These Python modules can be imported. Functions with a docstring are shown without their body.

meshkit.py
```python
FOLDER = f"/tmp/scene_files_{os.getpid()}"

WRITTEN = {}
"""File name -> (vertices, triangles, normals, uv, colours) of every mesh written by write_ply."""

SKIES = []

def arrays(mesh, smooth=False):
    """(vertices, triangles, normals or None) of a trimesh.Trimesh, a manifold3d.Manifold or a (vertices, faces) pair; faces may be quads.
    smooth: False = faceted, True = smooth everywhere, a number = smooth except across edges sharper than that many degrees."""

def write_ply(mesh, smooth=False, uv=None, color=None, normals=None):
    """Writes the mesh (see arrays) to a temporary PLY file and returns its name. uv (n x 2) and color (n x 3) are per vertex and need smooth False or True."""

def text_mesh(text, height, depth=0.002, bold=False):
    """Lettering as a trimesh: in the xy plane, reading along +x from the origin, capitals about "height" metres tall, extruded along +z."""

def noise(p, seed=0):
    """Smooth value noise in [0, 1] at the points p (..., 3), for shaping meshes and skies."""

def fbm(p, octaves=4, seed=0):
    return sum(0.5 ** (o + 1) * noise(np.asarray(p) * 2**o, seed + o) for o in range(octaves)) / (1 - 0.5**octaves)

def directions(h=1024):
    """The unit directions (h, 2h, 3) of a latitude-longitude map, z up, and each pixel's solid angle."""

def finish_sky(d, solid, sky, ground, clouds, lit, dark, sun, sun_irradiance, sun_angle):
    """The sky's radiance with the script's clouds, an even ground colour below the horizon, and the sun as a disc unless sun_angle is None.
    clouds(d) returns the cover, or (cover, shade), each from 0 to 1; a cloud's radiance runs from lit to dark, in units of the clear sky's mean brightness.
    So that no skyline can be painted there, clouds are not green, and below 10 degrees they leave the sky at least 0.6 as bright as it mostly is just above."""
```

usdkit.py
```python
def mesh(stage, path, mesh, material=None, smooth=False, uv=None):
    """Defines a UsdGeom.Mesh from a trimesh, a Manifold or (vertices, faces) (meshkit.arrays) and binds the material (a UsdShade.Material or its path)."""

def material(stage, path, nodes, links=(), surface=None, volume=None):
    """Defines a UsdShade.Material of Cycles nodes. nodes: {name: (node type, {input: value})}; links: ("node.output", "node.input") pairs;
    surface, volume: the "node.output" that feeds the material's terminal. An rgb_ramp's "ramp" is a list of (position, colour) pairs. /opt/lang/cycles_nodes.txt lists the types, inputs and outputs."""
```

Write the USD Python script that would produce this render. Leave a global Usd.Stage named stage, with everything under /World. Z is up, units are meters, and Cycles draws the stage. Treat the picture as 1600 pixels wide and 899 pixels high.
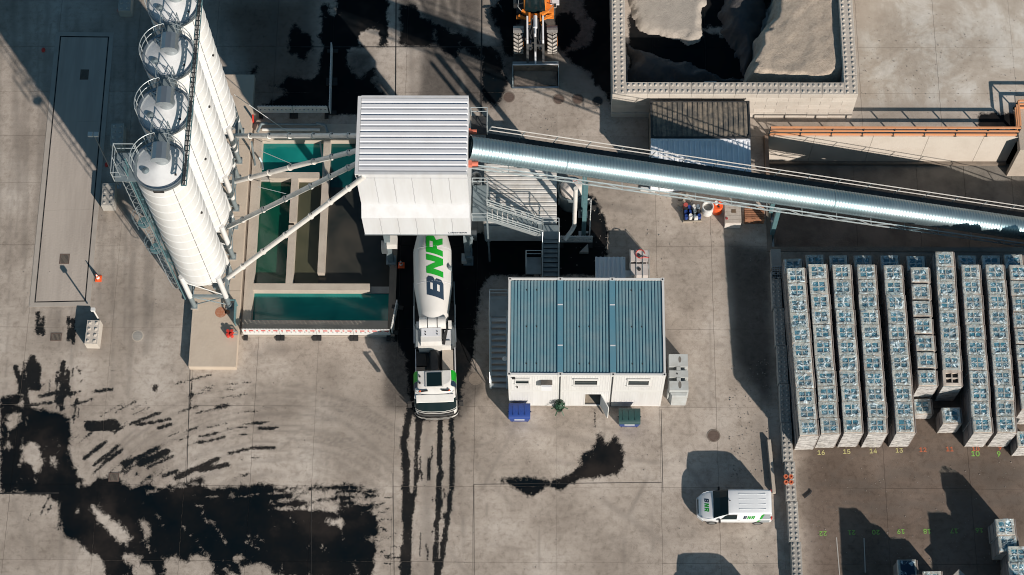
import math, random
import numpy as np, trimesh, shapely, usdkit, meshkit
from shapely.geometry import Polygon, LineString, box as sbox
from scipy.ndimage import gaussian_filter
from pxr import Usd, UsdGeom, UsdLux, UsdShade, Gf, Sdf, Vt

stage = Usd.Stage.CreateInMemory()
UsdGeom.SetStageUpAxis(stage, UsdGeom.Tokens.z)
UsdGeom.SetStageMetersPerUnit(stage, 1.0)
UsdGeom.Xform.Define(stage, '/World')
UsdGeom.Scope.Define(stage, '/World/Looks')
RNG = random.Random(7)
NR = np.random.default_rng(7)

# ------------------------------------------------------------------ camera (a drone 112 m up, 70 mm lens, tilted 68 degrees down)
FPX, PITCH, ROLL, YAW, DIST = 3076.0, math.radians(68.4), math.atan2(46, 1217.5), -0.0441, 120.9
_h = np.array([math.sin(YAW), math.cos(YAW), 0.0]); _z = np.array([0, 0, 1.0])
CD = math.cos(PITCH) * _h - math.sin(PITCH) * _z
_r0 = np.cross(_h, _z); _u0 = np.cross(_r0, CD)
CR = math.cos(ROLL) * _r0 - math.sin(ROLL) * _u0
CU = math.sin(ROLL) * _r0 + math.cos(ROLL) * _u0
CP = -DIST * CD
cam = UsdGeom.Camera.Define(stage, '/World/camera')
M4 = np.eye(4); M4[0, :3], M4[1, :3], M4[2, :3], M4[3, :3] = CR, CU, -CD, CP
cam.AddTransformOp().Set(Gf.Matrix4d(M4.tolist()))
cam.CreateHorizontalApertureAttr(36.0); cam.CreateVerticalApertureAttr(36.0 * 575 / 1024)
cam.CreateFocalLengthAttr(36.0 * FPX / 1600)
cam.CreateClippingRangeAttr(Gf.Vec2f(1.0, 3000.0))
EXPOSURE = 0.30
cam.CreateExposureAttr(EXPOSURE)

def at(px, py, z=0.0):
    """The point at height z that stands at this place of the survey picture (1600 wide)."""
    v = CD * FPX + CR * (px - 800) - CU * (py - 449.5)
    return CP + (z - CP[2]) / v[2] * v

def image_of(P):
    q = np.asarray(P) - CP
    d = q @ CD
    return 800 + FPX * (q @ CR) / d, 449.5 - FPX * (q @ CU) / d

# ------------------------------------------------------------------ sky and sun
SUN_EL, SUN_AZ = math.radians(26.5), math.radians(143.5)      # azimuth clockwise from +y
sd = np.array([math.sin(SUN_AZ) * math.cos(SUN_EL), math.cos(SUN_AZ) * math.cos(SUN_EL), math.sin(SUN_EL)])
sky_m = usdkit.material(stage, '/World/Looks/sky_look', {
    's': ('sky_texture', {'sky_type': 'single_scattering', 'sun_disc': False, 'sun_elevation': SUN_EL, 'sun_rotation': math.atan2(sd[0], sd[1])}),
    't': ('mix_color', {'blend_type': 'multiply', 'fac': 1.0, 'b': (0.66, 1.0, 1.04), 'use_clamp': False}),
    'b': ('background_shader', {'strength': 0.05})}, [('s.color', 't.a'), ('t.result', 'b.color')], surface='b.background')
dome = UsdLux.DomeLight.Define(stage, '/World/sky')
UsdShade.MaterialBindingAPI.Apply(dome.GetPrim()).Bind(sky_m)
dome.GetPrim().SetCustomDataByKey('kind', 'structure')
sun = UsdLux.DistantLight.Define(stage, '/World/sun')
sun.CreateIntensityAttr(1.25); sun.CreateAngleAttr(0.6); sun.CreateNormalizeAttr(True); sun.CreateColorAttr(Gf.Vec3f(1.0, 0.90, 0.80))
_zax = sd; _xax = np.cross([0, 0, 1.0], _zax); _xax /= np.linalg.norm(_xax); _yax = np.cross(_zax, _xax)
S4 = np.eye(4); S4[0, :3], S4[1, :3], S4[2, :3] = _xax, _yax, _zax
sun.AddTransformOp().Set(Gf.Matrix4d(S4.tolist()))

# ------------------------------------------------------------------ object helpers
USED = set()
def path_for(parent, name):
    base = f'{parent}/{name}'; p = base; k = 0
    while p in USED:
        k += 1; p = f'{base}_{k:03d}'
    USED.add(p)
    return p
def tag(prim, label=None, cat=None, group=None, kind=None):
    for k, v in (('label', label), ('category', cat), ('group', group), ('kind', kind)):
        if v: prim.SetCustomDataByKey(k, v)
    return prim
def thing(name, label=None, cat=None, loc=(0, 0, 0), rz=0.0, group=None, kind=None):
    x = UsdGeom.Xform.Define(stage, path_for('/World', name))
    x.AddTranslateOp().Set(Gf.Vec3d(*map(float, loc))); x.AddRotateZOp().Set(math.degrees(rz))
    return tag(x.GetPrim(), label, cat, group, kind)
def obj(name, mesh, mat, parent=None, smooth=False, label=None, cat=None, group=None, kind=None):
    par = parent.GetPath().pathString if parent is not None else '/World'
    if isinstance(mesh, MB): mesh = mesh.mesh()
    m = usdkit.mesh(stage, path_for(par, name), mesh, mat, smooth=smooth)
    return tag(m.GetPrim(), label, cat, group, kind)
def dup(root, loc, rz=0.0, label=None, group=None, name=None):
    was = root.GetCustomData()
    nm = name or root.GetName()
    r = thing(nm, label or was['label'], was['category'], loc, rz, group or was.get('group'))
    r.GetReferences().AddInternalReference(root.GetPath()); r.SetInstanceable(True)
    return r

class MB:
    def __init__(s): s.v, s.f, s.n = [], [], 0
    def add(s, v, f):
        v = np.asarray(v, float); f = np.asarray(f, int)
        if f.shape[1] == 4: f = np.vstack([f[:, [0, 1, 2]], f[:, [0, 2, 3]]])
        s.v.append(v); s.f.append(f + s.n); s.n += len(v); return s
    def tri(s, t): return s.add(t.vertices, t.faces)
    def mesh(s): return (np.vstack(s.v), np.vstack(s.f))
    def bx(s, x0, x1, y0, y1, z0, z1, rz=0.0, o=None):
        v = np.array([[x, y, z] for z in (z0, z1) for y in (y0, y1) for x in (x0, x1)], float)
        if rz or o is not None:
            o = np.array(o if o is not None else ((x0 + x1) / 2, (y0 + y1) / 2, 0), float); c, n = math.cos(rz), math.sin(rz)
            w = v - o; v = np.stack([w[:, 0] * c - w[:, 1] * n, w[:, 0] * n + w[:, 1] * c, w[:, 2]], 1) + o
        return s.add(v, [[0, 2, 3, 1], [4, 5, 7, 6], [0, 1, 5, 4], [2, 6, 7, 3], [0, 4, 6, 2], [1, 3, 7, 5]])
    def cb(s, x, y, z, sx, sy, sz, rz=0.0): return s.bx(x - sx / 2, x + sx / 2, y - sy / 2, y + sy / 2, z, z + sz, rz)
    def hexa(s, lo, hi):
        """8-corner solid: four corners lo and four hi, both counter-clockwise from above."""
        return s.add(np.vstack([lo, hi]), [[3, 2, 1, 0], [4, 5, 6, 7], [0, 1, 5, 4], [1, 2, 6, 5], [2, 3, 7, 6], [3, 0, 4, 7]])
    def tube(s, p, q, r, n=6, r2=None, cap=True):
        p, q = np.asarray(p, float), np.asarray(q, float); d = q - p; L = np.linalg.norm(d)
        if L < 1e-6: return s
        d = d / L; a = np.cross(d, [0, 0, 1.0] if abs(d[2]) < .95 else [1.0, 0, 0]); a /= np.linalg.norm(a); b = np.cross(d, a)
        t = np.arange(n) * 2 * math.pi / n + math.pi / n
        c = np.cos(t)[:, None] * a + np.sin(t)[:, None] * b
        v = np.vstack([p + c * r, q + c * (r if r2 is None else r2)])
        i = np.arange(n); j = (i + 1) % n
        s.add(v, np.stack([i, i + n, j + n, j], 1)[:, ::-1])
        if cap: s.add(v, np.vstack([np.stack([np.zeros(n - 2, int), i[1:-1], i[2:]], 1)[:, ::-1] , np.stack([np.full(n - 2, n), i[1:-1] + n, i[2:] + n], 1)]) if True else None)
        return s
    def path(s, pts, r, n=6):
        for a, b in zip(pts[:-1], pts[1:]): s.tube(a, b, r, n)
        return s
    def bar(s, p, q, w, h):
        """Rectangular bar from p to q, w wide (level), h high."""
        p, q = np.asarray(p, float), np.asarray(q, float); d = q - p; d = d / np.linalg.norm(d)
        a = np.cross(d, [0, 0, 1.0]) if abs(d[2]) < .99 else np.array([1.0, 0, 0]); a /= np.linalg.norm(a); b = np.cross(a, d)
        c = [(-a * w - b * h) / 2, (a * w - b * h) / 2, (a * w + b * h) / 2, (-a * w + b * h) / 2]
        return s.add([p + x for x in c] + [q + x for x in c], [[3, 2, 1, 0][::-1], [4, 5, 6, 7][::-1], [0, 1, 5, 4][::-1], [1, 2, 6, 5][::-1], [2, 3, 7, 6][::-1], [3, 0, 4, 7][::-1]])
    def lathe(s, prof, c=(0, 0, 0), n=24):
        t = np.arange(n) * 2 * math.pi / n; c = np.asarray(c, float)
        v = np.vstack([np.stack([c[0] + r * np.cos(t), c[1] + r * np.sin(t), np.full(n, c[2] + z)], 1) for r, z in prof])
        i = np.arange(n); j = (i + 1) % n
        return s.add(v, np.vstack([np.stack([i + k * n, j + k * n, j + (k + 1) * n, i + (k + 1) * n], 1) for k in range(len(prof) - 1)]))
    def prism(s, poly, z0, z1):
        g = poly if isinstance(poly, Polygon) else Polygon(poly)
        t = trimesh.creation.extrude_polygon(shapely.geometry.polygon.orient(g), z1 - z0, engine='earcut'); t.apply_translation([0, 0, z0])
        return s.tri(t)
    def move(s, R=None, t=(0, 0, 0)):
        s.v = [(v @ np.asarray(R, float).T if R is not None else v) + np.asarray(t, float) for v in s.v]; return s

# ------------------------------------------------------------------ materials
def mat(name, col, rough=0.6, metal=0.0, dirt=0.0, dirtcol=(0.05, 0.045, 0.04), scale=1.5, bump=0.0, bscale=8.0, spec=0.5, vary=0.0, coat=0.0, streak=False):
    n = {'g': ('geometry', {}), 'p': ('principled_bsdf', {'base_color': col, 'roughness': rough, 'metallic': metal, 'specular_ior_level': spec, 'coat_weight': coat})}
    L = []
    src = None
    if dirt > 0:
        n['n'] = ('noise_texture', {'scale': scale, 'detail': 6.0, 'roughness': 0.65})
        n['m'] = ('map_range', {'from_min': 0.42, 'from_max': 0.75, 'to_min': 0.0, 'to_max': dirt, 'clamp': True})
        n['x'] = ('mix_color', {'a': col, 'b': dirtcol})
        if streak: n['sm'] = ('mapping', {'mapping_type': 'point', 'scale': (1.0, 0.10, 1.0) if name == 'weigh_deck' else (1.0, 1.0, 0.10)}); L += [('g.position', 'sm.vector'), ('sm.vector', 'n.vector')]
        L += ([] if streak else [('g.position', 'n.vector')]) + [('n.fac', 'm.value'), ('m.result', 'x.fac')]; src = 'x.result'
    if vary > 0:
        n['oi'] = ('object_info', {})
        n['vm'] = ('map_range', {'from_min': 0.0, 'from_max': 1.0, 'to_min': 1 - vary, 'to_max': 1 + vary})
        n['h'] = ('hsv', {'color': col}); L += [('oi.random', 'vm.value'), ('vm.result', 'h.value')]
        if src: L.append((src, 'h.color'))
        src = 'h.color'
    if src: L.append((src, 'p.base_color'))
    if bump > 0:
        n['bn'] = ('noise_texture', {'scale': bscale, 'detail': 4.0}); n['b'] = ('bump', {'strength': bump, 'distance': 0.05})
        L += [('g.position', 'bn.vector'), ('bn.fac', 'b.height'), ('b.normal', 'p.normal')]
    return usdkit.material(stage, f'/World/Looks/{name}', n, L, surface='p.BSDF')

WHITE = mat('white_paint', (0.60, 0.60, 0.59), 0.45, dirt=0.12, dirtcol=(0.35, 0.32, 0.28), scale=0.8)
SILO = mat('silo_white', (0.60, 0.605, 0.605), 0.5, dirt=0.45, dirtcol=(0.44, 0.41, 0.37), scale=1.6, streak=True)
SILOTOP = mat('silo_top', (0.62, 0.63, 0.64), 0.5, dirt=0.3, dirtcol=(0.25, 0.25, 0.25), scale=1.2)
CLADW = mat('cladding_white', (0.56, 0.57, 0.59), 0.5, dirt=0.40, dirtcol=(0.40, 0.38, 0.36), scale=1.6, streak=True)
CLADG = mat('cladding_grey', (0.63, 0.64, 0.67), 0.5, dirt=0.15, dirtcol=(0.3, 0.28, 0.26), scale=0.7)
GROOVE = mat('groove_dark', (0.10, 0.105, 0.12), 0.7)
SHEDW = mat('shed_roof', (0.60, 0.59, 0.57), 0.6, dirt=0.5, dirtcol=(0.28, 0.24, 0.19), scale=1.6)
STEEL = mat('galvanised', (0.42, 0.46, 0.48), 0.38, metal=0.85, dirt=0.25, dirtcol=(0.2, 0.22, 0.23), scale=2.0)
STEELD = mat('steel_dull', (0.22, 0.27, 0.29), 0.55, metal=0.4, dirt=0.4, dirtcol=(0.08, 0.08, 0.08), scale=2.0)
TEAL = mat('steel_teal', (0.10, 0.20, 0.22), 0.5, metal=0.2, dirt=0.3, dirtcol=(0.04, 0.05, 0.05), scale=2.5)
TEALR = mat('office_roof', (0.125, 0.245, 0.295), 0.5, dirt=0.6, dirtcol=(0.25, 0.30, 0.315), scale=0.9)
TEALC = mat('office_cover', (0.09, 0.225, 0.30), 0.45, dirt=0.4, dirtcol=(0.17, 0.25, 0.28), scale=1.2)
RAILM = mat('rail_grey', (0.45, 0.49, 0.50), 0.45, metal=0.5)
BLACK = mat('black_rubber', (0.012, 0.012, 0.013), 0.8, dirt=0.3, dirtcol=(0.08, 0.07, 0.06))
TYRE = mat('tyre_dusty', (0.42, 0.39, 0.355), 0.9, dirt=0.4, dirtcol=(0.10, 0.09, 0.085), scale=6)
CHASS = mat('chassis_dark', (0.02, 0.022, 0.025), 0.6, dirt=0.5, dirtcol=(0.10, 0.095, 0.085), scale=2.5)
TRUCKW = mat('truck_white', (0.62, 0.61, 0.59), 0.35, dirt=0.35, dirtcol=(0.36, 0.33, 0.29), scale=1.4, coat=0.3)
DRUMW = mat('drum_white', (0.56, 0.55, 0.53), 0.42, dirt=0.30, dirtcol=(0.42, 0.40, 0.37), scale=1.1)
GREEN = mat('logo_green', (0.005, 0.28, 0.015), 0.45)
NAVY = mat('logo_navy', (0.012, 0.03, 0.055), 0.45)
GLASS = mat('dark_glass', (0.006, 0.015, 0.018), 0.18, spec=0.25)
ORANGE = mat('loader_orange', (0.72, 0.22, 0.03), 0.45, dirt=0.3, dirtcol=(0.25, 0.12, 0.05), scale=2.0)
WALLC = mat('wall_concrete', (0.53, 0.485, 0.43), 0.85, dirt=0.45, dirtcol=(0.38, 0.33, 0.28), scale=0.7, bump=0.25, bscale=10)
RAILO = mat('rail_orange', (0.62, 0.27, 0.12), 0.6, dirt=0.4, dirtcol=(0.45, 0.32, 0.24), scale=3)
RED = mat('red', (0.50, 0.03, 0.02), 0.5)
ORED = mat('cone_orange', (0.75, 0.10, 0.02), 0.55)
YELL = mat('paint_yellow', (0.52, 0.48, 0.20), 0.7, dirt=.7, dirtcol=(.26,.22,.17), scale=9)
LIME = mat('paint_lime', (0.18, 0.42, 0.06), 0.7, dirt=.7, dirtcol=(.22,.22,.15), scale=9)
PORG = mat('paint_orange', (0.55, 0.13, 0.05), 0.7, dirt=.7, dirtcol=(.26,.19,.15), scale=9)
BLUE = mat('bin_blue', (0.012, 0.045, 0.22), 0.45, dirt=0.2, dirtcol=(0.03, 0.06, 0.16))
DGREEN = mat('bin_green', (0.012, 0.05, 0.05), 0.5, dirt=0.2, dirtcol=(0.03, 0.06, 0.06))
LEAF = mat('leaf', (0.02, 0.07, 0.035), 0.5, vary=0.3)
WOOD = mat('pallet_wood', (0.33, 0.15, 0.08), 0.8, dirt=0.6, dirtcol=(0.10, 0.06, 0.04), scale=4, vary=0.25)
WOODG = mat('pallet_grey', (0.30, 0.26, 0.21), 0.85, dirt=0.5, dirtcol=(0.12, 0.10, 0.08), scale=4, vary=0.2)
CONC = mat('concrete_pale', (0.42, 0.37, 0.315), 0.85, dirt=0.5, dirtcol=(0.26, 0.22, 0.18), scale=0.9, bump=0.25, bscale=14)
CONCG = mat('concrete_grey', (0.34, 0.325, 0.30), 0.85, dirt=0.5, dirtcol=(0.17, 0.16, 0.15), scale=1.2, bump=0.3, bscale=12, vary=0.10)
BLOCKM = mat('block_concrete', (0.46, 0.42, 0.375), 0.88, dirt=0.45, dirtcol=(0.30, 0.26, 0.22), scale=1.3, bump=0.3, bscale=12, vary=0.09)
CONCD = mat('concrete_dirty', (0.20, 0.165, 0.135), 0.85, dirt=0.6, dirtcol=(0.08, 0.07, 0.06), scale=1.0, bump=0.3, bscale=12)
PITF = mat('pit_floor', (0.20, 0.185, 0.165), 0.85, dirt=0.8, dirtcol=(0.05, 0.048, 0.045), scale=0.6, bump=0.3, bscale=8)
FDN = mat('foundation', (0.47, 0.395, 0.32), 0.85, dirt=0.4, dirtcol=(0.33, 0.26, 0.20), scale=0.8, bump=0.2)
PAVER = mat('paver', (0.22, 0.20, 0.19), 0.85, dirt=0.5, dirtcol=(0.15, 0.10, 0.08), scale=2.5, vary=0.15)  # shade of the row sides is put into this darker layer colour
PAVTOP = mat('paver_top', (0.54, 0.475, 0.415), 0.85, dirt=0.6, dirtcol=(0.22, 0.14, 0.10), scale=3.0, vary=0.2)
HOLE = mat('cavity_blue', (0.04, 0.20, 0.28), 0.35, dirt=0.8, dirtcol=(0.15, 0.10, 0.08), scale=1.6)
PIPEW = mat('pipe_white', (0.62, 0.60, 0.57), 0.5, dirt=0.45, dirtcol=(0.36, 0.33, 0.30), scale=1.2)
IBCM = mat('tank_plastic', (0.50, 0.46, 0.44), 0.5, dirt=0.4, dirtcol=(0.3, 0.26, 0.24), scale=2)
TANKG = mat('tank_grey', (0.40, 0.42, 0.42), 0.6, dirt=0.5, dirtcol=(0.22, 0.20, 0.17), scale=1.6)
IRON = mat('manhole_iron', (0.11, 0.075, 0.06), 0.8, dirt=0.5, dirtcol=(0.17, 0.14, 0.12), scale=3)
RUST = mat('container_old', (0.085, 0.080, 0.072), 0.75, dirt=0.95, dirtcol=(0.30, 0.245, 0.185), scale=2.2)
CONTW = mat('container_white', (0.76, 0.78, 0.82), 0.55, dirt=0.35, dirtcol=(0.36, 0.35, 0.35), scale=0.9)
BUCK = mat('bucket_steel', (0.075, 0.068, 0.062), 0.6, metal=0.3, dirt=0.7, dirtcol=(0.22, 0.18, 0.15), scale=2.0)
BAG = mat('white_bag', (0.58, 0.54, 0.50), 0.75, dirt=0.4, dirtcol=(0.4, 0.34, 0.3), scale=2, bump=0.5, bscale=5)
VANW = mat('van_white', (0.70, 0.72, 0.74), 0.3, coat=0.4)
VANG = mat('van_grey', (0.26, 0.29, 0.31), 0.4)
SANDM = mat('sand', (0.42, 0.355, 0.29), 0.95, dirt=0.8, dirtcol=(0.24, 0.195, 0.155), scale=7.0, bump=1.0, bscale=22)
SANDG = mat('sand_pale', (0.38, 0.345, 0.305), 0.95, dirt=0.7, dirtcol=(0.26, 0.235, 0.21), scale=4.0, bump=0.8, bscale=20)
SANDW = mat('sand_wet', (0.045, 0.045, 0.05), 0.75, dirt=0.7, dirtcol=(0.10, 0.085, 0.07), scale=1.0, bump=0.8, bscale=10)
WRAPD = mat('wrapped_dark', (0.015, 0.03, 0.06), 0.25)

# corrugated galvanised cover of the belt conveyor
TUBE = usdkit.material(stage, '/World/Looks/corrugated_cover', {
    'g': ('geometry', {}), 'n': ('noise_texture', {'scale': 0.7, 'detail': 5.0}),
    'r': ('rgb_ramp', {'ramp': [(0.3, (0.23, 0.33, 0.37)), (0.7, (0.34, 0.43, 0.465))]}),
    'p': ('principled_bsdf', {'metallic': 0.85, 'roughness': 0.42})},
    [('g.position', 'n.vector'), ('n.fac', 'r.fac'), ('r.color', 'p.base_color')], surface='p.BSDF')

def water(name, c1, c2, rough=0.09):
    return usdkit.material(stage, f'/World/Looks/{name}', {
        'g': ('geometry', {}), 'n': ('noise_texture', {'scale': 0.35, 'detail': 3.0, 'distortion': 0.6}),
        'r': ('rgb_ramp', {'ramp': [(0.3, c1), (0.72, c2)]}),
        'bn': ('noise_texture', {'scale': 5.0, 'detail': 2.0}), 'b': ('bump', {'strength': 0.06, 'distance': 0.02}),
        'p': ('principled_bsdf', {'roughness': rough})},
        [('g.position', 'n.vector'), ('n.fac', 'r.fac'), ('r.color', 'p.base_color'), ('g.position', 'bn.vector'), ('bn.fac', 'b.height'), ('b.normal', 'p.normal')], surface='p.BSDF')
W_TEAL = water('water_teal', (0.003, 0.13, 0.12), (0.010, 0.21, 0.19))
W_DEEP = water('water_deep', (0.002, 0.035, 0.04), (0.004, 0.06, 0.055))
W_GREEN = water('water_green', (0.001, 0.035, 0.022), (0.003, 0.06, 0.035))
W_MUD = water('water_mud', (0.035, 0.042, 0.026), (0.07, 0.068, 0.042), 0.2)
W_BROWN = water('water_brown', (0.014, 0.018, 0.017), (0.052, 0.047, 0.039), 0.2)

# crumpled clear film over the pallets: clear where it lies flat, milky along its creases
FILM = usdkit.material(stage, '/World/Looks/film', {
    'g': ('geometry', {}),
    'n': ('noise_texture', {'scale': 1.7, 'detail': 4.0, 'distortion': 4.0, 'roughness': 0.58}),
    'm': ('map_range', {'from_min': 0.51, 'from_max': 0.64, 'to_min': 0.05, 'to_max': 0.85, 'clamp': True}),
    't': ('transparent_bsdf', {'color': (0.88, 0.95, 0.97)}),
    'p': ('principled_bsdf', {'base_color': (0.62, 0.74, 0.80), 'roughness': 0.16, 'specular_ior_level': 0.9}), 'x': ('mix_closure', {})},
    [('g.position', 'n.vector'), ('n.fac', 'm.value'), ('m.result', 'x.fac'), ('t.BSDF', 'x.closure1'), ('p.BSDF', 'x.closure2')], surface='x.closure')
FILMW = usdkit.material(stage, '/World/Looks/film_white', {
    'g': ('geometry', {}), 'mp': ('mapping', {'mapping_type': 'point', 'scale': (1.2, 1.0, 5.0)}),
    'n': ('noise_texture', {'scale': 2.2, 'detail': 5.0, 'distortion': 1.0, 'roughness': 0.65}),
    'm': ('map_range', {'from_min': 0.36, 'from_max': 0.56, 'to_min': 0.10, 'to_max': 0.9, 'clamp': True}),
    't': ('transparent_bsdf', {'color': (0.9, 0.92, 0.93)}),
    'p': ('principled_bsdf', {'base_color': (0.66, 0.645, 0.63), 'roughness': 0.3, 'specular_ior_level': 0.7}), 'x': ('mix_closure', {})},
    [('g.position', 'mp.vector'), ('mp.vector', 'n.vector'), ('n.fac', 'm.value'), ('m.result', 'x.fac'), ('t.BSDF', 'x.closure1'), ('p.BSDF', 'x.closure2')], surface='x.closure')

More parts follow.
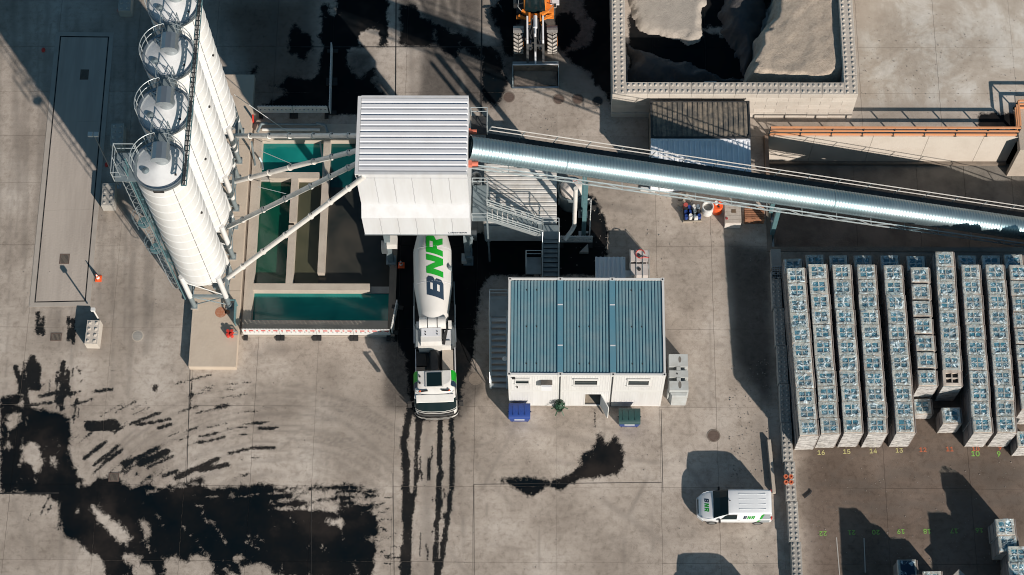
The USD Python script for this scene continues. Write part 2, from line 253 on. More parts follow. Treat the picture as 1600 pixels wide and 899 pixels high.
# yard concrete: dry slabs with grain; the wet and damp patches (some holding painted shade), tyre dirt, brown yard and pale sand are places on the ground (primvars)
YARD = usdkit.material(stage, '/World/Looks/yard_concrete', {
    'g': ('geometry', {}),
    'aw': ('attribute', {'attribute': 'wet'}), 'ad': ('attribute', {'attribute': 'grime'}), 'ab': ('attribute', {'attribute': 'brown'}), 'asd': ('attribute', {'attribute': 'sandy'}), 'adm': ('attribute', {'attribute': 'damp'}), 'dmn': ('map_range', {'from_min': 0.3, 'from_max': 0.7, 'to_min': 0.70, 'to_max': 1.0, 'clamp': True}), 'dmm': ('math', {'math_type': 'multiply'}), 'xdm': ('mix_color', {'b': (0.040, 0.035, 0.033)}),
    'n1': ('noise_texture', {'scale': 0.22, 'detail': 6.0, 'roughness': 0.6}),
    'n2': ('noise_texture', {'scale': 2.6, 'detail': 6.0, 'roughness': 0.7, 'distortion': 0.4}),
    'n3': ('noise_texture', {'scale': 22.0, 'detail': 4.0, 'roughness': 0.7}),
    'mp': ('mapping', {'mapping_type': 'point', 'scale': (0.35, 4.0, 1.0), 'rotation': (0.0, 0.0, 0.06)}),
    'n4': ('noise_texture', {'scale': 1.4, 'detail': 5.0, 'roughness': 0.65}),
    'r1': ('rgb_ramp', {'ramp': [(0.32, (0.265, 0.225, 0.19)), (0.52, (0.395, 0.343, 0.296)), (0.70, (0.50, 0.447, 0.397))]}),
    'r3': ('rgb_ramp', {'ramp': [(0.25, (0.70, 0.70, 0.70)), (0.5, (1.0, 1.0, 1.0)), (0.8, (1.14, 1.14, 1.14))]}),
    'r2': ('rgb_ramp', {'ramp': [(0.28, (0.66, 0.645, 0.63)), (0.5, (0.98, 0.98, 0.98)), (0.75, (1.10, 1.10, 1.10))]}),
    'r4': ('rgb_ramp', {'ramp': [(0.30, (0.80, 0.79, 0.78)), (0.6, (1.04, 1.04, 1.04))]}),
    'x1': ('mix_color', {'blend_type': 'multiply', 'fac': 1.0, 'use_clamp': False}), 'x2': ('mix_color', {'blend_type': 'multiply', 'fac': 0.8}), 'x3': ('mix_color', {'blend_type': 'multiply', 'fac': 0.35}), 'at': ('attribute', {'attribute': 'tone'}), 'xt': ('mix_color', {'blend_type': 'multiply', 'fac': 1.0, 'use_clamp': False}), 'vc': ('voronoi_texture', {'feature': 'distance_to_edge', 'scale': 0.42}), 'vn': ('vector_math', {'math_type': 'add'}), 'vs': ('vector_math', {'math_type': 'scale', 'scale': 0.9}), 'vr': ('rgb_ramp', {'ramp': [(0.0, (0.62, 0.60, 0.58)), (0.006, (1.0, 1.0, 1.0)), (1.0, (1.0, 1.0, 1.0))]}), 'xv': ('mix_color', {'blend_type': 'multiply', 'fac': 0.45}),
    'xb': ('mix_color', {'b': (0.40, 0.35, 0.325), 'blend_type': 'multiply'}),
    'xs': ('mix_color', {'b': (0.50, 0.465, 0.42)}),
    'sr': ('noise_texture', {'scale': 0.30, 'detail': 10.0, 'roughness': 0.72, 'distortion': 0.35}),
    'srr': ('rgb_ramp', {'ramp': [(0.36, (0.38, 0.325, 0.27)), (0.48, (0.46, 0.405, 0.345)), (0.55, (0.55, 0.51, 0.455)), (0.66, (0.64, 0.61, 0.565))]}),
    'xd': ('mix_color', {'b': (0.10, 0.088, 0.078)}),
    'gm': ('math', {'math_type': 'multiply'}), 'gr': ('map_range', {'from_min': 0.30, 'from_max': 0.62, 'to_min': 0.25, 'to_max': 1.0, 'clamp': True}),
    'wn': ('noise_texture', {'scale': 2.8, 'detail': 9.0, 'roughness': 0.76, 'distortion': 0.5}),
    'w1': ('map_range', {'from_min': 0.25, 'from_max': 0.75, 'to_min': -0.62, 'to_max': 0.62}),
    'ask': ('attribute', {'attribute': 'streak'}), 'sn': ('noise_texture', {'scale': 9.0, 'detail': 6.0, 'roughness': 0.7}), 'k1': ('map_range', {'from_min': 0.25, 'from_max': 0.75, 'to_min': -0.55, 'to_max': 0.55}), 'k2': ('math', {'math_type': 'add'}), 'k3': ('map_range', {'from_min': 0.34, 'from_max': 0.70, 'to_min': 0.0, 'to_max': 0.97, 'clamp': True}), 'km': ('math', {'math_type': 'maximum'}), 'w2': ('math', {'math_type': 'add'}), 'w3': ('map_range', {'from_min': 0.30, 'from_max': 0.74, 'to_min': 0.0, 'to_max': 0.995, 'clamp': True}),
    'wr': ('rgb_ramp', {'ramp': [(0.38, (0.0015, 0.005, 0.008)), (0.52, (0.006, 0.0075, 0.009)), (0.66, (0.022, 0.019, 0.018))]}),
    'xw': ('mix_color', {}),
    'rg': ('map_range', {'from_min': 0.0, 'from_max': 1.0, 'to_min': 0.9, 'to_max': 0.5}),
    'b': ('bump', {'strength': 0.35, 'distance': 0.02}),
    'sp': ('map_range', {'from_min': 0.0, 'from_max': 1.0, 'to_min': 0.3, 'to_max': 0.04}),
    'p': ('principled_bsdf', {})},
    [('km.value', 'sp.value'), ('sp.result', 'p.specular_ior_level'), ('g.position', 'n1.vector'), ('g.position', 'n2.vector'), ('g.position', 'n3.vector'), ('g.position', 'mp.vector'), ('mp.vector', 'n4.vector'), ('g.position', 'wn.vector'), ('g.position', 'sr.vector'),
     ('n1.fac', 'r1.fac'), ('n2.fac', 'r2.fac'), ('n3.fac', 'r3.fac'), ('n4.fac', 'r4.fac'),
     ('r1.color', 'x1.a'), ('r2.color', 'x1.b'), ('x1.result', 'x2.a'), ('r3.color', 'x2.b'), ('x2.result', 'x3.a'), ('r4.color', 'x3.b'), ('n2.color', 'vs.vector1'), ('g.position', 'vn.vector1'), ('vs.vector', 'vn.vector2'), ('vn.vector', 'vc.vector'), ('vc.distance', 'vr.fac'), ('x3.result', 'xv.a'), ('vr.color', 'xv.b'), ('xv.result', 'xt.a'), ('at.color', 'xt.b'),
     ('ab.fac', 'xb.fac'), ('xt.result', 'xb.a'), ('asd.fac', 'xs.fac'), ('xb.result', 'xs.a'), ('sr.fac', 'srr.fac'), ('srr.color', 'xs.b'),
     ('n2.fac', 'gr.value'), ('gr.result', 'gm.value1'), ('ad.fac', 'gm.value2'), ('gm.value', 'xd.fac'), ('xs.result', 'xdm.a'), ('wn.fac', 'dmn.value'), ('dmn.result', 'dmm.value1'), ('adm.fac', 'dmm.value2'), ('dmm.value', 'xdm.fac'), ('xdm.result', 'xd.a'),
     ('wn.fac', 'w1.value'), ('w1.result', 'w2.value1'), ('aw.fac', 'w2.value2'), ('w2.value', 'w3.value'), ('g.position', 'sn.vector'), ('sn.fac', 'k1.value'), ('k1.result', 'k2.value1'), ('ask.fac', 'k2.value2'), ('k2.value', 'k3.value'), ('w3.result', 'km.value1'), ('k3.result', 'km.value2'), ('km.value', 'xw.fac'), ('xd.result', 'xw.a'), ('n1.fac', 'wr.fac'), ('wr.color', 'xw.b'),
     ('xw.result', 'p.base_color'), ('km.value', 'rg.value'), ('rg.result', 'p.roughness'), ('n3.fac', 'b.height'), ('b.normal', 'p.normal')], surface='p.BSDF')
JOINT = mat('joint_dark', (0.24, 0.21, 0.18), 0.95, dirt=1.0, dirtcol=(0.04, 0.036, 0.032), scale=0.35)

# ================================================================== GROUND
POOL = (-16.45, -7.12, -3.25, 11.1)
PIT_X0, PIT_Y0, PIT_Y1, PIT_Z = 16.05, 2.75, 10.3, -3.9
ground = thing('ground', kind='structure')
hole1 = sbox(POOL[0] + .1, POOL[2] + .1, POOL[1] - .1, POOL[3] - .1); hole2 = sbox(PIT_X0, PIT_Y0, 60, PIT_Y1)
base = sbox(-400, -400, 400, 400).difference(hole1).difference(hole2)
bv, bf = trimesh.creation.triangulate_polygon(base, engine='earcut')
obj('subgrade', (np.c_[bv, np.full(len(bv), -0.05)], bf), JOINT, ground)

# --- places on the ground (traced in survey-picture coordinates, laid on the ground at z = 0)
def zp(ox, oy, k, pts): return [(x / k + ox, y / k + oy) for x, y in pts]
WET_SHADE_P = [
 [(0,620),(22,617),(40,617),(38,627),(12,632),(36,635),(60,640),(85,643),(108,652),(112,690),(105,700),(115,728),(128,750),(134,764),(75,773),(0,771)],
 [(134,764),(150,750),(165,742),(185,747),(205,763),(230,756),(250,762),(270,755),(285,752),(322,742),(318,757),(330,764),(400,757),(412,755),(430,760),(455,762),(550,757),(600,768),(585,774),(595,790),(583,800),(592,815),(590,840),(588,860),(583,885),(583,902),(166,902),(164,882),(150,868),(130,858),(128,850),(110,842),(93,832),(92,790),(75,772)],
 [(768,752),(786,745),(826,746),(857,751),(870,748),(893,740),(906,729),(908,709),(928,702),(933,678),(939,671),(944,695),(955,695),(953,678),(968,686),(975,709),(976,731),(964,742),(933,746),(902,749),(879,766),(864,764),(859,755),(844,771),(828,777),(808,766),(791,754)],
 [(612,365),(611,520),(634,560),(642,640),(648,660),(716,650),(724,600),(738,570),(745,500),(752,450),(765,430),(800,430),(800,365)],
 [(750,372),(870,300),(925,305),(936,322),(945,340),(951,359),(948,390),(942,432),(760,432)],
 zp(360,0,2.623,[(368,12),(404,12),(400,60),(432,78),(432,-20),(632,-20),(655,20),(640,70),(672,150),(678,190),(590,192),(480,200),(480,260),(520,330),(560,300),(585,260),(600,310),(575,330),(640,400),(640,470),(395,470),(400,450),(110,445),(330,330),(362,300),(368,230),(385,180),(350,152),(376,130),(372,60)]),
 zp(360,0,2.623,[(255,100),(278,98),(285,130),(320,140),(340,165),(335,205),(315,218),(312,252),(290,250),(284,228),(240,220),(240,165)]),
 zp(360,0,2.623,[(220,312),(335,328),(340,340),(300,350),(270,375),(225,368),(145,345),(150,338),(218,348)]),
 zp(360,0,2.623,[(75,312),(85,280),(105,265),(115,275),(100,310),(92,440),(84,440)]),
 zp(360,0,2.623,[(690,25),(760,20),(800,80),(835,90),(830,190),(690,190),(700,110)]), zp(360,0,2.623,[(840,90),(900,130),(960,140),(1028,200),(1015,245),(950,190),(930,240),(900,230),(845,180)]),
 zp(360,0,2.623,[(1030,192),(1085,195),(1110,230),(1115,300),(1145,330),(1118,380),(1085,440),(1030,410)]), zp(360,0,2.623,[(1110,-10),(1190,-10),(1195,90),(1165,110),(1165,220),(1150,250),(1115,210),(1120,170),(1060,40)]),  # left of the loader: wet ground with conveyor shade painted in
 zp(360,0,2.623,[(1335,212),(1370,222),(1405,262),(1480,302),(1490,340),(1535,380),(1570,460),(1570,-10),(1450,-10),(1455,60),(1490,90),(1480,180),(1400,212)]), zp(360,0,2.623,[(1330,60),(1400,50),(1440,120),(1400,190),(1340,205)]),  # right of the loader: wet ground plus painted conveyor shade
 [(612,365),(611,520),(634,560),(642,640),(648,660),(716,650),(724,600),(738,570),(745,500),(752,450),(765,430),(800,430),(800,365)] if False else zp(0,0,1,[(0,0),(1,0),(1,1)]),
 [(982,20),(1180,70),(1180,126),(982,126)], [(1040,-5),(1215,-5),(1180,40),(1075,45)],
 [(1528,178),(1600,175),(1600,200),(1528,205)],  # dark pit opening, its shade painted as a black patch
]
LIGHTS = [S_ for S_ in ()]
DRYP = [
 [(140,790),(148,786),(160,800),(200,830),(208,845),(185,848),(165,825),(150,810)], [(215,812),(230,813),(240,847),(228,838)],
 [(190,865),(215,868),(225,880),(205,882),(190,875)], [(255,878),(270,868),(290,880),(300,902),(262,902)], [(366,869),(380,865),(383,877),(368,878)],
 [(380,885),(400,880),(420,884),(430,902),(375,902)], [(205,884),(235,882),(244,902),(212,902)], [(296,872),(312,866),(332,878),(336,894),(318,902),(296,902)],
 [(10,650),(30,642),(33,650),(22,672),(10,670)], [(35,700),(48,688),(62,700),(68,730),(60,742),(48,725),(33,722)], [(75,715),(88,712),(90,728),(80,730)], [(2,698),(22,694),(20,701),(2,702)],
 [(460,778),(510,768),(520,774),(480,785)], [(480,790),(530,784),(522,800)], [(495,816),(522,812),(546,814),(530,822)], [(545,784),(603,780),(603,791)], [(560,840),(592,838),(592,846)],
 [(497,856),(507,853),(511,866)],  zp(360,0,2.623,[(522,152),(545,130),(598,120),(610,172),(580,189),(540,182)]), zp(360,0,2.623,[(648,40),(680,0),(678,182),(646,184),(655,105)]), zp(360,0,2.623,[(688,200),(780,200),(776,300),(760,392),(688,392)]),
]
def S(pts, w): return (pts, w)
WETS = [S([(66,418),(66,440)],6),S([(74,429),(74,440)],5),S([(113,427),(113,447)],4),S([(120,430),(120,447)],5),S([(59,489),(59,522)],7),S([(67,497),(67,524)],6),S([(107,497),(107,531)],5),S([(114,500),(114,536)],7),
 S([(23,572),(34,613)],6),S([(37,589),(42,642)],9),S([(49,564),(45,602)],9),S([(51,560),(52,606)],11),S([(60,572),(60,608)],8),S([(99,567),(96,640)],8),S([(106,579),(106,616)],6),S([(61,620),(92,613)],6),S([(93,616),(125,612)],5),
 S([(148,612),(176,608)],6),S([(42,634),(90,628)],5),S([(110,635),(147,623)],4),S([(242,604),(242,609)],8),S([(140,666),(178,664)],17),S([(135,660),(184,668)],6),S([(203,663),(250,645)],5),S([(213,665),(266,655)],5),S([(246,670),(268,663)],5),
 S([(131,717),(166,690)],7),S([(146,727),(185,697)],6),S([(163,723),(191,703)],6),S([(146,740),(160,727)],5),S([(193,726),(246,700)],7),S([(220,725),(261,706)],11),S([(230,732),(270,713)],5),S([(253,745),(276,736)],6),S([(212,741),(215,742)],6),S([(273,747),(300,733)],6),
 S([(280,746),(341,716)],7),S([(313,735),(356,726)],8),S([(311,693),(351,683)],4),S([(310,683),(343,676)],4),S([(380,663),(420,660)],4),S([(403,670),(433,669)],4),S([(356,709),(390,701),(430,700)],5),
 S([(642,633),(631,691),(635,753),(637,811),(629,902)],11),S([(651,655),(651,748),(642,811),(640,902)],6),S([(688,655),(686,748),(684,811),(680,902)],6),S([(706,655),(706,753),(702,790),(689,880),(684,902)],8),S([(671,717),(669,748)],6),S([(657,655),(655,700)],5),
 S([(930,640),(930,668)],2.0),S([(300,600),(296,640)],1.2)]
GRIME = [S([(313,668),(341,661)],4),S([(480,710),(513,721)],4),S([(526,723),(569,756),(593,783),(616,820)],4),S([(333,630),(348,628)],2),S([(335,639),(351,636)],2),S([(395,648),(430,646)],3),
 S([(420,545),(445,548)],16),S([(395,552),(408,556)],10),S([(360,590),(480,620),(600,680)],2),S([(440,625),(540,660),(610,720)],5),S([(470,670),(530,680)],6),S([(20,0),(30,300)],9),S([(40,0),(38,400)],8),S([(75,0),(60,250)],6),S([(150,50),(140,280)],12),S([(125,160),(122,280)],6),
 S([(112,60),(100,300)],14),S([(430,0),(428,90)],16),S([(478,0),(478,60)],14),S([(345,30),(350,110)],8),S([(710,640),(712,760)],12),S([(740,720),(800,790)],4),S([(660,800),(665,899)],6),S([(668,640),(668,899)],14),S([(150,520),(152,545)],30),
 S([(1110,500),(1110,640)],3),S([(1190,655),(1196,760)],24),S([(1150,400),(1160,560)],40),S([(880,310),(1000,330)],10),S([(1000,420),(1060,560)],14),S([(1340,800),(1420,760),(1460,780)],3),S([(1345,770),(1390,755),(1440,770)],3),S([(1360,790),(1400,772)],3),S([(1430,760),(1500,745)],3),
 S([(1500,735),(1600,740)],26),S([(1440,190),(1530,192)],8),S([(1480,185),(1500,188)],7),S([(100,600),(95,899)],5),S([(20,780),(60,899)],5),S([(120,840),(110,899)],8),S([(800,660),(960,700)],8),S([(940,780),(1040,850)],8),S([(640,5),(645,150)],10),S([(755,0),(950,140)],60),S([(690,0),(700,150)],70)]
for k in range(110):    # faint turning marks in front of the plant
    r = RNG.uniform(120, 290); a0 = RNG.uniform(math.radians(200), math.radians(290)); a1 = a0 + RNG.uniform(.25, .8); cx, cy = 430 + RNG.uniform(-25, 25), 900 + RNG.uniform(-20, 20)
    GRIME.append(S([(cx + r * 1.15 * math.cos(a), cy + r * math.sin(a)) for a in np.linspace(a0, a1, 9)], RNG.uniform(1.0, 3.2)))
for k in range(60):
    x = RNG.uniform(0, 240); GRIME.append(S([(x, RNG.uniform(0, 200)), (x - RNG.uniform(-4, 22), RNG.uniform(250, 620))], RNG.uniform(1.2, 6)))
for k in range(60):
    x, y = RNG.uniform(620, 1230), RNG.uniform(480, 890); d = RNG.choice([(2, 60), (-3, 90), (40, 50), (-30, 60), (60, 8)]); GRIME.append(S([(x, y), (x + d[0], y + d[1])], RNG.uniform(1.2, 5)))
for k in range(40):
    x, y = RNG.uniform(1250, 1600), RNG.uniform(720, 890); r = RNG.uniform(20, 110); a0 = RNG.uniform(3.3, 5); GRIME.append(S([(x + r * math.cos(a), y + r * .9 * math.sin(a)) for a in np.linspace(a0, a0 + 1.2, 7)], RNG.uniform(1.2, 3)))
for k in range(26):
    x, y = RNG.uniform(1300, 1600), RNG.uniform(715, 800); GRIME.append(S([(x, y), (x + RNG.uniform(20, 90), y + RNG.uniform(-14, 14))], RNG.uniform(4, 16)))
for k in range(70):    # small dark drips and spots
    x, y = RNG.uniform(0, 1200), RNG.uniform(300, 890); GRIME.append(S([(x, y), (x + RNG.uniform(-2, 2), y + RNG.uniform(-2, 3))], RNG.uniform(1.5, 4)))
for k in range(14):
    x = RNG.uniform(380, 940); y = RNG.uniform(640, 890); GRIME.append(S([(x, y), (x + RNG.uniform(-60, 60), y + RNG.uniform(-40, 60))], RNG.uniform(1.5, 4)))
BROWN = [[(1240,400),(1620,390),(1620,920),(1255,920)],[(330,-5),(490,-5),(500,170),(400,170),(360,60)]]
SANDY = [[(1342,-10),(1620,-10),(1620,165),(1345,170)]]
def px_poly(pts): return Polygon([tuple(at(x, y)[:2]) for x, y in pts]).buffer(0)
def px_strokes(ss, k=1.0): return shapely.union_all([LineString([tuple(at(x, y)[:2]) for x, y in p]).buffer(w * k / 2 / 25.5) for p, w in ss])
wet_g = shapely.union_all([px_poly(p) for p in WET_SHADE_P]).difference(shapely.union_all([px_poly(p) for p in DRYP])).union(px_strokes(WETS))
GX0, GX1, GY0, GY1, CELL = -37.0, 36.0, -21.6, 23.0, 0.11
gx = np.arange(GX0, GX1, CELL); gy = np.arange(GY0, GY1, CELL)
GXX, GYY = np.meshgrid(gx, gy, indexing='ij')
def field(geom, blur):
    shapely.prepare(geom)
    return gaussian_filter(shapely.contains_xy(geom, GXX.ravel(), GYY.ravel()).reshape(GXX.shape).astype(float), blur / CELL)
def stroke_field(s, blur):
    g = px_strokes([s]); x0, y0, x1, y1 = g.bounds; m = 4 * blur + .3
    i0, i1 = np.clip(np.searchsorted(gx, [x0 - m, x1 + m]), 0, len(gx)); j0, j1 = np.clip(np.searchsorted(gy, [y0 - m, y1 + m]), 0, len(gy))
    out = np.zeros_like(GXX)
    if i1 - i0 < 2 or j1 - j0 < 2: return out
    shapely.prepare(g); sub = shapely.contains_xy(g, GXX[i0:i1, j0:j1].ravel(), GYY[i0:i1, j0:j1].ravel()).reshape(i1 - i0, j1 - j0).astype(float)
    out[i0:i1, j0:j1] = gaussian_filter(sub, blur / CELL)
    return out
F_wet = field(shapely.union_all([px_poly(p) for p in WET_SHADE_P]).difference(shapely.union_all([px_poly(p) for p in DRYP])), 0.17) * 1.10
for k in range(70):    # small dragged streaks round the big wet patch, along the turning arcs
    r = RNG.uniform(150, 330); a0 = RNG.uniform(math.radians(196), math.radians(262)); cx, cy = 420, 905; L_s = RNG.uniform(.05, .16)
    WETS.append(([(cx + r * 1.25 * math.cos(a), cy + r * math.sin(a)) for a in np.linspace(a0, a0 + L_s, 5)], RNG.uniform(1.2, 3.4)))
for k in range(40):
    x, y = RNG.uniform(5, 130), RNG.uniform(560, 650); WETS.append(([(x, y), (x + RNG.uniform(-3, 3), y + RNG.uniform(8, 40))], RNG.uniform(1, 3)))
for k in range(40):
    x, y = RNG.uniform(560, 612), RNG.uniform(765, 890); WETS.append(([(x, y), (x + RNG.uniform(6, 26), y + RNG.uniform(-3, 3))], RNG.uniform(1, 3)))
for k in range(30):
    x, y = RNG.uniform(625, 715), RNG.uniform(660, 880); WETS.append(([(x, y), (x + RNG.uniform(-3, 3), y + RNG.uniform(10, 60))], RNG.uniform(.8, 2.4)))
F_strk = field(px_strokes(WETS, 1.02), 0.06)
DRYS = []
for k in range(90):    # dragged dry slivers inside the wet patches
    x, y = RNG.uniform(0, 600), RNG.uniform(640, 890); w = RNG.uniform(1.2, 5)
    if x < 130: DRYS.append(([(x, y), (x + RNG.uniform(-4, 4), y + RNG.uniform(8, 34))], w))
    elif y < 790: DRYS.append(([(x, y), (x + RNG.uniform(20, 70), y - RNG.uniform(0, 14))], w))
    else: DRYS.append(([(x, y), (x + RNG.uniform(4, 26), y + RNG.uniform(10, 46))], w))
for k in range(24):
    x, y = RNG.uniform(400, 600), RNG.uniform(768, 800); DRYS.append(([(x, y), (x + RNG.uniform(30, 90), y - RNG.uniform(2, 8))], RNG.uniform(1.5, 5)))
F_wet = F_wet * (1 - .62 * field(px_strokes(DRYS), .07))
damp = field(shapely.union_all([px_poly(p) for p in (zp(360,0,2.623,[(690,-20),(1028,-20),(1028,440),(765,440),(780,300),(785,195),(690,192)]), zp(360,0,2.623,[(1040,60),(1200,-20),(1570,-20),(1570,400),(1490,330),(1380,240),(1330,215),(1160,300),(1110,440),(1030,440),(1030,190),(1110,170)]), zp(360,0,2.623,[(480,205),(590,215),(580,260),(640,340),(660,400),(480,400)]), zp(0,0,1,[(760,600),(600,380),(600,640),(720,660)]), [(1140,380),(1204,390),(1206,640),(1150,560)])]), 0.22) * .92  # damp ground, plus painted conveyor shade by the loader and pallet-row shade
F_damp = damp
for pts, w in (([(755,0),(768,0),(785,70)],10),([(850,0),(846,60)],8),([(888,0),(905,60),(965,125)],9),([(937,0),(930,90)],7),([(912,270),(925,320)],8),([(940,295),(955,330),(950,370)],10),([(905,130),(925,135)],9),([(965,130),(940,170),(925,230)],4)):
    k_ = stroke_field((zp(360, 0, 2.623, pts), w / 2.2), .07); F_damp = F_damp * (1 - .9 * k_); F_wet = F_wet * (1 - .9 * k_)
F_grime = np.zeros_like(GXX)
for s in GRIME:
    F_grime = np.maximum(F_grime, stroke_field(s, 0.03 + s[1] / 25.5 * 0.25) * (0.55 if s[1] > 8 else 0.42 + 0.2 * ((int(s[0][0][0]) * 7) % 5) / 5))
big = meshkit.fbm(np.stack([GXX * .12, GYY * .12, GXX * 0], -1), 4, 3)
F_grime = np.clip(F_grime + np.clip((big - .55) * 1.2, 0, .3), 0, 1)
for p in DRYP[-3:]: F_wet = F_wet * (1 - field(px_poly(p), .12))
F_brown = field(shapely.union_all([px_poly(p) for p in BROWN]), 0.6); F_sand = field(shapely.union_all([px_poly(p) for p in SANDY]), 0.5)
def sample(Fd, X, Y):
    i = np.clip((X - GX0) / CELL, 0, len(gx) - 1.001); j = np.clip((Y - GY0) / CELL, 0, len(gy) - 1.001)
    i0, j0 = i.astype(int), j.astype(int); a, b = i - i0, j - j0
    return Fd[i0, j0] * (1 - a) * (1 - b) + Fd[i0 + 1, j0] * a * (1 - b) + Fd[i0, j0 + 1] * (1 - a) * b + Fd[i0 + 1, j0 + 1] * a * b
JX = [-36.8, -34.6, -29.6, -24.4, -19.3, -15.4, -11.74, -6.93, -2.16, 2.76, 8.91, 12.3, PIT_X0, 22.1, 27.1, 32.0, 35.8]
JY = [-21.4, -17.2, -12.65, -7.7, -2.7, PIT_Y0, 7.0, PIT_Y1, 13.4, 16.7, 21.2, 22.8]
def attr_mesh(path, V, Fc, fields):
    m = usdkit.mesh(stage, path, (V, Fc), YARD)
    api = UsdGeom.PrimvarsAPI(m); V = np.array(m.GetPointsAttr().Get(), float)
    for k, Fd in fields.items():
        api.CreatePrimvar(k, Sdf.ValueTypeNames.FloatArray, 'vertex').Set(Vt.FloatArray.FromNumpy(sample(Fd, V[:, 0], V[:, 1]).astype(np.float32)))
    return m
FIELDS = {'wet': F_wet, 'streak': F_strk, 'damp': F_damp, 'grime': F_grime, 'brown': F_brown, 'sandy': F_sand}  # the wet and damp fields also carry some painted shade
for a in range(len(JX) - 1):
    for b in range(len(JY) - 1):
        x0, x1, y0, y1 = JX[a], JX[a + 1], JY[b], JY[b + 1]
        if x0 >= PIT_X0 - .01 and y0 >= PIT_Y0 - .01 and y1 <= PIT_Y1 + .01: continue
        g = (0.004, 0.006, 0.010)[(a * 5 + b * 3) % 3]
        tone = 1.0 + 0.16 * (meshkit.noise(np.array([a * 5.3 + .2, b * 7.1 + .4, 1.5])) - .5)
        X = np.linspace(x0 + g, x1 - g, max(3, int((x1 - x0) / CELL))); Y = np.linspace(y0 + g, y1 - g, max(3, int((y1 - y0) / CELL)))
        XX, YY = np.meshgrid(X, Y, indexing='ij')
        zz = 0.006 * (meshkit.noise(np.array([a * 3.1, b * 2.7, .5])) - .5)
        V = np.stack([XX, YY, np.full_like(XX, zz)], -1).reshape(-1, 3)
        i, j = np.meshgrid(np.arange(len(X) - 1), np.arange(len(Y) - 1), indexing='ij'); n = len(Y)
        q = np.stack([i * n + j, (i + 1) * n + j, (i + 1) * n + j + 1, i * n + j + 1], -1).reshape(-1, 4)
        c = V[q].mean(1)
        keep = ~((c[:, 0] > POOL[0] + .12) & (c[:, 0] < POOL[1] - .12) & (c[:, 1] > POOL[2] + .12) & (c[:, 1] < POOL[3] - .12))
        q = q[keep]
        if len(q) == 0: continue
        # slab edges go down into the joint
        E = [(np.array([x0 + g, x1 - g, x1 - g, x0 + g]), np.array([y0 + g, y0 + g, y1 - g, y1 - g]))]
        ex, ey = E[0]; nv = len(V)
        V = np.vstack([V, np.c_[ex, ey, np.full(4, zz)], np.c_[ex, ey, np.full(4, -0.045)]])
        ed = [[nv + k, nv + 4 + k, nv + 4 + (k + 1) % 4, nv + (k + 1) % 4] for k in range(4)]
        full = keep.all()
        F3 = np.vstack([q[:, [0, 1, 2]], q[:, [0, 2, 3]]])
        if full: F3 = np.vstack([F3] + [[[e[0], e[1], e[2]], [e[0], e[2], e[3]]] for e in ed])
        u, inv = np.unique(F3, return_inverse=True); V, F3 = V[u], inv.reshape(-1, 3)
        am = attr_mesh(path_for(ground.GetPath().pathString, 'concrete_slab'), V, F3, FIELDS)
        UsdGeom.PrimvarsAPI(am).CreatePrimvar('tone', Sdf.ValueTypeNames.Color3fArray, 'constant').Set(Vt.Vec3fArray.FromNumpy(np.array([[tone, tone, tone]], np.float32)))

for pa, pb, w in (((619,-20),(618,160),.07),((753,-20),(751.5,200),.09),((470,73.5),(752,73.5),.06),((-20,771.5),(92,770.5),.07),((297,578),(291.5,760),.035),((741,757),(1034,754),.03),((1033,640),(1036,770),.03),((740.5,757),(741,905),.03),((487,757),(487,905),.03),((614,740),(616,905),.03)):
    obj('expansion_joint', MB().bar([*at(*pa)[:2], .0045], [*at(*pb)[:2], .0045], w, .004), BLACK, ground)

# ================================================================== things flush with the ground
def disc(x, y, r, z0, z1, n=20): return MB().lathe([(0.001, z1), (r, z1), (r, z0)], (x, y, 0), n)
MANH = [((795,152),.40,'rusty manhole cover left of the three below the loader bucket',IRON),((873,155),.38,'middle manhole cover below the loader bucket',IRON),((903,155),.38,'dark brown manhole cover right of two others below the bucket',IRON),
        ((934,158),.36,'manhole cover in the wet shade of the stud-topped bin wall',CHASS),((743,592),.40,'grey manhole cover right of the mixer truck cab',CONCD),((1115,681),.40,'brown manhole cover above the parked white van',IRON),((215,525),.36,'pale concrete manhole cover on the sunny yard left of the silo plinth',CONCG)]
for (p, r, lab, m) in MANH:
    c = at(*p); t = thing('manhole_cover', lab, 'manhole', (c[0], c[1], 0))
    obj('ring', MB().lathe([(r * .86, .006), (r * .86, .014), (r, .014), (r, -.01)], n=28), CONCD if m is not CONCG else CONC, t)
    b = MB().lathe([(.001, .012), (r * .84, .012), (r * .84, 0)], n=24)
    for k in range(4): b.cb(0, (k - 1.5) * r * .35, .012, r * (1.3 if abs(k - 1.5) < 1 else .9), .025, .006)
    obj('lid', b, m, t)
for (p, w, d, lab) in [((132,117),.42,.62,'drain grate set in the shaded weighbridge deck'),((101,405),.5,.55,'drain grate in the sunny end of the weighbridge deck'),((88,527),.55,.38,'drain grate beside the tyre marks below the weighbridge'),((178,746),.5,.42,'drain grate at the upper edge of the big wet patch')]:
    c = at(*p); t = thing('drain_grate', lab, 'drain', (c[0], c[1], 0))
    obj('pit', MB().cb(0, 0, .016, w, d, .004), BLACK, t)
    b = MB(); n = 7
    for k in range(n): b.cb(-w / 2 + w * (k + .5) / n, 0, .02, w / n * .45, d, .012)
    obj('grating', b, CONCD, t)
    f = MB()
    for sx in (-1, 1): f.cb(sx * (w / 2 + .03), 0, .012, .06, d + .12, .016)
    for sy in (-1, 1): f.cb(0, sy * (d / 2 + .03), .012, w, .06, .016)
    obj('frame', f, IRON, t)
